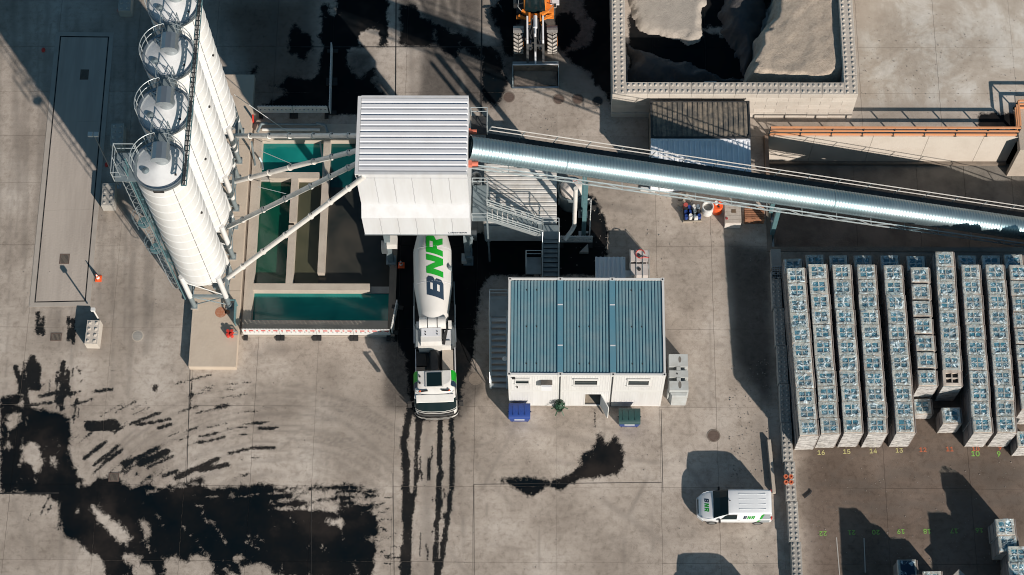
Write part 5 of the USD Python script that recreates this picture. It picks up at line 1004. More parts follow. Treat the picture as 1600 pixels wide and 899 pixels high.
for lv in (0, 1):
    for k in range(3):
        a, b2 = OX0 + MW * k + .015, OX0 + MW * (k + 1) - .015; z0, z1 = 2.8 * lv, 2.8 * (lv + 1)
        for x in (a, b2 - .13): obj('corner_post', MB().bx(x, x + .13, OY0, OY0 + .15, z0 + .006, z1 - (.13 if lv else .006)), WHITE, of)
        for (c, d) in ((z0 + .01, z0 + .16), (z1 - .18, z1 - (.2 if lv else .01) + (.0))):
            if d > c: obj('front_beam', MB().bx(a + .13, b2 - .13, OY0 + .004, OY0 + .15, c, d), WHITE, of)
        obj('rear_wall', MB().bx(a, b2, OY1 - .08, OY1, z0 + .01, z1 - (.2 if lv else .01)), WALLW, of)
    for x in (OX0 + .002, OX1 - .082): obj('side_wall', MB().bx(x, x + .08, OY0 + .15, OY1 - .08, 2.8 * lv + .01, 2.8 * (lv + 1) - (.2 if lv else .01)), WALLW, of)
obj('interior_floor', MB().bx(OX0 + .1, OX1 - .1, OY0 + .08, OY1 - .1, .10, .16), WOODG, of); obj('interior_ceiling', MB().bx(OX0 + .1, OX1 - .1, OY0 + .16, OY1 - .1, 2.7, 2.75), WALLW, of)
obj('inner_partition', MB().bx(OX0 + .1, OX1 - .1, OY0 + 2.0, OY0 + 2.06, .16, 2.7), WALLW, of)
th = math.radians(-62); dl = D[2] - D[0]
dr = obj('door', MB().bx(0, dl, -.025, .025, .2, 2.22).move(R=[[math.cos(th), -math.sin(th), 0], [math.sin(th), math.cos(th), 0], [0, 0, 1]], t=(D[2] + .02, OY0 - .02, 0)), WHITE, of)
obj('handle', MB().cb(D[2] + .1 + (dl - .1) * math.cos(th), OY0 - .02 + (dl - .1) * math.sin(th), 1.05, .12, .12, .04), BLACK, dr)
f = MB(); f.bx(D[0] - .06, D[0], OY0 - .01, OY0 + .08, .16, 2.31); f.bx(D[2], D[2] + .06, OY0 - .01, OY0 + .08, .16, 2.31); f.bx(D[0], D[2], OY0 - .012, OY0 + .08, 2.25, 2.31); obj('door_frame', f, WHITE, of)
ac = obj('air_conditioner', MB().bx(xof(846, 600, 4.3), xof(862, 600, 4.3), OY0 - .42, OY0 - .06, 4.05, 4.75), CLADG, of); obj('bracket', MB().bx(xof(848, 600, 4.3), xof(860, 600, 4.3), OY0 - .38, OY0 - .005, 3.98, 4.04), STEELD, ac); obj('hood', MB().bx(xof(845, 600, 4.3), xof(863, 600, 4.3), OY0 - .30, OY0 - .02, 4.76, 4.80), BUCK, ac)
obj('lamp', MB().bx(xof(800, 589, 5.2), xof(805, 589, 5.2), OY0 - .1, OY0 - .01, 5.15, 5.27), BLACK, of); obj('wall_tap', MB().cb(xof(808, 603, 4), OY0 - .06, 3.6, .08, .1, .08), BLACK, of)
for k in (1, 2): obj('downpipe', MB().tube([OX0 + MW * k, OY0 - .03, .1], [OX0 + MW * k, OY0 - .03, 5.35], .035, 6), CHASS, of)
obj('wall_lamp', MB().tri(trimesh.creation.icosphere(1, .14)).move(t=(OX0 - .2, -6.2, 4.4)), WHITE, of)
# outside stairs on the west side
st = thing('office_stairs', 'dark steel outside stairs along the left wall of the office', 'stairs')
xw0, xw1 = OX0 - 1.15, OX0 - .08; yt = OY1 - .1
obj('landing', MB().bx(xw0, xw1, yt - 1.3, yt, 2.74, 2.80), STEELD, st)
sdv = flight(st, np.array([(xw0 + xw1) / 2, yt - 4.9, .1]), np.array([(xw0 + xw1) / 2, yt - 1.3, 2.8]), .95, 12, RAILM, RAILM)
rails(st, [(xw0, yt - 4.9, .1), (xw0, yt - 1.3, 2.8), (xw0, yt, 2.8), (xw1, yt, 2.8)], RAILM, st); rails(st, [(xw1, yt - 4.9, .1), (xw1, yt - 1.3, 2.8)], RAILM, st)
for y in (yt - 1.3, yt - .05): obj('leg', MB().bar([xw0 + .05, y, 0], [xw0 + .05, y, 2.74], .09, .09), STEELD, st)
# things round the office
def wheelie(p, m, lab, rim):
    c = at(*p); t = thing('waste_bin', lab, 'bin', (c[0], c[1], 0))
    obj('body', MB().hexa([[-.52, -.36, .12], [.52, -.36, .12], [.52, .36, .12], [-.52, .36, .12]], [[-.62, -.48, 1.0], [.62, -.48, 1.0], [.62, .48, 1.0], [-.62, .48, 1.0]]), rim, t)
    V = []; ang = np.linspace(0, math.pi, 9)
    for x in (-.64, .64): V += [[x, -.50 * math.cos(a), 1.02 + .20 * math.sin(a)] for a in ang]
    ld = obj('lid', MB().add(V, [[i, i + 1, i + 10, i + 9] for i in range(8)]).add(V, [[0, i, i + 1] for i in range(1, 8)] + [[9, 9 + i + 1, 9 + i] for i in range(1, 8)]), m, t, smooth=35)
    for k in range(3): obj('lid_rib', MB().bx(-.4 + .35 * k, -.3 + .35 * k, -.3, .3, 1.18, 1.235), m, ld)
    obj('handle', MB().bx(-.3, .3, -.56, -.50, .98, 1.03), CLADG, t)
    for sx in (-1, 1):
        obj('trunnion', MB().tube([sx * .62, 0, .95], [sx * .70, 0, .95], .04, 8), BLACK, t)
        for sy in (-1, 1): obj('wheel', MB().tube([sx * .42, sy * .3, .08], [sx * .48, sy * .3, .08], .08, 10), BLACK, t)
wheelie((812, 651), BLUE, 'blue waste container at the left end of the office front', BLUE); wheelie((982.5, 659), DGREEN, 'dark green and blue waste container right of the open door', BLUE)
c = at(874, 641); t = thing('potted_plant', 'small dark green potted shrub in front of the office wall', 'plant', (c[0], c[1], 0))
obj('pot', MB().lathe([(.16, 0), (.22, .4), (.19, .4), (.17, .3), (.001, .3)], n=14), CHASS, t, smooth=40); obj('stem', MB().tube([0, 0, .3], [0, 0, .9], .03, 6), WOODG, t)
lf = MB()
for k in range(260):
    d = NR.normal(size=3); d /= np.linalg.norm(d); p = d * [.38, .38, .5] * NR.uniform(.4, 1) + [0, 0, .95]; u = np.cross(d, NR.normal(size=3)); u /= np.linalg.norm(u); w = np.cross(d, u)
    lf.add([p - u * .05, p + w * .09, p + u * .05, p - w * .09], [[0, 1, 2, 3]])
obj('leaves', lf, LEAF, t, kind='stuff')
for k in range(6): a = k * 1.05; obj('hanging_branch', MB().bar([0, 0, .9], [.5 * math.cos(a), -.1 + .5 * math.sin(a), .55], .05, .03), LEAF, t)
c = at(1043, 641); d_ = at(1073, 641)
t = thing('grey_tank', 'pale grey moulded tank with forklift slots standing right of the office', 'tank', (c[0] + .62, c[1] + .3, 0))
w, L_, H_ = .60, 2.55, 1.45
def shaped(y0, y1, ww=w, z0=0.0, z1=H_): return MB().hexa([[-ww, y0, z0], [ww, y0, z0], [ww, y1, z0], [-ww, y1, z0]], [[-ww + .04, y0 + .01, z1], [ww - .04, y0 + .01, z1], [ww - .04, y1 - .01, z1], [-ww + .04, y1 - .01, z1]])
obj('body', MB().hexa([[-.42, .0, 0], [.45, 0, 0], [.56, .35, 0], [-.56, .35, 0]], [[-.40, .25, H_ - .35], [.43, .25, H_ - .35], [.52, .45, H_ - .35], [-.52, .45, H_ - .35]]), TANKG, t)
for (a, b2) in ((.46, 1.05), (1.28, 1.72), (1.95, 2.75)): obj('body_section', shaped(a, b2), TANKG, t)
for (a, b2) in ((1.05, 1.28), (1.72, 1.95)): obj('slot_web', shaped(a + .002, b2 - .002, .16), TANKG, t); obj('slot_floor', shaped(a + .002, b2 - .002, .58, 0, H_ - .45), TANKG, t)
for k in range(3): obj('side_rib', MB().bx(-.66, -.57, .35 + k * .17, .45 + k * .17, .1, .9 - k * .1), TANKG, t)
obj('bung', MB().lathe([(.05, H_), (.05, H_ + .02), (.001, H_ + .02)], (-.1, 1.5, 0), 10), BLACK, t)
for (x, y, r) in ((.08, 2.4, .14), (.05, .8, .16)): obj('soot_mark', MB().prism(shapely.affinity.scale(shapely.Point(x, y).buffer(r, 6), .6, 1.4), H_ + .001, H_ + .005), mat('soot', (.13, .12, .11), .9) if y > 2 else '/World/Looks/soot', t)
for (p, lab) in (((998, 411), 'upper of two plastic tanks behind the office with a hose coil'), ((998, 432), 'lower of two plastic tanks behind the office')):
    c = at(*p); hose = p[1] < 420; t = thing('plastic_tank', lab, 'tank', (c[0], c[1], 0))
    obj('pallet', MB().cb(0, 0, 0, 1.15, .86, .14), CHASS, t); obj('vessel', MB().hexa([[-.56, -.40, .15], [.56, -.40, .15], [.56, .40, .15], [-.56, .40, .15]], [[-.53, -.37, 1.12], [.53, -.37, 1.12], [.53, .37, 1.12], [-.53, .37, 1.12]]), IBCM, t)
    obj('cap', MB().lathe([(.11, 1.12), (.11, 1.18), (.001, 1.2)], (-.02, 0, 0), 12), CHASS, t); g = MB()
    for x in (-.58, -.2, .2, .58): g.bar([x, -.42, 1.15], [x, .42, 1.15], .03, .03); [g.bar([x, y, .14], [x, y, 1.15], .03, .03) for y in (-.42, .42)]
    obj('cage', g, RAILM, t)
    if hose: obj('hose', MB().path([[.05 + .28 * math.cos(a), .1 + .28 * math.sin(a), 1.2] for a in np.linspace(0, 5.5, 14)] + [[.6, -.1, 1.1], [.62, .1, .6]], .025, 5), RED, t)
s0, s1 = at(930, 436, 1.9), at(977, 402, 1.9); t = thing('lean_to', 'small grey corrugated lean-to roof behind the office', 'shed roof')
n = 7; prof = []
for k in range(n): a = s0[0] + (s1[0] - s0[0]) * k / n; w = (s1[0] - s0[0]) / n; prof += [(a, 0), (a + .15 * w, .06), (a + .4 * w, .06), (a + .55 * w, 0)]
prof.append((s1[0], 0)); V = [[x, y, 1.9 + z] for x, z in prof for y in (s0[1] - .3, s1[1])]
obj('roof_sheet', MB().add(V, [[2 * k, 2 * k + 2, 2 * k + 3, 2 * k + 1] for k in range(len(prof) - 1)]), CLADG, t)
for x in (s0[0] + .1, s1[0] - .1):
    for y in (s0[1] - .2, s1[1] - .1): obj('post', MB().bar([x, y, 0], [x, y, 1.9], .08, .08), STEELD, t)
c = at(978, 428, 1.0); obj('white_cabinet', MB().hexa([[c[0] - .36, c[1] - .22, 0], [c[0] + .36, c[1] - .22, 0], [c[0] + .36, c[1] + .22, 0], [c[0] - .36, c[1] + .22, 0]], [[c[0] - .34, c[1] - .2, 1.0], [c[0] + .34, c[1] - .2, 1.0], [c[0] + .34, c[1] + .2, 1.05], [c[0] - .34, c[1] + .2, 1.05]]), WHITE, None, label='small white cabinet between lean-to roof and plastic tanks', cat='cabinet')
c = at(913, 392, 0); obj('rubble_wedge', MB().prism([(c[0] - .3, c[1] - .2), (c[0] + .25, c[1] - .2), (c[0] + .22, c[1] + .35)], 0, .3), CONCG, None, label='pale wedge of concrete on the dark wet ground below the barriers', cat='concrete lump')

# ================================================================== clutter under the conveyor
def can(parent, x, y, r, h, m, z=0.0, open_=False):
    prof = [(r, z), (r, z + h), (r * .9, z + h), (r * .88, z + h * .55 if open_ else z + h - .03), (.001, z + h * .55 if open_ else z + h - .03)]
    obj('can', MB().lathe(prof, (x, y, 0), 14), m, parent, smooth=35)
c = at(1081, 349); t = thing('can_pallet', 'pallet crowded with blue cans and jerrycans under the conveyor', 'pallet of cans', (c[0], c[1] + .55, 0), .05)
obj('pallet', MB().cb(0, 0, 0, 1.15, 1.0, .16), WOODG, t); obj('tray', MB().cb(0, 0, .165, 1.05, .9, .1), BLACK, t)
cols = [BLUE, STEELD, BLUE, WHITE, CHASS, BLUE, mat('can_grey', (.16, .20, .24), .5)]
for i in range(4):
    for j in range(3):
        x, y = -.40 + i * .27 + RNG.uniform(-.03, .03), -.33 + j * .30 + RNG.uniform(-.03, .03); r = RNG.uniform(.09, .13); can(t, x, y, r, RNG.uniform(.28, .5), cols[(i * 3 + j * 2) % 7], .27)
obj('jerrycan', MB().hexa([[.1, -.48, .27], [.34, -.48, .27], [.34, -.33, .27], [.1, -.33, .27]], [[.12, -.47, .62], [.32, -.47, .62], [.32, -.34, .62], [.12, -.34, .62]]), WHITE, t)
obj('red_drum', MB().lathe([(.14, .27), (.14, .7), (.001, .7)], (-.38, .42, 0), 14), mat('drum_red', (.36, .06, .05), .6), t, smooth=35)
c = at(1105, 336); t = thing('white_barrel', 'open white drum beside the red drum under the conveyor', 'barrel', (c[0], c[1] + .2, 0)); obj('shell', MB().lathe([(.34, 0), (.34, .85), (.36, .87), (.30, .87), (.28, .62)], n=22), WHITE, t, smooth=35); obj('contents', MB().lathe([(.29, .62), (.001, .64)], n=18), CONCG, t); obj('hoop', MB().lathe([(.345, .40), (.36, .43), (.345, .46)], n=22), WHITE, t)
c = at(1120, 334); t = thing('red_barrel', 'orange-red drum with a white can on its lid', 'barrel', (c[0], c[1] + .2, 0)); obj('shell', MB().lathe([(.33, 0), (.33, .8), (.30, .84), (.001, .84)], n=22), ORED, t, smooth=35); can(t, -.1, .1, .11, .22, WHITE, .84); can(t, .13, .05, .09, .2, ORED, .84); obj('dark_cap', MB().cb(.05, -.12, .84, .12, .1, .06), BLACK, t)
c = at(1144, 357); t = thing('board_crate', 'weathered whitish plank crate left of the brown pallets', 'crate', (c[0], c[1], 0))
for k in range(5): obj('plank', MB().bx(-.50, .50, .02 + k * .25, .255 + k * .25, .78 + .01 * (k % 2), .82 + .01 * (k % 2)), mat('plank_pale', (.42, .375, .33), .85, dirt=.6, dirtcol=(.24, .19, .15), scale=4) if k == 0 else '/World/Looks/plank_pale', t)
obj('sides', MB().bx(-.48, .48, .03, 1.24, 0, .775), BAG, t); obj('sheet_wrap', MB().bx(-.485, .485, 0, .028, .02, .76), BAG, t); obj('rust_plate', MB().bx(-.1, .18, .68, .92, .832, .84), mat('rust_dark', (.12, .08, .05), .9), t); obj('red_knob', MB().lathe([(.08, .82), (.08, .87), (.001, .87)], (-.4, .3, 0), 10), mat('knob', (.3, .05, .05), .6), t)
obj('cover_board', MB().bx(-.46, .3, 1.26, 1.5, .6, .66), BAG, t)
c = at(1178, 351); t = thing('pallet_stack', 'stack of brown wooden pallets beside the plank crate', 'pallets', (c[0], c[1], 0))
for lv in range(4):
    z = .02 + lv * .15; pz_ = obj('pallet', MB().bx(-.58, -.46, .02, 1.0, z, z + .1).bx(-.06, .06, .02, 1.0, z, z + .1).bx(.46, .58, .02, 1.0, z, z + .1), WOOD, t)
    for k in range(7): obj('slat', MB().bx(-.60, .60, .01 + k * .143, .105 + k * .143, z + .102, z + .128), WOOD, pz_)
c = at(1062, 322); t = thing('scrap_pile', 'grey pile of rags and boards on the ground left of the cans', 'scrap pile', (c[0], c[1], 0))
for k in range(9): obj('board', MB().cb(RNG.uniform(-.1, .7), RNG.uniform(-.2, .6), .05 * k, RNG.uniform(.3, .8), RNG.uniform(.12, .35), .06, RNG.uniform(0, 3)), (CONCG, WOODG, CONCD)[k % 3], t)
c = at(1012, 297, 0); obj('white_offcut', MB().cb(c[0], c[1], 0, .9, .25, .12, -.1), WHITE, None, label='white offcut lying just below the conveyor truss', cat='offcut')
a, b2 = at(1201.5, 688, .22), at(1209.5, 771, .22); t = thing('concrete_beam', 'pale long beam lying in the shade of the low block wall', 'beam'); obj('beam', MB().bar(a, b2, .19, .26), CONC, t); obj('flange', MB().bar(a + [0, 0, -.14], b2 + [0, 0, -.14], .28, .04), CONC, t)
t = thing('angle_offcut', 'small dark bent steel angle lying on the brown yard', 'offcut'); obj('leg', MB().bar(at(1257, 778, .05), at(1266, 771, .05), .08, .1), CHASS, t); obj('leg', MB().bar(at(1266, 771, .05), at(1268, 767, .05), .08, .1), CHASS, t)

# ================================================================== lettering (bold slanted capitals)
def letter(ch, sl=.22):
    if ch == 'B':
        P = Polygon([(0, 0), (.66, 0), (.80, .12), (.80, .40), (.70, .50), (.82, .60), (.82, .88), (.70, 1), (0, 1)]).difference(sbox(.27, .22, .55, .38)).difference(sbox(.27, .62, .55, .78))
    elif ch == 'N': P = Polygon([(0, 0), (.26, 0), (.26, .58), (.56, 0), (.84, 0), (.84, 1), (.58, 1), (.58, .44), (.28, 1), (0, 1)])
    else: P = Polygon([(0, 0), (.26, 0), (.26, .34), (.40, .34), (.56, 0), (.86, 0), (.66, .38), (.82, .50), (.82, .88), (.70, 1), (0, 1)]).difference(sbox(.27, .58, .55, .78))
    return shapely.affinity.affine_transform(P, [1, sl, 0, 1, 0, 0])
def lettering(parent, place, h, adv=.98, step=.12, flip=False):
    """The three letters as sheets laid on a surface: place(a, b) gives the 3D point for reading distance a and height b."""
    for k, ch in enumerate('BNR'):
        P = letter(ch); x0, y0, x1, y1 = P.bounds; cells = []
        for x in np.arange(x0, x1, step):
            for y in np.arange(y0, y1, step):
                q = P.intersection(sbox(x, y, x + step, y + step))
                for g in getattr(q, 'geoms', [q]):
                    if g.geom_type == 'Polygon' and g.area > 1e-5: cells.append(g)
        V, Fc, n = [], [], 0
        for g in cells:
            v, f = trimesh.creation.triangulate_polygon(g, engine='earcut'); V += [place((x + adv * k) * h, y * h) for x, y in v]; Fc.append(np.asarray(f) + n); n += len(v)
        obj('letter', MB().add(V, np.vstack(Fc)), NAVY if k == 0 else GREEN, parent)

# ================================================================== mixer truck (front faces the lower edge, +y runs to its tail)
fc = at(683, 656, .4); TR = -(-.040)
tk = thing('mixer_truck', 'white concrete mixer truck with green and dark lettering backed under the tower', 'truck', (fc[0], fc[1], 0), TR)
def P3(*pts): return np.array(pts, float)
CABL = [(.50, .10, 1.20, .0), (.95, .00, 1.24, .0), (1.62, .05, 1.25, .0), (2.70, .60, 1.19, .02), (2.88, .80, 1.14, .03), (3.02, 1.02, 1.02, .06), (3.08, 1.25, .95, .10)]
def cab_pt(z, t, off=0.0):
    """Point of the cab's curved front at height z; t runs from -1 (left) to 1 (right)."""
    zs = [c[0] for c in CABL]; y0 = np.interp(z, zs, [c[1] for c in CABL]); w = np.interp(z, zs, [c[2] for c in CABL]) + off; return [w * math.sin(t * math.pi / 2) ** 1 if abs(t) < 1 else w * t, y0 - off + .42 * (1 - math.cos(t * math.pi / 2)) ** 1.3, z]
TT = np.linspace(-1, 1, 15)
def cab_loft(z0, z1, t0, t1, off, n=6, m=13):
    Zs, T = np.linspace(z0, z1, n), np.linspace(t0, t1, m); return MB().add([cab_pt(z, t, off) for z in Zs for t in T], [[i * m + j, i * m + j + 1, (i + 1) * m + j + 1, (i + 1) * m + j] for i in range(n - 1) for j in range(m - 1)])
V = []
for (z, y0, w, bk) in CABL: V += [cab_pt(z, t) for t in TT] + [[w, 2.25 - bk, z], [-w, 2.25 - bk, z]]
m = 17; cab = MB().add(V, [[i * m + j, i * m + (j + 1) % m, (i + 1) * m + (j + 1) % m, (i + 1) * m + j] for i in range(len(CABL) - 1) for j in range(m)]).add(V[-m:], [[0, j, j + 1] for j in range(1, m - 1)])
cb_ = obj('cab', cab, TRUCKW, tk, smooth=40)
obj('windscreen', cab_loft(1.70, 2.62, -.86, .86, .014), GLASS, cb_, smooth=True)
obj('sun_visor', MB().add([[x, y - .16 * (1 if k == 0 else 0), z] for k, (zz, o) in enumerate(((2.72, .10), (2.86, .05))) for t in np.linspace(-.8, .8, 11) for (x, y, z) in [cab_pt(zz, t, o)]], [[j, j + 1, 12 + j, 11 + j] for j in range(10)]), TRUCKW, cb_)
obj('wiper_panel', cab_loft(1.56, 1.66, -.80, .80, .016, 2), CHASS, cb_)
obj('roof_hatch_frame', MB().bx(-.52, .52, 1.12, 2.08, 3.10, 3.15), TRUCKW, cb_); obj('roof_hatch', MB().bx(-.44, .44, 1.18, 2.02, 3.152, 3.175), GLASS, cb_)
obj('sun_visor', MB().hexa([[-1.10, .32, 2.70], [1.10, .32, 2.70], [1.12, .72, 2.84], [-1.12, .72, 2.84]], [[-1.08, .34, 2.74], [1.08, .34, 2.74], [1.10, .74, 2.89], [-1.10, .74, 2.89]]), TRUCKW, cb_)
for s in (-1, 1):
    obj('side_window', MB().bx(s * 1.21 - .01, s * 1.21 + .01, .75, 1.6, 1.8, 2.5), GLASS, cb_)
    def corner(y0, y1, d=.012):   # coloured panel wrapped over the roof edge
        prof = [(1.255, 2.35), (1.20, 2.72), (1.14, 2.90), (.98, 3.05)]; V = [[s * (a + d), y, z + d] for a, z in prof for y in (y0, y1)]
        return MB().add(V, [[2 * k, 2 * k + 1, 2 * k + 3, 2 * k + 2] for k in range(3)])
    obj('green_panel', corner(1.55, 2.18), GREEN, cb_); obj('dark_panel', corner(1.18, 1.53), NAVY, cb_)
    bk_ = obj('beacon', MB().lathe([(.05, 3.0), (.05, 3.12), (.001, 3.15)], (s * .86, .92, 0), 10), ORED, cb_); obj('beacon_bar', MB().bar([s * .40, .95, 3.06], [s * .95, .90, 3.03], .08, .05), BLACK, bk_)
    obj('headlight', cab_loft(.70, .92, .66 if s > 0 else -.92, .92 if s > 0 else -.66, .085, 2, 5), CLADG, cb_)
    mr = obj('mirror_arm', MB().bar([s * 1.2, .55, 2.45], [s * 1.50, .45, 2.45], .04, .04), BLACK, cb_); obj('mirror', MB().bx(s * 1.52 - .11, s * 1.52 + .11, .36, .5, 1.75, 2.5), BLACK, mr)
    obj('air_horn', MB().lathe([(.06, 3.08), (.06, 3.15), (.001, 3.15)], (-.86 + .0 * s, 1.62 + .2 * s, 0), 8), BLACK, cb_)
    obj('step', MB().bx(s * 1.2 - .06, s * 1.2 + .06, .6, 1.1, .4, .55), CHASS, cb_)
obj('bumper', cab_loft(.36, .86, -1, 1, .07), TRUCKW, tk, smooth=True)
obj('grille', cab_loft(.98, 1.46, -.62, .62, .03), BLACK, tk); obj('grille_bar', cab_loft(1.20, 1.26, -.60, .60, .045, 2), STEEL, tk); obj('lower_grille', cab_loft(.46, .62, -.5, .5, .085, 2), BLACK, tk)
obj('front_lip', cab_loft(.28, .36, -.9, .9, .06, 2), CHASS, tk)
obj('chassis', MB().bx(-.45, -.30, .6, 9.0, .7, 1.0).bx(.30, .45, .6, 9.0, .7, 1.0), CHASS, tk)
for (y, d) in ((1.35, 0), (3.05, 0), (6.55, 1), (7.9, 1)):
    for s in (-1, 1):
        w = obj('wheel', MB().tube([s * .72 if d else s * .86, y, .52], [s * 1.2, y, .52], .52, 18), BLACK, tk, smooth=40); obj('rim', MB().tube([s * 1.15, y, .52], [s * 1.21, y, .52], .28, 12), STEELD, w)
        if y > 2: obj('mudguard', MB().bx(s * .92 - .32, s * .92 + .32, y - .6, y + .6, 1.08, 1.12), CHASS, tk)
obj('deck_plate', MB().bx(-1.2, 1.2, 2.3, 4.1, 1.02, 1.10), CHASS, tk)
obj('battery_box', MB().bx(-1.15, -.62, 2.5, 3.0, 1.10, 1.42), CONCD, tk); obj('exhaust_box', MB().bx(-1.15, -.55, 3.1, 3.9, 1.10, 1.35), BLACK, tk); obj('tan_deck', MB().bx(.42, 1.05, 2.75, 4.0, 1.10, 1.5), CONC, tk); obj('tan_step', MB().bx(.5, 1.1, 2.35, 2.74, 1.1, 1.35), CONCD, tk)
obj('drive_shaft', MB().bar([.25, 2.4, 1.55], [-.25, 4.0, 1.5], .16, .14), IRON, tk); obj('gearbox_hood', MB().hexa([[-.42, 2.35, 1.1], [.35, 2.35, 1.1], [.35, 4.05, 1.1], [-.42, 4.05, 1.1]], [[-.2, 2.5, 1.6], [.2, 2.5, 1.6], [.1, 3.95, 1.65], [-.25, 3.95, 1.65]]), CHASS, tk)
for s in (-1, 1): obj('side_rail', MB().bar([s * 1.18, 2.4, 1.3], [s * 1.18, 4.2, 1.3], .05, .05), CLADG, tk); obj('rear_side_rail', MB().bar([s * 1.24, 4.5, 1.45], [s * 1.24, 6.9, 1.45], .08, .08), STEEL, tk)
sf = obj('support_frame', MB().hexa([[-.95, 4.0, 1.1], [.95, 4.0, 1.1], [.95, 4.3, 1.1], [-.95, 4.3, 1.1]], [[-.98, 4.0, 2.3], [.98, 4.0, 2.3], [.98, 4.3, 2.3], [-.98, 4.3, 2.3]]), TRUCKW, tk)
hb = obj('hydraulic_box', MB().hexa([[-.80, 4.02, 2.3], [.46, 4.02, 2.3], [.46, 5.0, 2.3], [-.80, 5.0, 2.3]], [[-.78, 4.12, 2.72], [.44, 4.12, 2.72], [.44, 4.98, 2.78], [-.78, 4.98, 2.78]]), TRUCKW, tk)
obj('box_top', MB().bx(-.74, .40, 4.42, 4.95, 2.775, 2.80), CLADG, hb)
for (x, y) in ((-.5, 4.55), (-.5, 4.72), (.2, 4.55), (.2, 4.72)): obj('bolt', MB().lathe([(.04, 2.80), (.04, 2.83), (.001, 2.83)], (x, y, 0), 8), BLACK, hb)
obj('ladder_bracket', MB().bar([.55, 4.05, 2.3], [.75, 4.9, 2.5], .14, .14).bar([.5, 4.3, 2.6], [.68, 4.7, 2.7], .1, .12), BLACK, tk); obj('side_plate', MB().bx(.62, .98, 4.0, 5.0, 2.15, 2.22), CLADG, tk)
wt = obj('water_tank', MB().tube([-.86, 5.32, 2.62], [.72, 5.32, 2.62], .37, 20), TRUCKW, tk, smooth=40)
for x in (-.36, .22): obj('tank_strap', MB().tube([x - .025, 5.32, 2.62], [x + .025, 5.32, 2.62], .38, 20, cap=False), CHASS, wt)
for s in (-1, 1): obj('tank_bracket', MB().bx(s * .95 - .1, s * .95 + .1, 5.1, 5.5, 2.1, 2.5), TRUCKW, tk)
# drum: axis rises to the tail
DA, DB = np.array([-.02, 5.45, 2.10]), np.array([0, 12.0, 2.55]); da = (DB - DA) / np.linalg.norm(DB - DA); dn = np.cross([1.0, 0, 0], da)
DP = [(0, .50), (.12, .78), (.5, .88), (2.2, 1.13), (2.5, 1.16), (4.4, 1.17), (4.7, 1.14), (5.9, .85), (6.5, .60)]
def drum_r(s): return np.interp(s, [p[0] for p in DP], [p[1] for p in DP])
ss = np.array(sorted(set([p[0] for p in DP] + list(np.linspace(.12, 6.5, 28))))); th_ = np.arange(48) * 2 * math.pi / 48
V = (DA + ss[:, None, None] * da + drum_r(ss)[:, None, None] * (np.cos(th_)[None, :, None] * np.array([1.0, 0, 0]) + np.sin(th_)[None, :, None] * dn)).reshape(-1, 3)
i, j = np.meshgrid(np.arange(len(ss) - 1), np.arange(48), indexing='ij'); j2 = (j + 1) % 48
dm = obj('drum', MB().add(V, np.stack([i * 48 + j, i * 48 + j2, (i + 1) * 48 + j2, (i + 1) * 48 + j], -1).reshape(-1, 4)), DRUMW, tk, smooth=20)
def on_drum(a, b):
    s = 1.25 + a * 1.42; x = .66 - b; r = drum_r(s) + .012; ang = math.acos(max(-1, min(1, x / r))); return DA + da * s + r * (math.cos(ang) * np.array([1.0, 0, 0]) + math.sin(ang) * dn)
lettering(dm, on_drum, 1.0, adv=.93)
for s in (2.35, 4.55): obj('drum_seam', MB().path([DA + da * s + (drum_r(s) + .004) * (math.cos(a) * np.array([1.0, 0, 0]) + math.sin(a) * dn) for a in np.linspace(0, math.pi, 25)], .012, 4), CLADG, dm)
for s in (-1, 1): obj('side_guard', MB().bx(s * 1.22 - .03, s * 1.22 + .03, 5.6, 8.4, 1.1, 1.5), STEELD, tk); obj('fuel_tank', MB().tube([s * .95, 4.4, .85], [s * .95, 5.9, .85], .3, 12), STEEL, tk)
obj('roller_frame', MB().bx(-.9, .9, 9.3, 9.6, 1.0, 2.0), CHASS, tk); obj('chute', MB().bx(-.3, .3, 9.7, 10.6, 1.6, 1.75), STEELD, tk); obj('ladder', MB().bx(.95, 1.15, 8.6, 8.75, 1.0, 3.2), STEELD, tk)

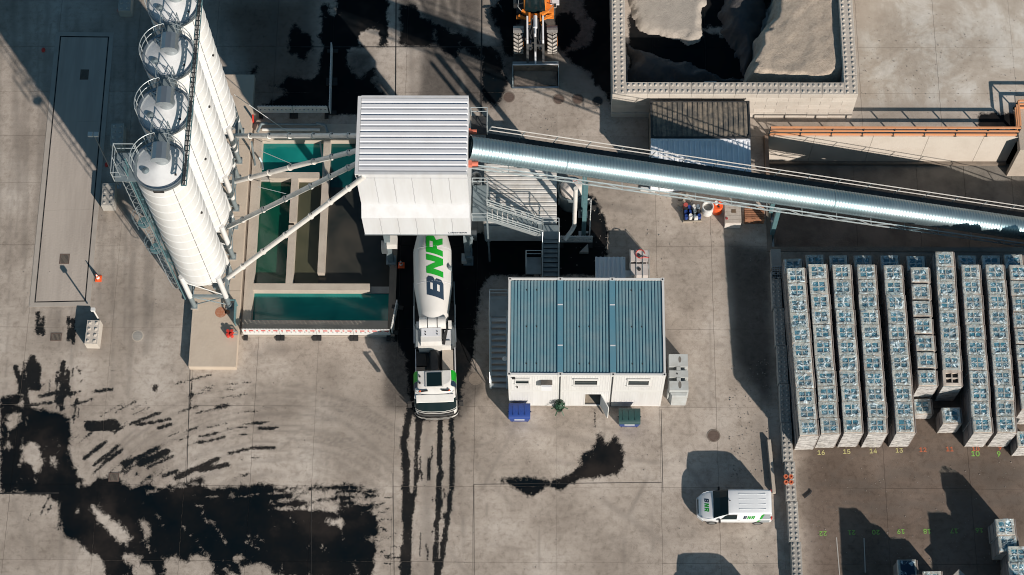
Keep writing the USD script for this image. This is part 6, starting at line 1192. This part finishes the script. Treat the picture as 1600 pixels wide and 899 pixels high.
# ================================================================== white van (front faces the left edge)
def make_van(name, lab, x, y, rz=0.0):
    t = thing(name, lab, 'van', (x, y, 0), rz)
    LX = np.array([0, .05, .14, .30, .55, .84, 1.22, 1.66, 1.98, 3.3, 3.95, 4.16, 4.26]); TOP = np.array([.62, .74, .84, .93, 1.02, 1.12, 1.46, 1.76, 1.82, 1.84, 1.81, 1.74, 1.15]); HW = np.array([.46, .58, .68, .78, .85, .88, .885, .89, .89, .89, .88, .865, .84])
    def sec(x):
        tz, w = np.interp(x, LX, TOP), np.interp(x, LX, HW); k = np.clip((tz - 1.08) / .6, 0, 1); rw = w * (.93 - .10 * k); bz = min(.98, tz - .06)
        half = [(w * .93, .26), (w, .46), (w * .995, bz), (rw + .05 * w * (1 - k) , bz + (tz - bz) * .55), (rw, tz - .05), (rw - .09, tz - .008), (rw * .4, tz + .012)]
        return half
    xs = np.unique(np.r_[LX, np.linspace(.86, 1.68, 15)]); V = []; m = None
    for x_ in xs:
        h = sec(x_); full = [(-a, b) for a, b in h] + [(a, b) for a, b in h[::-1]]; m = len(full); V += [[x_, a, b] for a, b in full]
    n = len(xs); F = [[i * m + j, i * m + j + 1, (i + 1) * m + j + 1, (i + 1) * m + j] for i in range(n - 1) for j in range(m - 1)]
    F += [[i * m + m - 1, i * m, (i + 1) * m, (i + 1) * m + m - 1] for i in range(n - 1)]
    b = MB().add(V, F)
    for i in (0, n - 1): b.add(V[i * m:(i + 1) * m], [[0, k, k + 1] for k in range(1, m - 1)])
    body = obj('body', b, VANW, t, smooth=28)
    def strip(xa, xb, j0, j1, off, n=8, taper=0.0):
        V = []; 
        for x_ in np.linspace(xa, xb, n):
            h = sec(x_); full = [(-a, b) for a, b in h] + [(a, b) for a, b in h[::-1]]
            for j in range(j0, j1 + 1):
                a, b2 = full[j]; V.append([x_, a * (1 + off * .6 / max(abs(a), .2)) if True else a, b2 + off * .8])
        q = j1 - j0 + 1
        return MB().add(V, [[i * q + j, i * q + j + 1, (i + 1) * q + j + 1, (i + 1) * q + j] for i in range(n - 1) for j in range(q - 1)])
    obj('windscreen', strip(.86, 1.68, 4, 9, .02, n=15), GLASS, body)
    def side(x0, x1, f0, f1, off, s, slope0=0.0, slope1=0.0):
        """Panel on the flank: f from 0 at the belt line to 1 at the roof edge."""
        V = []
        for fx in np.linspace(0, 1, 6):
            for f in np.linspace(f0, f1, 6):
                k = (f - f0) / (f1 - f0); x_ = x0 + (x1 - x0) * fx + (slope0 * (1 - fx) + slope1 * fx) * k; h = sec(x_); P = [(h[1][0], h[1][1], -.85), (h[2][0], h[2][1], 0), (h[3][0], h[3][1], .55), (h[4][0], h[4][1], 1)]
                yv = np.interp(f, [p[2] for p in P], [p[0] for p in P]); zv = np.interp(f, [p[2] for p in P], [p[1] for p in P]); V.append([x_, s * (yv + off), zv])
        return MB().add(V, [[6 * i + j, 6 * i + 6 + j, 6 * i + 7 + j, 6 * i + 1 + j] for i in range(5) for j in range(5)])
    for s in (-1, 1):
        obj('side_window', side(1.24, 2.20, .10, .86, .012, s, .42, .0), GLASS, body)
        obj('green_stripe', side(3.34, 3.46, -.8, .95, .008, s, .34, .34), GREEN, body); obj('grey_panel', side(3.47, 4.12, -.8, .95, .008, s, .34, .0), VANG, body)
        obj('headlight', MB().hexa([[.22, s * .62 - .12, .74], [.52, s * .70 - .12, .80], [.52, s * .70 + .10, .78], [.22, s * .62 + .10, .72]], [[.22, s * .62 - .12, .90], [.52, s * .68 - .12, .965], [.52, s * .68 + .10, .94], [.22, s * .62 + .10, .86]]), CLADG, body)
        mr = obj('mirror', MB().hexa([[1.14, s * .93 - .05, 1.0], [1.26, s * .93 - .05, 1.0], [1.26, s * 1.08, 1.0], [1.14, s * 1.08, 1.0]] if s > 0 else [[1.14, s * 1.08, 1.0], [1.26, s * 1.08, 1.0], [1.26, s * .93 + .05, 1.0], [1.14, s * .93 + .05, 1.0]], [[1.16, s * .93 - .03, 1.2], [1.26, s * .93 - .03, 1.2], [1.26, s * 1.06, 1.2], [1.16, s * 1.06, 1.2]] if s > 0 else [[1.16, s * 1.06, 1.2], [1.26, s * 1.06, 1.2], [1.26, s * .93 + .03, 1.2], [1.16, s * .93 + .03, 1.2]]), BLACK, body)
        for x_ in (.82, 3.48):
            w = obj('wheel', MB().tube([x_, s * .66, .31], [x_, s * .90, .31], .31, 20), BLACK, t, smooth=40); obj('rim', MB().tube([x_, s * .89, .31], [x_, s * .905, .31], .19, 14), STEEL, w)
        obj('tail_light', MB().bx(4.17, 4.24, s * .80 - .05, s * .80 + .05, .85, 1.35), RED, body); obj('door_handle', side(2.28, 2.42, -.12, -.04, .02, s), CLADG, body)
    for yy in (-.45, -.15, .15, .45): obj('roof_rib', MB().bx(2.3, 3.85, yy - .018, yy + .018, 1.83, 1.852), VANW, body)
    obj('antenna', MB().bar([1.74, .05, 1.77], [1.80, .05, 1.88], .03, .03), BLACK, body)
    obj('front_bumper', MB().hexa([[-.05, -.55, .28], [.3, -.82, .28], [.3, .82, .28], [-.05, .55, .28]], [[-.03, -.55, .62], [.3, -.83, .62], [.3, .83, .62], [-.03, .55, .62]]), VANW, t); obj('grille', MB().bx(-.03, .03, -.42, .42, .63, .72), BLACK, t)
    obj('rear_bumper', MB().bx(4.18, 4.32, -.80, .80, .32, .55), BLACK, t)
    def hood(a, b2):
        x_ = .36 + b2; h = sec(x_); return [x_, .40 - a, h[5][1] + .026]
    lettering(body, hood, .26, adv=1.06, step=.25)
    def flank(a, b2):
        x_ = 2.56 + a; h = sec(x_); f = .15 + b2 * 1.6; yv = np.interp(f, [0, .55, 1], [h[2][0], h[3][0], h[4][0]]); zv = np.interp(f, [0, .55, 1], [h[2][1], h[3][1], h[4][1]]); return [x_, -(yv + .012), zv]
    lettering(body, flank, .22, adv=1.06, step=.25)
    return t
vp = at(1090, 806, .3); vs = at(1145, 819, 0)
make_van('delivery_van', 'white panel van with lettering on its bonnet parked by the low wall', vp[0], vs[1] + .86, .0)
v2 = at(1074, 955, .3); make_van('delivery_van', 'second white panel van parked just below the picture, its shadow in view', v2[0], vs[1] + .86 - 6.2, .0)

# ================================================================== wheel loader (bucket towards the lower edge)
lc = at(836.5, 66, .8)
wl = thing('wheel_loader', 'orange wheel loader with chevron tyres and its bucket on the ground', 'wheel loader', (lc[0], lc[1] + .08, 0), .012)
def loader_tyre(x, y):
    w = obj('wheel', MB().lathe([(.30, -.31), (.70, -.31), (.79, -.24), (.79, .24), (.70, .31), (.30, .31)], n=32).move(R=[[0, 0, 1], [0, 1, 0], [-1, 0, 0]], t=(x, y, .80)), mat('tyre_dark', (.045, .042, .04), .9) if '/World/Looks/tyre_dark' not in TYRES else '/World/Looks/tyre_dark', wl, smooth=30); TYRES.add('/World/Looks/tyre_dark')
    for k in range(20):
        a = k * 2 * math.pi / 20
        for s in (-1, 1):
            b = MB(); r0, r1 = .785, .835; u0, u1 = s * .02, s * .30; da_ = .20
            P = []
            for r in (r0, r1):
                for (u, aa) in ((u0, a), (u1, a + da_), (u1, a + da_ + .17), (u0, a + .17)): P.append([x + u, y + r * math.cos(-aa), .80 + r * math.sin(-aa)])
            b.add(P, [[0, 1, 2, 3], [4, 5, 6, 7], [0, 1, 5, 4], [1, 2, 6, 5], [2, 3, 7, 6], [3, 0, 4, 7]]); obj('tread_lug', b, TYRE, w)
    obj('hub', MB().tube([x - .33, y, .8], [x + .33, y, .8], .34, 16), ORANGE, w)
TYRES = set()
for x in (-1.08, 1.08): loader_tyre(x, 0)
for x in (-1.08, 1.08):
    w = obj('wheel', MB().lathe([(.30, -.31), (.76, -.31), (.80, -.24), (.80, .24), (.76, .31), (.30, .31)], n=24).move(R=[[0, 0, 1], [0, 1, 0], [-1, 0, 0]], t=(x, 3.3, .80)), TYRE, wl, smooth=30)
    obj('fender', MB().add([[x + u, .30 + .92 * math.cos(a) - .25, .82 + .92 * math.sin(a)] for a in np.linspace(.35, 1.55, 6) for u in (-.34, .34)], [[2 * k, 2 * k + 1, 2 * k + 3, 2 * k + 2] for k in range(5)]), TYRE, wl)
    s = math.copysign(1, x); obj('fender_bracket', MB().bar([s * .50, 1.05, 1.75], [s * 1.05, 1.35, 1.72], .14, .12), ORANGE, wl); obj('step_plate', MB().bx(s * 1.0 - .2, s * 1.0 + .2, 1.2, 1.45, 1.5, 1.56), ORANGE, wl)
obj('front_frame', MB().hexa([[-.45, -.5, .7], [.45, -.5, .7], [.45, 1.3, .7], [-.45, 1.3, .7]], [[-.35, -.3, 1.3], [.35, -.3, 1.3], [.40, 1.2, 1.75], [-.40, 1.2, 1.75]]), CHASS, wl)
obj('mast', MB().bx(-.42, -.30, .75, 1.35, 1.3, 2.1).bx(.30, .42, .75, 1.35, 1.3, 2.1).bx(-.30, .30, 1.15, 1.35, 1.3, 1.95), ORANGE, wl)
for s in (-1, 1):
    obj('lift_arm', MB().bar([s * .50, 1.1, 2.0], [s * .50, -.5, 1.75], .14, .32).bar([s * .50, -.5, 1.75], [s * .50, -1.85, .65], .14, .30), ORANGE if False else CHASS, wl); obj('arm_edge', MB().bar([s * .50, 1.05, 2.18], [s * .50, -.5, 1.93], .10, .02).bar([s * .50, -.52, 1.92], [s * .50, -1.75, .88], .10, .02), CLADG, wl)
    obj('lift_cylinder', MB().tube([s * .28, .9, 1.2], [s * .32, -.9, 1.3], .07, 8), STEEL, wl); obj('hose', MB().path([[s * .2, .9, 2.0], [s * .22, .3, 1.95], [s * .16, -.4, 1.9], [s * .3, -.8, 1.7]], .03, 5), BLACK, wl)
    obj('mirror', MB().bar([s * .75, 1.6, 2.9], [s * 1.25, 1.45, 2.9], .04, .04).cb(s * 1.25, 1.45, 2.6, .18, .06, .4), BLACK, wl)
    obj('handrail', MB().path([[s * .8, 1.6, 1.7], [s * 1.1, 1.5, 2.6], [s * 1.0, 2.2, 2.7]], .025, 5), RAILM, wl)
obj('tilt_cylinder', MB().tube([0, 1.1, 2.05], [0, .2, 2.15], .13, 12).tube([0, .2, 2.15], [0, -.35, 2.15], .07, 10), CLADG, wl, smooth=40)
obj('bell_crank', MB().bar([0, -.3, 2.25], [0, -1.1, 1.5], .16, .3), CHASS, wl); obj('crank_plate', MB().bar([0, -.35, 2.42], [0, -1.0, 1.7], .10, .02), CLADG, wl); obj('tilt_link', MB().bar([0, -1.0, 1.3], [0, -1.75, .95], .10, .14), CLADG, wl); obj('cross_tube', MB().tube([-.5, -.75, 1.62], [.5, -.75, 1.62], .11, 10), CHASS, wl)
# bucket: floor, back and two cheeks, opening up and forwards
BW = 1.46
bk2 = obj('bucket', MB().bx(-BW, BW, -2.92, -1.95, .04, .09).hexa([[-BW, -1.98, .06], [BW, -1.98, .06], [BW, -1.90, .06], [-BW, -1.90, .06]], [[-BW, -1.88, 1.0], [BW, -1.88, 1.0], [BW, -1.80, 1.0], [-BW, -1.80, 1.0]]), BUCK, wl)
for s in (-1, 1): obj('cheek', MB().hexa([[s * BW - .03, -2.92, .05], [s * BW + .03, -2.92, .05], [s * BW + .03, -1.9, .05], [s * BW - .03, -1.9, .05]], [[s * BW - .03, -2.88, .35], [s * BW + .03, -2.88, .35], [s * BW + .03, -1.82, 1.02], [s * BW - .03, -1.82, 1.02]]), STEELD, bk2)
obj('cutting_edge', MB().bx(-BW - .04, BW + .04, -3.02, -2.90, .03, .10), STEEL, bk2); obj('spill_guard', MB().hexa([[-BW, -1.86, .98], [BW, -1.86, .98], [BW, -1.56, .90], [-BW, -1.56, .90]], [[-BW, -1.86, 1.03], [BW, -1.86, 1.03], [BW, -1.56, .96], [-BW, -1.56, .96]]), STEELD, bk2); obj('rim_bar', MB().bar([-BW, -1.84, 1.06], [BW, -1.84, 1.06], .06, .05), CLADG, bk2)
hp = MB(); X = np.linspace(-BW + .1, BW - .1, 30); Y = np.linspace(-2.86, -1.95, 14); XX, YY = np.meshgrid(X, Y, indexing='ij'); ZZ = .10 + .16 * meshkit.fbm(np.stack([XX * 1.4, YY * 1.4, XX * 0], -1), 3, 4) + .22 * np.clip((YY + 2.6) / .6, 0, 1)
i, j = np.meshgrid(np.arange(29), np.arange(13), indexing='ij'); hp.add(np.stack([XX, YY, ZZ], -1).reshape(-1, 3), np.stack([i * 14 + j, (i + 1) * 14 + j, (i + 1) * 14 + j + 1, i * 14 + j + 1], -1).reshape(-1, 4)); obj('gravel_load', hp, mat('bucket_load', (.17, .14, .12), .95, dirt=.6, dirtcol=(.06, .055, .05), scale=2, bump=.6, bscale=20), bk2, smooth=True)
cabl = obj('cab', MB().hexa([[-.72, 1.55, 1.4], [.72, 1.55, 1.4], [.78, 2.95, 1.4], [-.78, 2.95, 1.4]], [[-.66, 1.75, 3.2], [.66, 1.75, 3.2], [.70, 2.9, 3.2], [-.70, 2.9, 3.2]]), ORANGE, wl)
obj('windscreen', MB().hexa([[-.66, 1.50, 1.75], [.66, 1.50, 1.75], [.66, 1.58, 1.75], [-.66, 1.58, 1.75]], [[-.60, 1.68, 3.1], [.60, 1.68, 3.1], [.60, 1.76, 3.1], [-.60, 1.76, 3.1]]), GLASS, cabl); obj('cab_roof', MB().hexa([[-.82, 1.78, 3.2], [.82, 1.78, 3.2], [.82, 3.0, 3.2], [-.82, 3.0, 3.2]], [[-.78, 1.84, 3.36], [.78, 1.84, 3.36], [.78, 2.96, 3.36], [-.78, 2.96, 3.36]]), ORANGE, cabl)
for s in (-1, 1): obj('work_light', MB().cb(s * .6, 1.82, 3.18, .22, .12, .14), CLADG, cabl); obj('cab_corner', MB().bar([s * .1, 1.2, 1.78], [s * .85, 1.62, 1.85], .18, .2), ORANGE, wl); obj('side_box', MB().bx(s * .95 - .25, s * .95 + .25, 1.65, 2.6, .8, 1.55), ORANGE if s > 0 else CHASS, wl)
obj('right_locker', MB().bx(1.0, 1.55, 2.2, 3.0, 1.5, 1.62), CLADG, wl); obj('engine_hood', MB().hexa([[-.75, 3.0, 1.0], [.75, 3.0, 1.0], [.7, 5.4, 1.0], [-.7, 5.4, 1.0]], [[-.70, 3.0, 2.3], [.70, 3.0, 2.3], [.62, 5.2, 2.1], [-.62, 5.2, 2.1]]), ORANGE, wl)

# ================================================================== wrapped pallets of paving blocks
def crumple(sx, sy, z, seed, peak=0.0):
    n = 15; X = np.linspace(-sx / 2, sx / 2, n); Y = np.linspace(-sy / 2, sy / 2, n); XX, YY = np.meshgrid(X, Y, indexing='ij')
    f = meshkit.fbm(np.stack([XX * 3.3 + seed, YY * 3.3, XX * 0 + seed], -1), 4, seed); rid = np.abs(meshkit.fbm(np.stack([XX * 2.2 + seed * 3, YY * 2.2, XX * 0], -1), 3, seed + 9) - .5)
    Z = z + .015 + .16 * f - .22 * rid + peak * np.exp(-((XX ** 2 + (YY - .3) ** 2) / .12)); e = np.maximum(np.abs(XX) / (sx / 2), np.abs(YY) / (sy / 2)); Z = np.where(e > .98, z - .10 - .06 * f, Z); Z = np.maximum(Z, np.where(e > .98, -1, z + .006))
    i, j = np.meshgrid(np.arange(n - 1), np.arange(n - 1), indexing='ij')
    return MB().add(np.stack([XX, YY, Z], -1).reshape(-1, 3), np.stack([i * n + j, (i + 1) * n + j, (i + 1) * n + j + 1, i * n + j + 1], -1).reshape(-1, 4))
def make_pallet(lab, group, loc, rz, H, seed, kind=0, name='wrapped_pallet'):
    """Stack of block layers with two-by-two cavities in its top, under film. kind 0 filmed, 1 torn open, 2 low and dark."""
    t = thing(name, lab, 'pallet stack', loc, rz, group); r = random.Random(seed); sx, sy = 1.06, .95
    obj('pallet', MB().bx(-sx / 2, sx / 2, -sy / 2, sy / 2, .09, .13).bx(-sx / 2, -sx / 2 + .1, -sy / 2, sy / 2, 0, .09).bx(-.05, .05, -sy / 2, sy / 2, 0, .09).bx(sx / 2 - .1, sx / 2, -sy / 2, sy / 2, 0, .09), WOODG, t)
    n = max(3, round((H - .13) / .42)); lh = (H - .13) / n; tiers = []
    for k in range(n):
        z = .13 + k * lh; dx, dy, s = r.uniform(-.02, .02), r.uniform(-.02, .02), r.uniform(-.02, .01)
        obj('block_layer', MB().bx(-sx / 2 + dx - s, sx / 2 + dx + s, -sy / 2 + dy - s, sy / 2 + dy + s, z + .02, z + lh - .012 - (.19 if k == n - 1 else 0)), PAVER, t)
    z0, z1 = H - .20, H - .01; w = .17; cr = .03; zc = H - r.uniform(.045, .075)
    for (a, b, c, d) in ((-sx / 2, -sx / 2 + w, -sy / 2, sy / 2), (sx / 2 - w, sx / 2, -sy / 2, sy / 2), (-sx / 2 + w + .003, sx / 2 - w - .003, -sy / 2, -sy / 2 + w), (-sx / 2 + w + .003, sx / 2 - w - .003, sy / 2 - w, sy / 2)): obj('top_block', MB().bx(a, b, c, d, z0, z1), PAVTOP, t)
    obj('top_cross', MB().bx(-cr, cr, -sy / 2 + w, sy / 2 - w, z0, z1 - .02).bx(-sx / 2 + w, -cr - .002, -cr, cr, z0, z1 - .021).bx(cr + .002, sx / 2 - w, -cr, cr, z0, z1 - .021), PAVTOP, t)
    obj('cavity', MB().bx(-sx / 2 + w, sx / 2 - w, -sy / 2 + w, sy / 2 - w, zc - .004 if kind != 1 else z0 - .004, zc if kind != 1 else z0), HOLE if kind != 1 else CHASS, t)
    obj('edge_board', MB().bx(sx / 2 + .05, sx / 2 + .10, -sy / 2 + .02, sy / 2 - .02, .10, H - .03 - r.uniform(0, .06)), PAVER, t)
    if kind != 1: obj('film', crumple(sx + .02, sy + .02, H, seed, .22 if seed % 7 == 3 else 0.0), FILM, t)
    else: obj('film', MB().bx(-sx / 2 - .01, sx / 2 + .01, -sy / 2 - .012, -sy / 2 - .002, .6, H - .1), FILM, t)
    for sgn in (-1, 1):
        ft = MB(); X = np.linspace(-sx / 2 - .015, sx / 2 + .015, 9); Zs = np.linspace(.2, H - .05, 7); XX, ZZ = np.meshgrid(X, Zs, indexing='ij'); f = meshkit.fbm(np.stack([XX * 4, ZZ * 3, XX * 0 + seed + sgn], -1), 3, seed)
        i, j = np.meshgrid(np.arange(8), np.arange(6), indexing='ij'); ft.add(np.stack([XX, sgn * (sy / 2 + .022 + .045 * f), ZZ], -1).reshape(-1, 3), np.stack([i * 7 + j, (i + 1) * 7 + j, (i + 1) * 7 + j + 1, i * 7 + j + 1], -1).reshape(-1, 4))
        if sgn < 0: obj('film_side', ft, FILMW, t)
    return t
HT, HLO = 2.9, 2.05
protos = []; proto_low = []
ROWS = [  # front top edge (x0, x1, y), back row top-left (x0, x1, y), first stack low?, row name
 (1249, 1278, 680, 1230, 1257, 419, 'in the row nearest the low block wall'), (1282, 1311.5, 677, 1263, 1292, 413, 'in the row ending at the yellow sixteen'), (1319, 1348, 676, 1300, 1329, 414, 'in the row ending at the yellow fifteen'),
 (1357, 1387, 676.5, 1338, 1368, 414, 'in the row ending at the yellow fourteen'), (1400.5, 1429.5, 676, 1380, 1410, 414, 'in the row ending at the yellow thirteen'), (1436, 1464, 602, 1422, 1451, 418, 'in the short row above the orange twelve'),
 (1475, 1503.5, 602.5, 1460, 1490, 394, 'in the row above the orange eleven'), (1521, 1550, 676, 1502, 1531, 414, 'in the row ending at the green ten'), (1559, 1588, 675, 1540, 1569, 414, 'in the row ending at the green nine'), (1597, 1626, 640, 1576, 1605, 414, 'in the row cut by the right picture edge')]
ORD = ['first', 'second', 'third', 'fourth', 'fifth', 'sixth', 'seventh', 'eighth', 'ninth', 'tenth', 'eleventh', 'twelfth', 'thirteenth']
cnt = 0
for ri, (fx0, fx1, fy, bx0, bx1, by, rn) in enumerate(ROWS):
    f = (at(fx0, fy, HT) + at(fx1, fy, HT)) / 2; b = (at(bx0, by, HT) + at(bx1, by, HT)) / 2
    f = f + [0, .47, 0]; b = b - [0, .47, 0]; L = b - f; n = int(round(np.hypot(L[0], L[1]) / 1.0)) + 1; rz = math.atan2(-L[0], L[1])
    for k in range(n):
        p = f + L * k / (n - 1); cnt += 1; loc = (p[0] + RNG.uniform(-.025, .025), p[1] + RNG.uniform(-.015, .015), 0); r2_ = rz + RNG.uniform(-.012, .012); nm = f'{ORD[k]} tall filmed pallet from the front ' + rn; gp = 'filmed pallets ' + rn
        if ri == 6 and k == 0: make_pallet('torn-open pallet near the front of the row above the orange eleven', None, loc, r2_, HT, 901, 1); continue
        if len(protos) < 12: protos.append(make_pallet(nm, gp, loc, r2_, HT, 11 + len(protos), 0))
        else: dup(protos[RNG.randrange(12)], loc, r2_ + (math.pi if False else 0), nm, gp)
    if ri != 6:
        p = f + L * n / (n - 1); lab = 'low shaded pallet at the far end, ' + rn
        if len(proto_low) < 2: proto_low.append(make_pallet(lab, None, (p[0], p[1], 0), rz, HLO, 71 + len(proto_low), 0))
        else: dup(proto_low[ri % 2], (p[0], p[1], 0), rz, lab, 'low shaded pallets at the far row ends')
for q in proto_low: q.SetCustomDataByKey('group', 'low shaded pallets at the far row ends')
p = (at(1428, 647, 1.0) + at(1456, 647, 1.0)) / 2; make_pallet('low dark pallet at the front of the short row above the orange twelve', None, (p[0], p[1] + .47, 0), .03, 1.0, 95, 0)
p = (at(1472, 661, 2.0) + at(1503, 661, 2.0)) / 2; make_pallet('half-height pallet in front of the torn-open one above the orange eleven', None, (p[0], p[1] + .47, 0), .03, 2.0, 96, 0)
p = (at(1592, 698, 1.9) + at(1618, 698, 1.9)) / 2; make_pallet('pinkish half-height pallet at the front of the row by the right edge', None, (p[0], p[1] + .47, 0), .03, 1.9, 97, 0)
for j in range(3):     # the rows go on past the right edge; their shade falls into the pit
    fx = 1636 + 39 * j; f = (at(fx, 676, HT) + at(fx + 29, 676, HT)) / 2 + [0, .47, 0]; b = (at(fx - 20, 414, HT) + at(fx + 9, 414, HT)) / 2 - [0, .47, 0]; L = b - f
    for k in range(5, 10): p = f + L * k / 10.5; dup(protos[(k + j) % 9], (p[0], p[1], 0), 0, f'{ORD[k]} tall pallet in row {ORD[j]} beyond the right picture edge', 'pallets beyond the right picture edge')
# stacks at the lower right corner
for (x0, x1, yb, H, lab, kd) in [(1558, 1586, 836, 2.1, 'topmost white-wrapped stack in the lower right corner', 0), (1560, 1592, 862, 2.0, 'second wrapped stack from the top in the lower right corner', 0), (1578, 1606, 879, 2.2, 'bright wrapped stack right of the dark film in the lower right corner', 0), (1579, 1607, 903, 2.2, 'lowest wrapped stack cut by the lower right corner', 0), (1406, 1431, 900, 1.5, 'dark-filmed stack with a white rim at the lower picture edge', 3), (1444, 1472, 918, 1.4, 'stack just showing its top at the lower picture edge', 0)]:
    p = (at(x0, yb, H) + at(x1, yb, H)) / 2; t = make_pallet(lab, None, (p[0], p[1] + .47, 0), .02, H, 100 + x0 % 50, 0)
    if kd == 3: obj('dark_film', MB().bx(-.40, .40, -.44, .40, H + .06, H + .09), WRAPD, t)
for j in range(6):     # both groups of stacks go on below the picture; their shade is in view
    for (xx, yy, H, lab) in ((1560, 903, 2.2, 'right'), (1408, 900, 1.5, 'left')):
        p = at(xx + 14, yy, H); dup(protos[(j * 2 + (lab == 'left')) % 12], (p[0] + (.2 if lab == 'right' else .35), p[1] - .75 - 1.0 * j, 0), 0, f'{ORD[j]} pallet of the {lab} group standing below the picture', 'pallets below the picture')
p = at(1499, 900, 1.1); obj('tilted_slab', MB().cb(0, 0, 0, .55, .55, .1, .75).move(t=(p[0], p[1], 1.0)).cb(p[0], p[1], 0, .4, .4, 1.0), CONCG, None, label='small grey slab turned cornerwise at the lower picture edge', cat='slab')

# ================================================================== loose gravel over the yard
gv = MB(); OCT = np.array([[1, 0, 0], [-1, 0, 0], [0, 1, 0], [0, -1, 0], [0, 0, 1], [0, 0, -1]], float); OF = [[0, 2, 4], [2, 1, 4], [1, 3, 4], [3, 0, 4], [2, 0, 5], [1, 2, 5], [3, 1, 5], [0, 3, 5]]
for (x0, y0, x1, y1, n, r0, r1) in [(1345, 20, 1590, 160, 260, .02, .06), (780, 140, 955, 215, 90, .02, .06), (1000, 175, 1190, 205, 90, .02, .07), (870, 290, 1190, 420, 170, .02, .06), (640, 670, 1200, 890, 260, .015, .05), (0, 300, 290, 600, 160, .015, .05), (1250, 715, 1590, 880, 200, .015, .05), (380, 535, 620, 700, 90, .015, .05), (1140, 560, 1205, 760, 200, .02, .07)]:
    for k in range(n):
        c = at(RNG.uniform(x0, x1), RNG.uniform(y0, y1)); r = RNG.uniform(r0, r1) * RNG.uniform(.6, 1); gv.add(OCT * [r, r * RNG.uniform(.6, 1), r * .6] + [c[0], c[1], r * .35], OF)
obj('gravel', gv, mat('gravel_grey', (.20, .175, .155), .95, dirt=.8, dirtcol=(.36, .33, .29), scale=.8), None, label='loose gravel and crumbs of concrete scattered over the yard', cat='gravel', kind='stuff')
